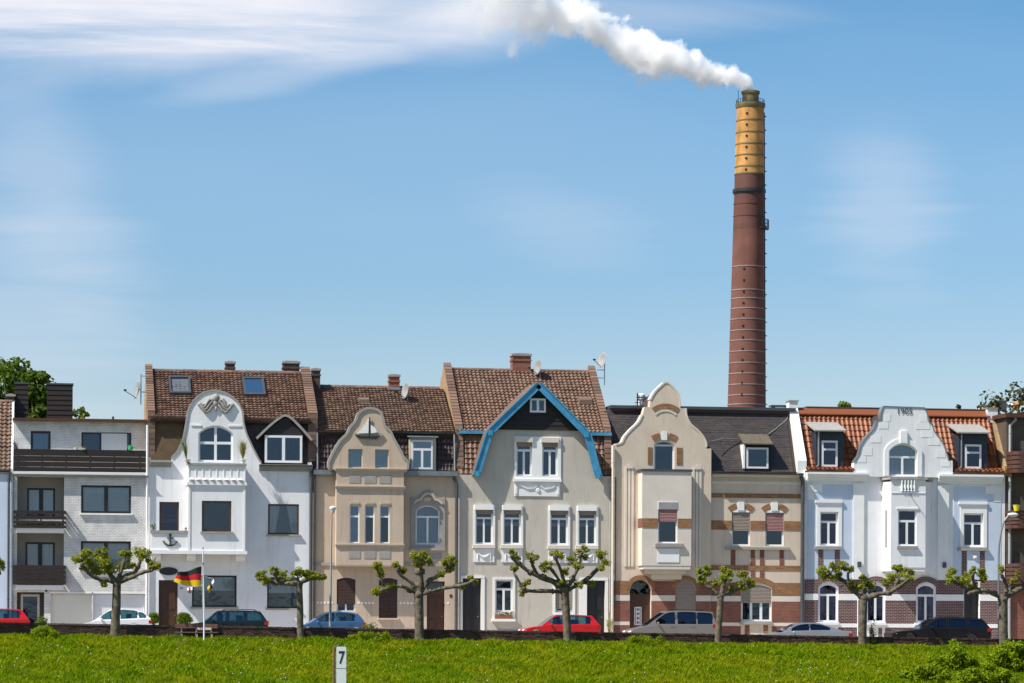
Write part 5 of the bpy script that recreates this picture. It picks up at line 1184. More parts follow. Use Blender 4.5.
# low garden wall of dark bricks
def garden_wall():
    t = thing('garden_wall', 'long low wall of dark weathered brick along the top of the grass bank', 'wall', (0, YW, gz(0)))
    L0, L1 = -31.0, 31.0; hgt = .39
    q = MB(); q.hexa([(L0, YW-.1, gz(L0)-.3), (L1, YW-.1, gz(L1)-.3), (L1, YW+.1, gz(L1)-.3), (L0, YW+.1, gz(L0)-.3), (L0, YW-.1, gz(L0)+hgt-.07), (L1, YW-.1, gz(L1)+hgt-.07), (L1, YW+.1, gz(L1)+hgt-.07), (L0, YW+.1, gz(L0)+hgt-.07)]).build('mortar_core', 'wall_mortar', t)
    q = MB(); rr = random.Random(4)
    for row in range(-3, 4):
        x = L0+(row % 2)*.125
        while x < L1-.26:
            z = gz(x)+row*.083-.01; o = rr.uniform(-.012, .012)
            q.box(x+.006, x+.238, YW-.125+o, YW-.09, z, z+.07); x += .25
    q.build('brick', 'wall_brick', t, kind='stuff')
    q = MB(); x = L0
    while x < L1:
        z = gz(x)+hgt-.075+rr.uniform(-.008, .008); q.box(x+.004, x+.082, YW-.15+rr.uniform(-.012, .012), YW+.15, z, z+.085); x += .088
    q.build('coping_brick', 'wall_brick', t, kind='stuff')
garden_wall()
# ------------------------------------------------------------ tall chimney and smoke
CY_ = 210.0
pm('stack_ring', (.27, .21, .19, 1), .8, .2, 1, .2)
pm('stack_brick', (.155, .060, .043, 1), .85, .25, .35, .3, 6, streak=.5, sscale=.2)
pm('stack_brick_dark', (.115, .045, .034, 1), .85, .25, .35, .3, 6, streak=.55, sscale=.2)
pm('stack_yellow', (.50, .25, .07, 1), .8, .38, .45, .2, 6, streak=.9, sscale=.22)
pm('stack_rust', (.16, .13, .05, 1), .8, .4, .6, .3, 5, streak=.3)
def chimney():
    p = lambda px, py: P(px, py, CY_)
    base = p(745.4, 640); t = thing('factory_chimney', 'tall brick factory chimney with a yellow top, smoking behind the banded house', 'chimney', (base.x, CY_, -.75))
    sec = lambda py: (737.2+(728.0-737.2)*(py-104)/(408-104)*(1 if py > 104 else 1), 763.6+(764.4-763.6)*(py-104)/(408-104))
    def ring(py, grow=0): a, b = sec(py); q, w_ = p(a, py), p(b, py); return ((q.x+w_.x)/2, q.z, (w_.x-q.x)/2+grow)
    def shaft(name, ya, yb, mat, label=None, n=6, grow=0.0):
        m = MB(); N_ = 40; vs, fs = [], []
        for i in range(n+1):
            cx, z, r = ring(yb+(ya-yb)*i/n, grow)
            for k in range(N_): vs.append((cx+r*math.cos(2*math.pi*k/N_), CY_+r*math.sin(2*math.pi*k/N_), z))
        for i in range(n):
            for k in range(N_): fs.append((i*N_+k, i*N_+(k+1) % N_, (i+1)*N_+(k+1) % N_, (i+1)*N_+k))
        fs += [tuple(range(N_-1, -1, -1)), tuple(range(n*N_, (n+1)*N_))]
        return m.add(vs, fs).build(name, mat, t, label, smooth=True)
    shaft('shaft', 230.02, 645, 'stack_brick', 'red brick lower shaft', 12); shaft('shaft', 174.02, 230, 'stack_brick_dark', 'darker brick shaft below the yellow top')
    shaft('shaft', 109, 174, 'stack_yellow', 'yellow painted shaft')
    a, b = p(742.4, 98), p(758.8, 98); cx, r = (a.x+b.x)/2, (b.x-a.x)/2
    m = MB(); z0, z1 = p(750, 110).z, p(750, 91.5).z; h = z1-z0
    m.lathe([(r*.98, 0), (r*.98, h*.86), (r*1.1, h*.87), (r*1.1, h), (r*.9, h), (r*.88, h*.4)], (cx, CY_, z0), 32).build('flue', 'stack_rust', t, smooth=True)
    MB().lathe([(r*1.04, 0), (r*1.04, .3)], (cx, CY_, p(750, 103).z), 32).build('band', 'dark_zinc', t, smooth=True)
    cx, z, r = ring(109); h = p(750, 104).z-z
    MB().lathe([(r*1.0, 0), (r*1.1, h*.5), (r*1.1, h), (r*.6, h), (r*.6, h*.8)], (cx, CY_, z), 40).build('collar', 'stack_rust', t, smooth=True)
    def band(py, mat, g=.06, hh=.22):
        cx, z, r = ring(py); MB().lathe([(r-.1, 0), (r+g, 0), (r+g, hh), (r-.1, hh)], (cx, CY_, z-hh/2), 40).build('band', mat, t, smooth=True)
    for py in (121, 133, 144.5, 155.8, 167.2): band(py, 'stack_rust', .05, .16)
    band(174.4, 'stack_rust', .05, .2); band(191, 'iron_black', .22, .4); band(193, 'iron_black', .08, .3)
    for py in (204, 216): band(py, 'stack_brick_dark', .05, .2)
    for py in (267, 290.5, 299, 309, 319.7, 331, 341, 352, 363.4, 374, 385, 395.6, 404.8): band(py, 'stack_ring', .05, .13)
    # inspection holes, ladder with hoops, platform
    for py in [112+11.2*i for i in range(6)]+[267+11.4*i for i in range(12)]:
        cx, z, r = ring(py); th = rad(-118); MB().lathe([(.15, -.1), (.15, .1)], (cx+r*math.cos(th), CY_+r*math.sin(th), z-.4), 8, 'y').build('inspection_hole', 'iron_black', t)
    q = MB(); 
    th = rad(-9)
    pth = [[], []]
    for i in range(60):
        py = 408-(408-112)*i/59; cx, z, r = ring(py)
        for s_ in (0, 1): a = th+(s_-.5)*.12; pth[s_].append((cx+(r+.06)*math.cos(a), CY_+(r+.06)*math.sin(a), z))
        q.tube([pth[0][-1], pth[1][-1]], .04, 4)
    for pp in pth: q.tube(pp, .05, 5)
    q.build('ladder', 'iron_black', t)
    q = MB()
    for i in range(22):
        py = 404-(404-116)*i/21; cx, z, r = ring(py); ex, ey = math.cos(th), math.sin(th)
        q.tube([(cx+ex*(r+.02)-ey*.3*math.cos(u)+ex*.28*math.sin(u), CY_+ey*(r+.02)+ex*.3*math.cos(u)+ey*.28*math.sin(u), z) for u in [math.pi*k/6 for k in range(7)]], .04, 4)
    q.build('ladder_hoop', 'iron_black', t, kind='stuff')
    cx, z, r = ring(229); q = MB(); a0, a1 = rad(-62), rad(8); N_ = 8
    arcp = lambda rr, zz: [(cx+rr*math.cos(a0+(a1-a0)*k/N_), CY_+rr*math.sin(a0+(a1-a0)*k/N_), zz) for k in range(N_+1)]
    i0, o0, i1, o1 = arcp(r-.05, z), arcp(r+.6, z), arcp(r-.05, z+.15), arcp(r+.6, z+.15); vs = []
    for k in range(N_+1): vs += [i0[k], o0[k], o1[k], i1[k]]
    q.add(vs, [(4*k+j, 4*k+(j+1) % 4, 4*k+4+(j+1) % 4, 4*k+4+j) for k in range(N_) for j in range(4)]+[(0, 1, 2, 3), (4*N_+3, 4*N_+2, 4*N_+1, 4*N_)])
    for hh in (.6, 1.15): q.tube(arcp(r+.55, z+hh), .05, 5)
    for k in range(N_+1): q.tube([arcp(r+.55, z)[k], arcp(r+.55, z+1.2)[k]], .045, 5)
    q.build('platform', 'iron_black', t)
    # warning rail on the collar
    cx, z, r = ring(104); q = MB(); n = 24
    for k in range(n): q.tube([(cx+r*1.02*math.cos(2*math.pi*k/n), CY_+r*1.02*math.sin(2*math.pi*k/n), z), (cx+r*1.02*math.cos(2*math.pi*k/n), CY_+r*1.02*math.sin(2*math.pi*k/n), z+(.55 if k != 13 else 1.7))], .035, 4)
    q.tube([(cx+r*1.02*math.cos(2*math.pi*k/n), CY_+r*1.02*math.sin(2*math.pi*k/n), z+.55) for k in range(n+1)], .03, 4); q.build('railing', 'iron_black', t)
chimney()
def smoke():
    # plume: density falls off from a bent centre line, broken up by noise (all in world metres)
    pts = [(757, 93, 4.5), (750, 86, 8), (740, 81, 10.5), (725, 76, 13), (705, 68, 15.5), (680, 61, 18), (655, 56, 19), (630, 47, 19.5), (605, 34, 20), (585, 20, 23), (560, 13, 24), (535, 5, 30), (500, -6, 36), (460, -16, 42), (420, -24, 46)]
    k = P(500, 100, CY_).x-P(499, 100, CY_).x
    W = [(P(a, b, CY_).x, P(a, b, CY_).z, r*k*1.1) for a, b, r in pts]
    x0, x1 = W[-1][0], W[0][0]+.6; zs = [w_[1] for w_ in W]; z0, z1 = min(zs)-8, max(zs)+12
    q = MB(); n = 12; vs, fs = [], []
    for (x, z, r) in W:
        for j in range(n): t = 2*math.pi*j/n; vs.append((x, CY_+r*1.75*math.cos(t), z+r*1.75*math.sin(t)))
    for i in range(len(W)-1):
        for j in range(n): fs.append((i*n+j, i*n+(j+1) % n, (i+1)*n+(j+1) % n, (i+1)*n+j))
    fs += [tuple(range(n)), tuple(range((len(W)-1)*n, len(W)*n))]
    N, L = nt('smoke'); g = N.new('ShaderNodeNewGeometry'); s_ = N.new('ShaderNodeSeparateXYZ'); L.new(g.outputs['Position'], s_.inputs[0])
    def mm(op, a, b=None, c=None):
        nd = N.new('ShaderNodeMath'); nd.operation = op
        for i, v in enumerate((a, b, c)):
            if v is None: continue
            if isinstance(v, (int, float)): nd.inputs[i].default_value = v
            else: L.new(v, nd.inputs[i])
        return nd.outputs[0]
    u = mm('DIVIDE', mm('SUBTRACT', s_.outputs[0], x0), x1-x0)
    def curve(vals, lo, hi):
        fc = N.new('ShaderNodeFloatCurve'); L.new(u, fc.inputs['Value']); c = fc.mapping.curves[0]
        pp = sorted(((w_[0]-x0)/(x1-x0), (v-lo)/(hi-lo)) for w_, v in zip(W, vals))
        c.points[0].location = pp[0]; c.points[1].location = pp[-1]
        for a in pp[1:-1]: c.points.new(*a)
        fc.mapping.update(); return mm('MULTIPLY_ADD', fc.outputs[0], hi-lo, lo)
    zc = curve(zs, z0, z1); rc = curve([w_[2] for w_ in W], 0, 20)
    dz = mm('SUBTRACT', s_.outputs[2], zc); dy = mm('SUBTRACT', s_.outputs[1], CY_)
    d = mm('DIVIDE', mm('SQRT', mm('ADD', mm('MULTIPLY', dz, dz), mm('MULTIPLY', dy, dy))), rc)
    n1 = noisetex(N, L, .42, 8, .66, (1, 1, 1), .3); n2 = noisetex(N, L, .17, 2, .5)
    amp = rmp(N, L, u, .4, 1, 3.0, 2.1)
    nz = mm('MULTIPLY', mm('ADD', mm('SUBTRACT', n1, .5), mm('MULTIPLY', mm('SUBTRACT', n2, .5), .8)), amp)
    sh = mm('ADD', mm('SUBTRACT', .86, d), nz)
    den = mm('MULTIPLY', rmp(N, L, sh, 0, .3, 0, 1), rmp(N, L, u, .15, .85, .08, 1.7))
    den = mm('MULTIPLY', den, rmp(N, L, u, 0, .16, 0, 1))
    v = N.new('ShaderNodeVolumePrincipled'); v.inputs['Color'].default_value = (1, 1, 1, 1); v.inputs['Anisotropy'].default_value = 0; L.new(den, v.inputs['Density'])
    o = N.new('ShaderNodeOutputMaterial'); L.new(v.outputs[0], o.inputs['Volume'])
    q.add(vs, fs).build('smoke', 'smoke', label='white smoke plume drifting left from the factory chimney', kind='stuff', cat='smoke')
smoke()
# ------------------------------------------------------------ trees
def limb_path(pl, Y, rnd, dy):
    n = len(pl); return [tuple(P(a, b, Y+dy*i/(n-1))) for i, (a, b) in enumerate(pl)]
def pollard(label, base, fork, wb, wt, limbs, knobs, seed, Y=YW-.55, leaf=.105):
    rnd = random.Random(seed); f = P(*fork, Y); b0 = P(*base, Y); zb = bank(b0.x, Y)-.15
    t = thing('plane_tree', label, 'tree', (b0.x, Y, zb+.15), 'pollarded plane trees along the garden wall')
    px = 152/2850*138/150
    q = MB(); path, rs = [], []
    n = 9
    for i in range(n+1):
        u = i/n; path.append((b0.x+(f.x-b0.x)*u+.03*noise.noise(Vector((seed, u*4, 0))), Y+.02*noise.noise(Vector((seed, u*4, 5))), zb+(f.z-zb)*u)); rs.append(px/2*(wb+(wt-wb)*min(1, u*1.15))*(1+.35*max(0, .12-u)/.12)*(1+.07*noise.noise(Vector((seed+3, u*7, 1)))))
    path.append((f.x, Y, f.z+.12)); rs.append(px/2*wt*.75)
    q.tube(path, rs, 12); q.blob((f.x, Y, f.z-.02), (px/2*wt*1.15, px/2*wt*1.1, px/2*wt*1.1), 2, .3, seed)
    q.build('trunk', 'bark', t, smooth='all')
    for i, (pl, w0, w1) in enumerate(limbs):
        dy = rnd.uniform(-.9, .9); lp = cr(limb_path(pl, Y, rnd, dy), 3)
        m = len(lp); rr = [px/2*(w0+(w1-w0)*k/(m-1))*(.9+.4*noise.noise(Vector((seed*3.1+i, k*.9, 2)))) for k in range(m)]
        q = MB(); q.tube([(p[0]+.03*noise.noise(Vector((k*.6, i, seed))), p[1], p[2]+.035*noise.noise(Vector((k*.6, seed, i+9)))) for k, p in enumerate(lp)], rr, 8)
        for k in range(2, m, 3): q.blob(lp[k], rr[k]*1.4, 1, .6, k+seed)
        q.build('limb', 'bark', t, smooth='all')
    ends = []
    for j, (kx, ky, kr) in enumerate(knobs):
        best = min(((math.hypot(kx-a, ky-b), a, b, i, k/(len(pl)-1)) for i, (pl, _, _) in enumerate(limbs) for k, (a, b) in enumerate(pl)))
        dy = rnd.uniform(-.45, .45); c = P(kx, ky, Y+dy); r = kr*px*.98
        q = MB(); e = P(best[1], best[2], Y)
        q.tube([e, (e+c)/2+Vector((0, 0, -.03)), c], [.05, .04, .03], 6); q.blob(c, r*.4, 1, .6, j)
        for w__ in range(3): q.tube([c, (c.x+rnd.uniform(-1, 1)*r, c.y+rnd.uniform(-.5, .5)*r, c.z+rnd.uniform(.3, 1.25)*r)], [.022, .01], 5)
        q.build('knob', 'bark', t, smooth='all')
        cs = [(c.x+rnd.uniform(-.7, .7)*r, c.y+rnd.uniform(-.6, .6)*r, c.z+rnd.uniform(-.4, .8)*r, r*rnd.uniform(.35, .8)) for _ in range(6)]
        leafmesh('leaf_cluster', 'plane_leaf', t, cs, int(46*(r/.3)**1.4)+12, r, leaf, seed*100+j, kind='stuff')
    return t
def K(r, *l): return [(a, b, r*random.Random(a*7+b).uniform(.85, 1.2)) for a, b in l]
pollard('pollarded plane tree with raised fists of leaves before the white brick apartment house', (115, 634), (116.9, 581), 9.5, 8, [
    ([(116, 582), (106, 580), (96, 578), (86, 570), (81, 563)], 6, 3.5), ([(116, 581), (108, 572), (102, 562), (101, 553)], 5, 3.5), ([(118, 582), (124, 577), (134, 573), (139, 565), (141, 556)], 6, 3.5), ([(119, 582), (130, 578), (141, 573), (152, 570), (154, 565)], 5, 3.5), ([(117, 580), (121, 572), (124, 560)], 4, 3)],
    K(6.5, (80, 561), (86, 555), (91, 565), (85, 568), (101, 553), (97, 559), (104, 561), (108, 570), (140, 555), (146, 556), (152, 564), (155, 567), (125, 556), (122, 567), (97, 572)) + K(4.5, (103, 584), (133, 566)), 1)
pollard('slender pollarded plane tree with a flat top before the round-gabled white house', (300.6, 634), (299.6, 584), 7, 6, [
    ([(299, 584), (288, 583.5), (277, 583), (265, 580)], 5.5, 4.5), ([(300, 583.5), (308, 579), (318, 578)], 5.5, 4.5), ([(280, 583), (276, 577), (274, 572)], 4, 3)],
    K(5, (262, 578), (266, 582), (274, 571), (278, 574), (283, 575), (297, 574), (304, 575), (310, 575), (318, 577), (321, 579)) + K(3.5, (264, 573), (290, 580), (258, 575)), 2)
pollard('pollarded plane tree with an upright head before the beige ship gable house', (419.6, 636), (418.7, 595), 9.5, 9, [
    ([(417, 594), (407, 588), (398, 586), (389, 588), (380, 591)], 5, 3.5), ([(388, 588), (382, 581), (378, 573)], 3.5, 2.5), ([(418, 593), (412, 583), (402, 576), (396, 568)], 5, 3), ([(419, 596), (420, 580), (420, 568), (422, 560)], 8, 5), ([(421, 592), (430, 580), (442, 574), (450, 566)], 5.5, 4), ([(422, 594), (436, 590), (450, 587), (464, 585), (475, 580)], 5, 3.5)],
    K(5, (377, 568), (379, 574), (380, 590), (377, 594), (396, 567), (402, 572), (416, 557), (424, 555), (427, 561), (418, 564), (446, 563), (453, 561), (449, 569)) + K(4, (471, 579), (476, 583), (461, 587), (441, 575), (391, 586)), 3)
pollard('widest pollarded plane tree with many crooked limbs before the grey house', (568, 640), (565, 590), 8.5, 8, [
    ([(564, 589), (552, 581), (538, 576), (527, 570), (515, 560), (511, 555)], 6, 3.5), ([(538, 576), (533, 566), (530, 557)], 4, 3), ([(562, 592), (547, 591), (529, 591), (522, 586), (514, 573)], 5, 3), ([(564, 588), (555, 574), (548, 566)], 4.5, 3), ([(565, 588), (561, 571), (554, 555)], 4.5, 3), ([(567, 588), (575, 574), (580, 562), (580, 554)], 5, 3.5), ([(568, 590), (584, 581), (598, 569), (604, 561)], 5.5, 3.5), ([(578, 584), (590, 582)], 3.5, 3)],
    K(4.8, (511, 554), (516, 557), (530, 556), (534, 560), (514, 570), (523, 588), (527, 583), (548, 565), (545, 569), (554, 553), (559, 556), (572, 562), (579, 554), (584, 558), (578, 566), (601, 557), (606, 563), (602, 569)) + K(4, (590, 584), (566, 572), (560, 583), (578, 585), (523, 593), (586, 549)), 4)
pollard('small pollarded plane tree with three leafy fists before the brick-banded house', (717.5, 641), (720.6, 596), 7, 6.5, [
    ([(719, 595), (710, 588), (702, 583), (698, 577)], 5, 3.5), ([(721, 596), (724, 582), (727, 574)], 5, 3.5), ([(722, 595), (735, 591), (744, 583)], 4.5, 3.5)],
    K(5.5, (701, 573), (708, 570), (700, 580), (706, 576), (722, 571), (728, 574), (725, 580), (741, 574), (746, 580), (750, 584), (743, 587)) + K(3.8, (731, 588), (716, 583)), 5)
pollard('spreading pollarded plane tree before the arched windows of the dated house', (862, 642), (863.4, 598), 9, 8.5, [
    ([(861, 598), (851, 588), (841, 579), (828, 576)], 6, 4), ([(864, 597), (866, 588), (868, 582)], 4.5, 3), ([(866, 599), (878, 594), (892, 592), (898, 579)], 6, 4), ([(852, 589), (848, 578), (848, 571)], 4, 3), ([(893, 591), (903, 584), (909, 579)], 4, 3)],
    K(5.5, (822, 573), (828, 576), (834, 568), (842, 567), (849, 571), (838, 576), (851, 585), (857, 588), (866, 583), (871, 587), (893, 579), (897, 570), (903, 573), (909, 578), (902, 584), (887, 583)) + K(3.8, (862, 578), (911, 574)), 6)
pollard('pollarded plane tree rightmost in the row, under the curved street lamp', (1004, 642), (1002.7, 599), 10, 9, [
    ([(1001, 598), (990, 592), (978, 591), (968, 594)], 6, 4), ([(1004, 598), (1007, 587), (1000, 572)], 4.5, 3), ([(1005, 598), (1014, 592), (1026, 586), (1040, 578)], 7, 4.5), ([(978, 591), (973, 580), (974, 572)], 4, 3), ([(972, 592), (960, 585), (952, 580)], 3.5, 3)],
    K(5.5, (951, 579), (952, 573), (967, 578), (973, 571), (981, 573), (984, 580), (972, 587), (977, 592), (963, 583)) + K(4.2, (1000, 570), (1014, 580), (1017, 575), (1031, 578), (1040, 574)), 7)
pollard('pollarded plane tree mostly beyond the left edge with one leafy limb tip in view', (-42, 632), (-41, 585), 9, 8, [
    ([(-40, 584), (-28, 580), (-14, 574), (-2, 568)], 6, 4), ([(-42, 584), (-54, 578), (-66, 570)], 6, 4), ([(-41, 584), (-42, 570), (-44, 560)], 5, 4)],
    K(5.5, (0, 566), (-6, 562), (-3, 571), (-66, 566), (-70, 572), (-44, 557), (-52, 560)), 8)
def leafy_tree(label, px, py_top, Y, rx, rz_, clumps, n, mat='tree_leaf', leaf=.3, seed=0, cat='tree', trunk=True):
    rnd = random.Random(seed); top = P(px, py_top, Y); zb = -.75
    t = thing('tree' if trunk else 'shrub', label, cat, (top.x, Y, zb)); zc = top.z-rz_
    cs = []
    for i in range(clumps):
        a, b = rnd.uniform(0, 2*math.pi), rnd.uniform(-.9, 1); k = math.sqrt(1-b*b)*rnd.uniform(.5, 1)
        cs.append((top.x+rx*k*math.cos(a), Y+rx*.8*k*math.sin(a), zc+rz_*b*.85, rnd.uniform(.22, .36)*min(rx, rz_)))
    q = MB(); r0 = .05*rx+.1; q.tube([(top.x, Y, zb), (top.x+.1, Y, zb+(zc-zb)*.6), (top.x, Y, zc+rz_*.4)], [r0*1.3, r0, r0*.4], 10).build('trunk', 'bark', t, smooth='all')
    for i in range(6):
        c = cs[i*len(cs)//6]; q = MB().tube([(top.x, Y, zb+(zc-zb)*.6+.3*i), ((top.x+c[0])/2, (Y+c[1])/2, (zc+c[2])/2), c[:3]], [r0*.5, r0*.3, r0*.12], 6); q.build('limb', 'bark', t, smooth='all')
    leafmesh('crown', mat, t, cs, n, 1, leaf, seed, kind='stuff'); return t
leafy_tree('dense green tree behind the apartment house, left of its dark chimney stacks', 5, 348, 16, 2.9, 5.2, 80, 150, leaf=.3, seed=51)
leafy_tree('smaller green tree between the two dark chimney stacks of the apartment house', 36, 361, 13, 1.3, 4.2, 56, 120, leaf=.26, seed=52)
leafy_tree('thin twiggy tree just showing above the flat roof right of the stacks', 80, 402, 14, .8, 2.0, 22, 50, leaf=.2, seed=53, mat='light_leaf')
leafy_tree('sparse dark-leaved tree behind the balcony house at the right edge', 1016, 386, 16, 3.2, 2.9, 60, 26, leaf=.3, seed=54, mat='olive_leaf')
leafy_tree('pale green treetop peeking over the orange roof beside the white party wall', 844, 398, 14, .9, 2.2, 24, 60, leaf=.22, seed=55, mat='light_leaf')
leafy_tree('single small treetop over the orange roof right of the dated gable', 958, 402.5, 14, .5, 1.6, 12, 24, leaf=.22, seed=56, mat='olive_leaf')
# ------------------------------------------------------------ parked cars (all face left)
CARS = {
 'compact': dict(H=1.50, W=1.68, low=[(0,.24),(.0,.36),(.03,.44),(.10,.50),(.2,.565),(.24,.60),(.6,.63),(.92,.67),(.985,.65),(1,.5),(1,.3),(.985,.2)], cab=[(.2,.575),(.41,.935),(.48,.985),(.6,1),(.76,.97),(.88,.89),(.985,.66)], win=[(.30,.55),(.575,.80),(.825,.92)], wh=(.165,.82)),
 'hatch': dict(H=1.42, W=1.6, low=[(0,.26),(.0,.40),(.03,.48),(.12,.55),(.25,.60),(.28,.62),(.6,.63),(.95,.65),(.985,.62),(1,.5),(1,.3),(.985,.2)], cab=[(.245,.60),(.41,.95),(.47,.99),(.62,1),(.86,.97),(.90,.93),(.985,.64)], win=[(.345,.56),(.59,.87)], wh=(.17,.82)),
 'citycar': dict(H=1.42, W=1.62, low=[(0,.26),(.0,.38),(.04,.47),(.15,.57),(.2,.61),(.6,.64),(.95,.66),(.99,.62),(1,.5),(1,.3),(.985,.2)], cab=[(.17,.585),(.40,.94),(.5,.995),(.62,1),(.82,.96),(.92,.86),(.99,.64)], win=[(.28,.54),(.57,.84)], wh=(.15,.85)),
 'estate': dict(H=1.45, W=1.74, low=[(0,.28),(.0,.40),(.02,.46),(.08,.50),(.29,.58),(.32,.61),(.6,.62),(.975,.64),(.995,.56),(1,.4),(1,.3),(.985,.2)], cab=[(.285,.585),(.43,.935),(.48,.985),(.65,1),(.88,.97),(.92,.93),(.985,.64)], win=[(.375,.545),(.57,.745),(.77,.945)], wh=(.18,.80), rails=1),
 'mpv': dict(H=1.80, W=1.82, low=[(0,.22),(.0,.34),(.03,.42),(.08,.48),(.22,.56),(.26,.58),(.6,.60),(.97,.60),(.995,.52),(1,.4),(1,.25),(.985,.18)], cab=[(.2,.55),(.42,.94),(.48,.985),(.65,1),(.93,.97),(.965,.92),(.995,.6)], win=[(.315,.53),(.56,.77),(.785,.955)], wh=(.17,.83), rails=1),
 'coupe': dict(H=1.40, W=1.80, low=[(0,.28),(.0,.40),(.02,.48),(.1,.56),(.27,.64),(.32,.67),(.6,.70),(.86,.71),(.97,.69),(.995,.62),(1,.4),(.985,.24)], cab=[(.26,.63),(.43,.94),(.5,.99),(.58,1),(.68,.965),(.9,.70)], win=[(.365,.55),(.565,.77)], wh=(.17,.81)),
}
def ztop(pl, x):
    for (a, za), (b, zb) in zip(pl, pl[1:]):
        if a <= x <= b: return za+(zb-za)*(x-a)/(b-a)
    return pl[0][1] if x < pl[0][0] else pl[-1][1]
def car(label, paint, pa, pb, top, kind, Y=-6.0, glass='car_glass'):
    c = CARS[kind]; H_, w_ = c['H'], c['W']/2
    X0, X1 = P(pa, 622, Y-w_).x, P(pb, 622, Y-w_).x; L = X1-X0; zg = P((pa+pb)/2, top, Y).z-H_
    t = thing('parked_car', label, 'car', ((X0+X1)/2, Y, zg), 'cars parked along the garden wall')
    fx, fz = lambda u: X0+L*u, lambda v: zg+H_*v
    rw, ra = .30, .36
    up = cr(c['low'], 3); bot = []
    for u in sorted(c['wh'], reverse=True):
        cx = fx(u); bot += [(cx+ra*math.cos(a), zg+.30+ra*math.sin(a)) for a in [-.3+(math.pi+.6)*i/10 for i in range(11)] if zg+.30+ra*math.sin(a) > zg+.19]
    outl = [(fx(a), fz(b)) for a, b in up]+[(fx(.97), zg+.2)]+bot+[(fx(.03), zg+.2)]
    outl = list(reversed(outl)); n = len(outl); mx, mz = fx(.5), fz(.42)
    sh = lambda k, kz: [(mx+(x-mx)*k, mz+(z-mz)*kz) for x, z in outl]
    q = MB(); rings = [(Y-w_, sh(.985, .94)), (Y-w_+.07, sh(.997, .985)), (Y-w_+.22, outl), (Y+w_-.22, outl), (Y+w_-.07, sh(.997, .985)), (Y+w_, sh(.985, .94))]
    vs = [(x, y, z) for y, r_ in rings for x, z in r_]; fs = [(i*n+k, i*n+(k+1) % n, (i+1)*n+(k+1) % n, (i+1)*n+k) for i in range(5) for k in range(n)]
    tri = tessellate_polygon([[Vector((x, z, 0)) for x, z in outl]]); fs += [tuple(f) for f in tri]+[tuple(5*n+k for k in f) for f in tri]
    q.add(vs, fs).build('body', paint, t, smooth=True)
    # cabin shell with window openings, leaning in towards the roof
    cab = [(fx(a), fz(b)) for a, b in cr(c['cab'], 3)]; zb_ = fz(.56); zr = fz(1)
    yy = lambda z: w_-.05-.20*max(0, (z-zb_))/(zr-zb_)
    co = [(cab[0][0], cab[0][1]-.06)]+cab+[(cab[-1][0], cab[-1][1]-.06)]
    holes = []
    for a, b in c['win']:
        k = 6; us = [a+(b-a)*i/k for i in range(k+1)]
        tp = [(fx(u), min(fz(ztop(c['cab'], u))-.075, fz(.955))) for u in us]; bt = [(fx(u), max(fz(ztop(c['low'], u)), fz(.6))+.03) for u in us]
        ok = [i for i in range(k+1) if tp[i][1] > bt[i][1]+.02]
        holes.append([bt[i] for i in ok]+[tp[i] for i in reversed(ok)])
    for sg in (-1, 1):
        f0 = lambda x, z: Y+sg*yy(z); f1 = lambda x, z: Y+sg*(yy(z)-.04)
        MB().plate(co, holes, f0 if sg < 0 else f1, f1 if sg < 0 else f0).build('cabin_side', paint, t)
        for h in holes:
            MB().plate(h, [], (lambda x, z: Y+sg*(yy(z)-.012)), (lambda x, z: Y+sg*(yy(z)-.018))).build('side_window', glass, t)
            cx_, cz_ = sum(p[0] for p in h)/len(h), sum(p[1] for p in h)/len(h)
            MB().strip(h+[h[0]], Y+sg*(yy(cz_)+.0)-.006, Y+sg*(yy(cz_))+.006, .0, .022).build('window_seal', 'iron_black', t)
    q, gq, rq = MB(), MB(), MB(); m = len(cab); ir = max(range(m), key=lambda i: cab[i][1])
    cut1 = min(i for i in range(m) if cab[i][1] > fz(.93)); cut2 = max(i for i in range(m) if cab[i][1] > fz(.93))
    for i in range(m-1):
        (xa, za), (xb, zb2) = cab[i], cab[i+1]; ya, yb = yy(za), yy(zb2)
        d = gq if i < cut1 else (rq if i >= cut2 else q); e = .09 if d is not q else 0
        d.add([(xa, Y-ya+e, za), (xb, Y-yb+e, zb2), (xb, Y+yb-e, zb2), (xa, Y+ya-e, za)], [(0, 1, 2, 3)])
        if e:
            for s_ in (-1, 1): q.add([(xa, Y+s_*ya, za), (xb, Y+s_*yb, zb2), (xb, Y+s_*(yb-e), zb2), (xa, Y+s_*(ya-e), za)], [(0, 1, 2, 3)])
    q.build('roof', paint, t, smooth=True); gq.build('windscreen', glass, t, smooth=True); rq.build('rear_window', glass, t, smooth=True)
    for u in c['wh']:
        for sg in (-1, 1):
            cx, yo = fx(u), Y+sg*(w_-.1)
            ty = MB().lathe([(.19, -.09), (.28, -.1), (rw, -.07), (rw, .07), (.28, .1), (.19, .09)], (cx, yo, zg+rw), 20, 'y'); wheel = ty.build('wheel', 'tyre', t, smooth=True)
            r_ = MB().lathe([(.19, -.06), (.17, -.085), (.05, -.07), (.04, -.1), (.01, -.1), (.01, .1), (.05, .07), (.17, .085), (.19, .06)], (cx, yo, zg+rw), 16, 'y'); r_.build('rim', 'rim', wheel, smooth=True)
    # doors (shut lines), handles, lamps, mirrors, seats
    seams = [w0[0]-.02 for w0 in c['win'][:2]]+[c['win'][1][1] if len(c['win']) > 1 else .8]
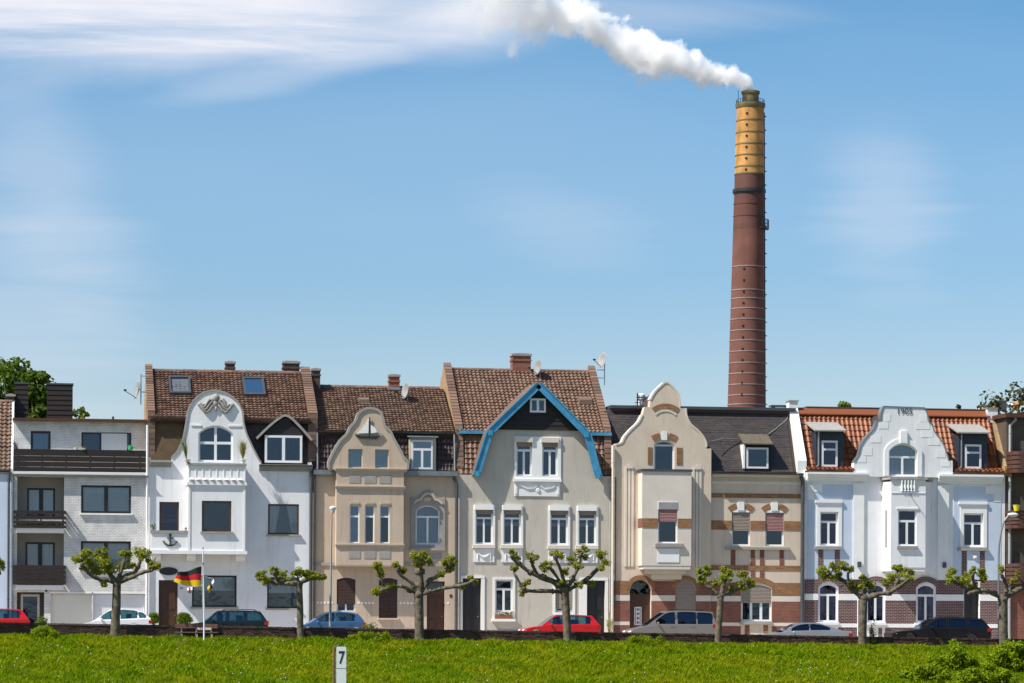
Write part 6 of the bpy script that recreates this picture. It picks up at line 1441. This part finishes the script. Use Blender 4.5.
    for a, b in zip(seams, seams[1:]):
        for sg in (-1, 1):
            y_ = Y+sg*(w_+.003); d = MB().plate([(fx(a)+.015, zg+.3), (fx(b)-.015, zg+.3), (fx(b)-.015, fz(.555)), (fx(a)+.015, fz(.555))], [], y_-.004, y_+.004).build('door', paint, t)
            MB().box(fx(b)-.3, fx(b)-.12, y_-.02, y_+.02, fz(.53), fz(.53)+.03).build('handle', paint, d)
    for sg in (-1, 1):
        y_ = Y+sg*(w_-.16)
        MB().blob((fx(.035), y_, fz(ztop(c['low'], .045))-.09), (.16, .17, .075), 2, 0).build('headlight', 'lamp_glass', t, smooth='all')
        MB().box(fx(.955), fx(1)+.012, Y+sg*(w_+.006)-.16*(sg > 0), Y+sg*(w_+.006)+.16*(sg < 0), fz(.50), fz(.61)).build('tail_light', 'red_lamp', t)
        xm = fx(c['win'][0][0]+.015); MB().blob((xm, Y+sg*(w_+.08), fz(.64)), (.07, .1, .065), 2, .1).build('wing_mirror', paint, t, smooth='all')
        MB().box(fx(.44), fx(.50), Y+sg*.38-.22, Y+sg*.38+.22, fz(.5), fz(.86)).box(fx(.45), fx(.49), Y+sg*.38-.1, Y+sg*.38+.1, fz(.86), fz(.94)).build('seat', 'seat_fabric', t)
        if c.get('rails'): MB().tube([(fx(.5), Y+sg*(yy(zr)-.06), fz(.99)), (fx(.53), Y+sg*(yy(zr)-.06), fz(1)+.05), (fx(.85), Y+sg*(yy(zr)-.06), fz(.98)+.06), (fx(.88), Y+sg*(yy(zr)-.06), fz(.96))], .02, 6).build('roof_rail', 'iron_black', t)
    MB().box(fx(.66), fx(.72), Y-w_+.25, Y+w_-.25, fz(.5), fz(.82)).build('rear_seat', 'seat_fabric', t)
    MB().box(fx(0)-.012, fx(.02), Y-w_+.15, Y+w_-.15, fz(.19), fz(.29)).build('bumper', 'iron_black', t)
    return t
car('bright red hatchback cut by the left edge, parked before the tiled house', 'paint_red', -47, 29.5, 608.5, 'hatch')
car('white rounded compact car parked before the garage doors, behind a pollarded tree', 'paint_white', 78, 152, 608.4, 'compact')
car('dark green estate car with roof rails parked behind the bench and flagpole', 'paint_green', 178, 268.5, 610.2, 'estate')
car('metallic blue small hatchback parked before the beige ship gable house', 'paint_blue', 298, 365.5, 611.6, 'citycar')
car('bright red hatchback parked before the grey house, behind the widest tree', 'paint_red', 523, 601, 614.6, 'hatch')
car('taupe grey van-like family car parked before the arched door', 'paint_taupe', 628.6, 717, 610.6, 'mpv', glass='dark_car_glass')
car('low silver coupe parked between two trees before the arched windows', 'paint_silver', 757, 853, 622.6, 'coupe', glass='dark_car_glass')
car('black estate car parked rightmost, before the dark door of the dated house', 'paint_black', 893, 992, 617.4, 'estate', glass='dark_car_glass')
# ------------------------------------------------------------ shrubs and potted plants
def shrub(label, pa, pb, ya, yb, Y, mat, n=900, leaf=.07, seed=0, name='shrub', cat='shrub', box=.3, zb=None, lumps=24):
    a, b = P(pa, yb, Y), P(pb, ya, Y); x0, x1, z0, z1 = a.x, b.x, (a.z if Y > -11 else bank((a.x+b.x)/2, Y)-.06), b.z
    t = thing(name, label, cat, ((x0+x1)/2, Y, z0)); rnd = random.Random(seed); rx, rz_ = (x1-x0)/2*1.12, (z1-z0)/2; cx, cz = (x0+x1)/2, (z0+z1)/2; rad_ = min(rx, rz_)*.72
    cs = []
    for i in range(lumps):
        th, v = rnd.uniform(0, 2*math.pi), rnd.uniform(-.8, 1); k = math.sqrt(1-min(1, v*v))*.5+.5*(1 if box else 0)
        rr = rad_*rnd.uniform(.6, 1.05); f = rnd.random()**.5
        cs.append((cx+(rx-rr*.55)*math.cos(th)*max(k, .8)*f, Y+min(rx, .6)*math.sin(th)*k*f, cz+max(.02, (rz_-rr*.7))*v, rr))
    q = MB()
    for i in range(5): c_ = cs[i]; q.tube([(cx+(c_[0]-cx)*.15, Y, z0-.05), ((cx+c_[0])/2, (Y+c_[1])/2, (z0+c_[2])/2), c_[:3]], [.03, .022, .01], 5)
    q.build('stem', 'bark', t, kind='stuff')
    leafmesh('foliage', mat, t, cs, n//lumps, 1, leaf, seed, kind='stuff'); return t
shrub('low rounded dark green shrub leaning on the garden wall, left of the first whole tree', 27.5, 60, 625.4, 640, YW-1.1, 'bush_leaf', 4200, .06, 61)
shrub('yellow green flowering plant behind the wall before the entry door', 35, 47.5, 615.5, 628, -10.7, 'light_leaf', 500, .08, 62)
shrub('wide low green shrub with round leaves at the wall before the beige house', 347, 393.5, 631, 645, YW-1.1, 'bush_leaf', 3600, .065, 63)
shrub('taller bushy plant rising over the wide low shrub before the beige house', 360, 378, 621.5, 634, YW+.5, 'hedge_leaf', 700, .07, 64)
shrub('clipped bright green cushion shrub before the taupe grey car', 627, 664.5, 635, 650, YW-1.4, 'bush_leaf', 4200, .055, 65)
shrub('small young shrub at the foot of the spreading tree by the arched windows', 868, 877, 618, 642, YW-.35, 'hedge_leaf', 260, .07, 66)
def topiary(label, pa, pb, ya, yb, seed):
    t = shrub(label, pa, pb, ya, yb, -.75, 'hedge_leaf', 4200, .06, seed, 'topiary', 'topiary', lumps=30)
    x = P((pa+pb)/2, yb, -.75).x; z = P(pa, yb, -.75).z
    MB().lathe([(.17, -.45), (.24, .02), (.26, .02), (.26, .06), (.2, .06)], (x, -.75, z), 14).build('pot', 'terracotta', t, smooth=True)
topiary('clipped evergreen ball to the right of the brown front door', 177, 191.5, 612, 627, 67)
topiary('clipped evergreen ball beside the downpipe, left of the brown front door', 148.5, 158.5, 612, 626, 68)
shrub('slim yellow green conifer beside the right dark door of the grey house', 606, 614, 617, 641, -.55, 'straw_leaf', 500, .06, 69, name='conifer', cat='conifer')
def pot_plant(label, px, py, Y, hp, rp, mat, potmat, n=60, leaf=.09, tall=.3, wide=.18, seed=0):
    p = P(px, py, Y); t = thing('potted_plant', label, 'potted plant', p)
    MB().lathe([(rp*.7, 0), (rp, hp*.9), (rp*1.1, hp*.9), (rp*1.1, hp), (rp*.85, hp)], p, 12).build('pot', potmat, t, smooth=True)
    if n: leafmesh('foliage', mat, t, [(p.x+math.sin(i*2.4)*wide*.6, p.y+math.cos(i*2.4)*wide*.3, p.z+hp+tall*(.25+.25*i), wide*.75) for i in range(4)], n//4, wide, leaf, seed, kind='stuff')
pot_plant('reddish potted plant at the left end of the top terrace railing', 15.6, 449.8, -.0, .14, .12, 'olive_leaf', 'terracotta', 40, .07, .2, .14, 71)
pot_plant('white flower pot with pale blooms on the top terrace railing', 76, 449.8, -.02, .12, .12, 'straw_leaf', 'white_paint', 24, .06, .12, .1, 72)
pot_plant('wide white pot beside the dark terrace opening', 82.5, 450, -.02, .1, .16, 'straw_leaf', 'white_paint', 12, .05, .08, .1, 73)
pot_plant('small green plant on the left end of the anchor balcony', 153, 531.2, -.85, .08, .09, 'hedge_leaf', 'stone_grey', 60, .08, .25, .14, 74)
pot_plant('tiny green plant by the bay on the anchor balcony rail', 185.8, 531.2, -.9, .06, .06, 'hedge_leaf', 'stone_grey', 24, .06, .12, .07, 75)
pot_plant('little flowering pot on the left of the upper balcony rail', 188.2, 463.6, -1.02, .1, .1, 'olive_leaf', 'terracotta', 26, .06, .12, .12, 76)
p = P(130.5, 450, -.03); t = thing('watering_can', 'bright green plastic watering can on the terrace railing', 'watering can', p)
MB().lathe([(.11, 0), (.13, .05), (.11, .2), (.06, .22)], p, 12).tube([(p.x+.09, p.y, p.z+.06), (p.x+.2, p.y, p.z+.16), (p.x+.24, p.y, p.z+.17)], [.03, .02, .035], 8).build('body', 'green_plastic', t, smooth=True)
MB().tube([(p.x-.1, p.y, p.z+.05), (p.x-.17, p.y, p.z+.14), (p.x-.09, p.y, p.z+.26), (p.x, p.y, p.z+.22)], .016, 6).build('handle', 'green_plastic', t, smooth=True)
p = P(1016.5, 511, -1.3); t = thing('bucket', 'bright yellow bucket hung on the middle balcony railing at the right edge', 'bucket', p)
MB().lathe([(.13, 0), (.19, .3), (.2, .3), (.2, .33), (.17, .33), (.12, .04)], p, 14).build('bucket_body', 'yellow_plastic', t, smooth=True)
MB().tube([(p.x-.19, p.y, p.z+.3), (p.x-.1, p.y-.12, p.z+.22), (p.x+.1, p.y-.12, p.z+.22), (p.x+.19, p.y, p.z+.3)], .012, 5).build('handle', 'steel', t)
def grass_pot(label, px, py, Y, pxl, pyl, lean, mat, seed, n=90):
    p = P(px, py, Y); t = thing('potted_grass', label, 'potted plant', p); rnd = random.Random(seed); q = MB()
    MB().lathe([(.1, 0), (.15, .17), (.17, .17), (.17, .2), (.13, .2)], p, 12).build('pot', 'white_paint', t, smooth=True)
    h = P(pxl, pyl, Y).z-p.z
    for i in range(n):
        a = rnd.uniform(0, 2*math.pi); s_ = rnd.uniform(.1, .55); k = h*rnd.uniform(.55, 1.05); b = Vector((p.x, p.y, p.z+.2)); dx, dy = math.cos(a)*s_+lean, math.sin(a)*s_*.6
        m_ = b+Vector((dx*.35, dy*.35, (k-.2)*.65)); e = b+Vector((dx, dy, (k-.2)*rnd.uniform(.8, 1))); w_ = Vector((-math.sin(a), math.cos(a)*.3, .1))*.018
        q.add([b-w_, b+w_, m_+w_, e, m_-w_], [(0, 1, 2, 4), (4, 2, 3)])
    q.build('blade', mat, t, kind='stuff')
grass_pot('feathery yellow ornamental grass in a white pot on the upper balcony', 243, 463.4, -.85, 241, 437, -.02, 'straw_leaf', 81, 130)
grass_pot('tall drooping pale plant at the left of the round gable window', 186.5, 463.4, -.6, 181, 432, -.28, 'light_leaf', 82, 26)
# flower box blooms on the grey house sill
pb_ = P(504, 615.5, -.12); leafmesh('box_flowers', 'olive_leaf', None, [(pb_.x-.42+.17*i, -.12, pb_.z+.1+.03*(i % 2), .13) for i in range(6)], 22, .12, .07, 83, label='green and yellow flowers in the sill box of the grey house', cat='flowers', kind='stuff')
# ------------------------------------------------------------ aerials on the roofs
def dish(label, px, py, Y, r, azim, tilt, mast, mat='dish_grey', wall=None):
    c = P(px, py, Y); t = thing('satellite_dish', label, 'satellite dish', (P(*mast[0], Y).x, Y, P(*mast[1], Y).z), 'satellite dishes on the roofs')
    M_ = Matrix.Translation(c) @ Matrix.Rotation(azim, 4, 'Z') @ Matrix.Rotation(tilt, 4, 'Y')   # dish axis = local -X
    q = MB(); vs, fs = [], []; n = 20; prof = [(0, .16), (.35, .13), (.7, .06), (1, 0), (1.02, .01), (.7, .085), (.35, .155), (0.0, .185)]
    for s_, h in prof:
        for k in range(n): a = 2*math.pi*k/n; vs.append(M_ @ Vector((h*r*1.6-.1*r, s_*r*.92*math.cos(a), s_*r*math.sin(a))))
    fs = [(i*n+k, i*n+(k+1) % n, (i+1)*n+(k+1) % n, (i+1)*n+k) for i in range(len(prof)-1) for k in range(n)]
    q.add(vs, fs).build('reflector', mat, t, smooth='all')
    a = M_ @ Vector((.1*r, 0, -r*.9)); b = M_ @ Vector((-r*1.35, 0, -r*.35))
    MB().tube([a, b], .018, 6).build('arm', 'iron_black', t); MB().tube([b, b+(c-b).normalized()*.14], [.055, .04], 8).build('receiver', 'iron_black', t)
    if wall:
        for py in wall[1:]: e_ = P(mast[0][0], py, Y); MB().tube([e_, (P(wall[0], py, Y).x, Y, e_.z)], .025, 6).build('bracket', 'steel', t)
    m0, m1 = P(*mast[0], Y), P(*mast[1], Y); m1.x = m0.x
    MB().tube([m0, m1-Vector((0, 0, .3))], .028, 8).tube([c+(M_.to_3x3() @ Vector((.2*r, 0, 0))), Vector((m0.x, Y, c.z))], .025, 6).build('mast', 'steel', t, smooth=True)
dish('satellite dish with a long receiver arm, on the party wall above the flat roof', 137.2, 389.5, 3.4, .52, rad(12), rad(10), ((141, 374), (141, 399)), wall=(149, 376, 392))
dish('grey satellite dish seen edge-on on the ridge of the beige house', 405.6, 390.5, 3.9, .46, rad(18), rad(8), ((407.5, 386), (407.5, 401)))
dish('grey satellite dish beside the brick chimney on the grey house ridge', 538, 367, 5.0, .44, rad(20), rad(8), ((540, 362), (540, 378)))
dish('satellite dish on a tall mast at the right roof end of the grey house', 602.4, 360, 5.2, .44, rad(25), rad(14), ((604.6, 357), (604.6, 380)), wall=(597, 370, 378))
def cowl(label, px, ya, yb, Y, r, mat):
    p = P(px, yb, Y); h = P(px, ya, Y).z-p.z; t = thing('roof_cowl', label, 'roof vent', (p.x, Y, p.z-.3))
    MB().lathe([(r*.8, -.3), (r*.8, h*.55), (r*1.15, h*.6), (r*1.15, h*.9), (r*.5, h)], p, 14).build('pipe', mat, t, smooth=True); MB().lathe([(r*1.3, h*.72), (r*1.3, h*.76)], p, 14).build('ring', 'dark_zinc', t)
cowl('white vent cowl left of the pointed gable', 641, 393.5, 408, 3.4, .2, 'white_paint'); cowl('bluish grey vent cowl nearest the pointed gable', 645.6, 396.5, 408, 3.8, .2, 'zinc')
p = P(637.4, 408, 3.2); t = thing('roof_aerial', 'short dark aerial post at the left of the white vent cowl', 'aerial', (p.x, 3.2, p.z-.3))
MB().tube([(p.x, 3.2, p.z-.3), (p.x, 3.2, p.z+.82)], .04, 8).build('post', 'iron_black', t); MB().tube([(p.x-.2, 3.2, p.z+.12), (p.x+.45, 3.2, p.z+.12)], .03, 6).tube([(p.x-.15, 3.2, p.z+.3), (p.x+.15, 3.2, p.z+.3)], .02, 6).build('crossbar', 'iron_black', t)
# crane jib far behind the right edge
a, b = P(968, 411.5, 26), P(1100, 392, 26); t = thing('crane', 'orange and white crane jib showing over the orange roof at the right edge', 'crane', (b.x, 26, -.75))
n = 12
for i in range(n):
    c, d = a+(b-a)*i/n, a+(b-a)*(i+1)/n; MB().tube([c, d], [.1+.012*i, .11+.012*i], 6).build('jib_section', 'crane_orange' if i % 3 else 'white_paint', t)
MB().box(b.x-.4, b.x+.4, 25.6, 26.4, -.75, b.z+.3).build('mast', 'zinc', t)
c = a+(b-a)*.24; MB().box(c.x-.35, c.x+.35, 25.7, 26.3, c.z-.25, c.z+.4).build('trolley', 'dark_zinc', t)
# ------------------------------------------------------------ street lamps
def lamp_straight():
    Y = YW+.4; b, a = P(330.2, 634, Y), P(331.8, 511, Y); t = thing('street_lamp', 'slim straight grey street lamp with a small white head before the beige house', 'street lamp', (b.x, Y, b.z-.3))
    MB().tube([(b.x, Y, b.z-.3), (b.x, Y, b.z+.9), (a.x, Y, a.z)], [.07, .06, .035], 10).build('pole', 'dish_grey', t, smooth=True)
    MB().lathe([(.03, -.02), (.12, .05), (.17, .14), (.17, .2), (.08, .26), (.02, .27)], (a.x+.05, Y, a.z-.02), 14).build('lamp_head', 'white_paint', t, smooth=True)
    MB().lathe([(.05, -.1), (.1, -.02), (.12, .045)], (a.x+.05, Y, a.z-.02), 12).build('lamp_glass', 'lamp_glass', t, smooth=True)
lamp_straight()
def lamp_curved():
    Y = YW+.4; b = P(998.6, 640, Y); pts = [P(x, y, Y) for x, y in ((998.6, 566), (999, 548), (1001, 533), (1004, 522), (1008, 516.5), (1012, 515))]
    t = thing('street_lamp', 'street lamp with a curved arm beside the balcony house at the right', 'street lamp', (b.x, Y, b.z-.3))
    MB().tube([(b.x, Y, b.z-.3)]+[tuple(q) for q in cr([tuple(p_) for p_ in pts], 3)], .05, 10).build('pole', 'zinc', t, smooth=True)
    e = pts[-1]; MB().blob((e.x+.05, Y, e.z+.02), (.3, .14, .1), 2, 0).build('lamp_head', 'white_paint', t, smooth='all'); MB().blob((e.x+.05, Y, e.z-.06), (.2, .1, .05), 2, 0).build('lamp_glass', 'lamp_glass', t, smooth='all')
lamp_curved()
# ------------------------------------------------------------ bench, flagpole, kilometre board
def bench():
    Y = YW-.45; a, b = P(175.4, 626, Y), P(217.8, 626, Y); zb = bank(a.x, Y); zt = P(196, 624, Y).z
    t = thing('park_bench', 'weathered brown wooden bench set against the garden wall by the flagpole', 'bench', ((a.x+b.x)/2, Y, zb))
    h = P(196, 628.4, Y).z
    for i in range(2): z1 = zt-(zt-h)*i*.52; MB().box(a.x, b.x, Y+.22, Y+.26, z1-(zt-h)*.46, z1).build('back_slat', 'bench_wood', t)
    zs = zt-.38
    for i in range(3): MB().box(a.x, b.x, Y-.3+.15*i, Y-.18+.15*i, zs-.045, zs).build('seat_slat', 'bench_wood', t)
    for x in (a.x+.3, (a.x+b.x)/2, b.x-.3):
        MB().box(x-.04, x+.04, Y-.28, Y-.2, zb-.3, zs-.048).box(x-.04, x+.04, Y+.262, Y+.33, zb-.3, zt-.03).box(x-.035, x+.035, Y-.28, Y+.26, zs-.1, zs-.05).build('leg', 'concrete', t)
    a, b = P(197, 630, Y), P(211.5, 627.6, Y); MB().box(a.x, b.x, Y+.19, Y+.205, a.z, b.z).build('notice_board', 'cream_trim', t, 'pale blank board fixed on the bench back')
bench()
def flagpole():
    Y = YW-1.9; b, a = P(204, 648, Y), P(202.8, 548.5, Y); zb = bank(b.x, Y)
    t = thing('flagpole', 'slim white flagpole standing on the grass bank by the bench', 'flagpole', (b.x, Y, zb))
    MB().tube([(b.x, Y, zb-.3), (b.x, Y, zb+1.5), (a.x, Y, a.z)], [.042, .038, .024], 12).build('pole', 'white_paint', t, smooth=True)
    MB().blob((a.x, Y, a.z+.03), .05, 2, 0).build('finial', 'steel', t, smooth='all')
    z = P(203, 563.4, Y).z; MB().lathe([(.055, -.05), (.055, .05)], (a.x+.005, Y, z), 10).build('pulley', 'steel', t)
    z2 = P(203, 610, Y).z; MB().tube([(a.x-.05, Y-.03, z), (b.x-.07, Y-.03, z2)], .008, 4).build('halyard', 'white_paint', t)
    f = thing('flag', 'black, red and gold striped flag blowing left from the white flagpole', 'flag', (a.x, Y, P(200, 588, Y).z))
    H0, H1, F0, F1 = P(201.8, 567.4, Y), P(200.2, 588, Y), P(178.2, 572.4, Y), P(173.6, 581.8, Y); nu, nv = 16, 4
    def pt(u, v):
        p_ = (H0*(1-v)+H1*v)*(1-u)+(F0*(1-v)+F1*v)*u; w_ = math.sin(u*8.5+v*1.6)
        return p_+Vector((0, -.16*w_*u**.6, .05*math.sin(u*6+1.0)*(1-.3*v)-.03*u*(1-u)*4*(v-.5)))
    for s_, (mt, nm) in enumerate((('flag_black', 'black_stripe'), ('flag_red', 'red_stripe'), ('flag_gold', 'gold_stripe'))):
        q = MB(); vs = [pt(i/nu, (s_+j/nv)/3) for j in range(nv+1) for i in range(nu+1)]
        q.add(vs, [(j*(nu+1)+i, j*(nu+1)+i+1, (j+1)*(nu+1)+i+1, (j+1)*(nu+1)+i) for j in range(nv) for i in range(nu)]); q.build(nm, mt, f, smooth='all')
    def pennant(label, cols, l):
        p0 = P(*l[0], Y-.05); g = thing('pennant', label, 'pennant', p0); n = len(cols)
        for i, c in enumerate(cols):
            A, B, C, D = [P(*l[0], Y)*(1-k)+P(*l[1], Y)*k for k in (i/n, (i+1)/n)]+[P(*l[3], Y)*(1-k)+P(*l[2], Y)*k for k in ((i+1)/n, i/n)]
            A, B, C, D = [v_+Vector((0, -.05-.04*math.sin(3*j_), 0)) for j_, v_ in enumerate((A, B, C, D))]
            MB().add([A, B, (B+C)/2+Vector((0, -.06, 0)), C, D, (A+D)/2+Vector((0, -.06, 0))], [(0, 1, 2, 5), (5, 2, 3, 4)]).build('stripe', c, g)
        MB().tube([P(*l[0], Y), P(203, l[0][1]-3, Y)], .008, 4).build('cord', 'white_paint', g)
    pennant('small white and red pennant hanging left of the flagpole', ('white_paint', 'flag_red', 'white_paint'), ((186.6, 588), (192.4, 587), (192, 593), (187.6, 593.2)))
    pennant('small twisted white, black and gold pennant right of the flagpole', ('white_paint', 'flag_black', 'flag_gold'), ((213.6, 579), (207, 587.6), (208.6, 592.6), (214.2, 585)))
flagpole()
def km_board():
    Y = -25.0; a, b = P(336.6, 655, Y), P(346.2, 655, Y); zt = P(341, 647.4, Y).z; zb = bank(a.x, Y)
    t = thing('kilometre_board', 'narrow white kilometre board with a black number 7 in the grass', 'sign', ((a.x+b.x)/2, Y, zb))
    q = MB().plate([(a.x, zb-.3), (b.x, zb-.3), (b.x, zt), (b.x-.03, zt+.03), (a.x+.03, zt+.03), (a.x, zt)], [], Y-.04, Y+.04).build('board', 'white_paint', t)
    zz = P(341, 668, Y).z; MB().box(a.x-.003, b.x+.003, Y-.047, Y-.041, zz-.02, zz).build('seam', 'dish_grey', t)
    cv = bpy.data.curves.new('numeral', 'FONT'); cv.body = '7'; cv.size = .78; cv.extrude = .004; cv.offset = .012; cv.align_x = 'CENTER'
    tmp = bpy.data.objects.new('numeral', cv); me = bpy.data.meshes.new_from_object(tmp); bpy.data.objects.remove(tmp); me.materials.clear(); me.materials.append(M['iron_black'])
    o = bpy.data.objects.new('numeral', me); col.objects.link(o); o.parent = t; o.rotation_euler = (math.pi/2, 0, 0); o.scale = (.72, 1, 1)
    o.location = Vector(((a.x+b.x)/2, Y-.047, P(341, 663.4, Y).z))-WO[t.name]
    p = P(336.4, 649, Y+.25); s = thing('wooden_stake', 'short rusty brown stake behind the kilometre board', 'stake', (p.x, Y+.25, bank(p.x, Y+.25)))
    MB().tube([(p.x-.12, Y+.25, bank(p.x, Y+.25)-.2), (p.x-.1, Y+.25, p.z+.05), (p.x+.12, Y+.25, p.z+.18)], [.05, .05, .04], 6).build('stake', 'bench_wood', s)
km_board()
# ------------------------------------------------------------ grass and bushes on the bank
def grassm(name, c, c2, c3, trans=.4):
    N, L = nt(name); g = N.new('ShaderNodeNewGeometry'); cc = mixc(N, L, g.outputs['Random Per Island'], c, c2)
    a = noisetex(N, L, .4, 5, .65); cc = mixc(N, L, rmp(N, L, a, .42, .64, 0, .9), cc, c3)
    d_ = noisetex(N, L, .9, 4, .6, (1, .7, 1), .5); cc = mixc(N, L, rmp(N, L, d_, .6, .74, 0, .7), cc, (.34, .27, .05, 1))
    b = noisetex(N, L, 2.2, 3, .6, (1, .6, 1)); cc = mixc(N, L, rmp(N, L, b, .5, .72, 0, .65), cc, sc(c2, .6))
    finish(N, L, cc, .7, trans=trans, spec=.08)
grassm('grass_blade', (.24, .345, .003, 1), (.125, .23, .002, 1), (.33, .35, .006, 1))
pm('daisy', (.8, .8, .76, 1), .7, .05, 2, 0)
def grass():
    rng = np.random.default_rng(5); x0, x1, y0, y1 = -32.0, 32.0, -31.0, YW-.13; st = .25
    gx, gy = np.arange(x0, x1+st, st), np.arange(y0, y1+st, st); G = np.array([[bank(a, b) for a in gx] for b in gy]); D = np.array([[noise.noise(Vector((a*.9, b*1.3, 8)))+.6*noise.noise(Vector((a*2.6, b*3, 2))) for a in gx] for b in gy])
    k = 330000; x = rng.uniform(x0, x1, k); y = y1-(y1-y0)*rng.uniform(0, 1, k)**1.15
    def smp(A):
        i, j = (x-x0)/st, (y-y0)/st; i0, j0 = i.astype(int).clip(0, len(gx)-2), j.astype(int).clip(0, len(gy)-2); u, v = i-i0, j-j0
        return A[j0, i0]*(1-u)*(1-v)+A[j0, i0+1]*u*(1-v)+A[j0+1, i0]*(1-u)*v+A[j0+1, i0+1]*u*v
    z, d = smp(G), smp(D)
    h = (.10+.13*rng.random(k)**2+.17*np.clip(d, -.4, 1))*np.where(y > YW-.6, .8, 1); h = np.clip(h, .05, .45)
    a = rng.uniform(0, 2*np.pi, k); w_ = rng.uniform(.010, .02, k); ln = rng.normal(0, .45, (k, 2))*h[:, None]; ln[:, 0] += .12*h
    V = np.zeros((k, 4, 3)); V[:, 0] = np.stack([x-np.cos(a)*w_, y-np.sin(a)*w_, z-.02], 1); V[:, 1] = np.stack([x+np.cos(a)*w_, y+np.sin(a)*w_, z-.02], 1)
    V[:, 2] = np.stack([x+ln[:, 0]+np.cos(a)*w_*.4, y+ln[:, 1], z+h], 1); V[:, 3] = np.stack([x+ln[:, 0]*.35-np.cos(a)*w_, y+ln[:, 1]*.35-np.sin(a)*w_, z+h*.55], 1)
    o = np.array([0, -20, -2.0]); quads('grass', 'grass_blade', None, V.reshape(-1, 3)-o, k, o, label='bright green uncut grass covering the bank', kind='stuff')
    n = 150; cx = np.array([P(rng.choice([20, 130, 260, 285, 420, 600, 760, 830]), 650, -16).x+rng.normal(0, 1.6) for _ in range(n)]); cy_ = rng.uniform(-24, -13.5, n); V = []
    for a_, b_ in zip(cx, cy_):
        zz = bank(a_, b_)+rng.uniform(.12, .26); r = rng.uniform(.012, .02); V.append([(a_-r, b_-r*.3, zz-r*.6), (a_+r, b_-r*.3, zz-r*.6), (a_+r, b_+r*.3, zz+r), (a_-r, b_+r*.3, zz+r)])
    V = np.array(V).reshape(-1, 3); quads('daisies', 'daisy', None, V-o, n, o, label='tiny white daisies scattered in the grass', kind='stuff')
    cs = []
    for i in range(190):
        a_, b_ = rng.uniform(-29, 27), rng.uniform(-28, -13); r = rng.uniform(.1, .28); cs.append((a_, b_, bank(a_, b_)+r*.5, r))
    leafmesh('weeds', 'hedge_leaf', None, cs, 46, .2, .07, 91, up=.6, label='darker green weeds growing in clumps in the grass', kind='stuff')
grass()
def bush(label, px, py, Y, pw, ph, seed, n=34, k=60, leaf=.12):
    k = int(k*2.4)
    c = P(px, py, Y); s_ = 152/2850*(150+Y)/150; rx = pw*s_/2; zb = bank(c.x, Y); h = c.z-zb-.15; rnd = random.Random(seed)
    t = thing('bush', label, 'bush', (c.x, Y, zb)); cs = []; q = MB()
    for i in range(n):
        u = rnd.uniform(-1, 1); v = rnd.random()**.8*(1-.45*abs(u)); e = (c.x+u*rx, Y+rnd.uniform(-.6, .6), zb+max(.12, h*v), rnd.uniform(.2, .38))
        cs.append(e)
        if i % 5 == 0: q.tube([(c.x+u*rx*.3, Y, zb-.1), (c.x+u*rx*.8, (Y+e[1])/2, zb+h*v*.5), e[:3]], [.025, .018, .008], 5)
    q.build('stem', 'bark', t, kind='stuff'); leafmesh('foliage', 'bush_leaf', t, cs, k, 1, leaf, seed, up=.5, kind='stuff')
bush('leafy bush in the grass below the black car, left of the corner bush', 956, 648, -18.5, 50, 0, 101, 40, 60)
bush('slim leafy shoot standing tallest in the bushes, below the black car', 957, 636, -18.9, 12, 0, 105, 12, 40)
bush('large leafy bush filling the lower right corner', 1014, 641, -18, 66, 0, 102, 56, 64)
bush('low leafy bush spreading at the left end of the bushes', 926, 662, -20.5, 46, 0, 103, 26, 50)
bush('leafy bush at the bottom edge between the two larger bushes', 985, 660, -22, 62, 0, 104, 40, 56)
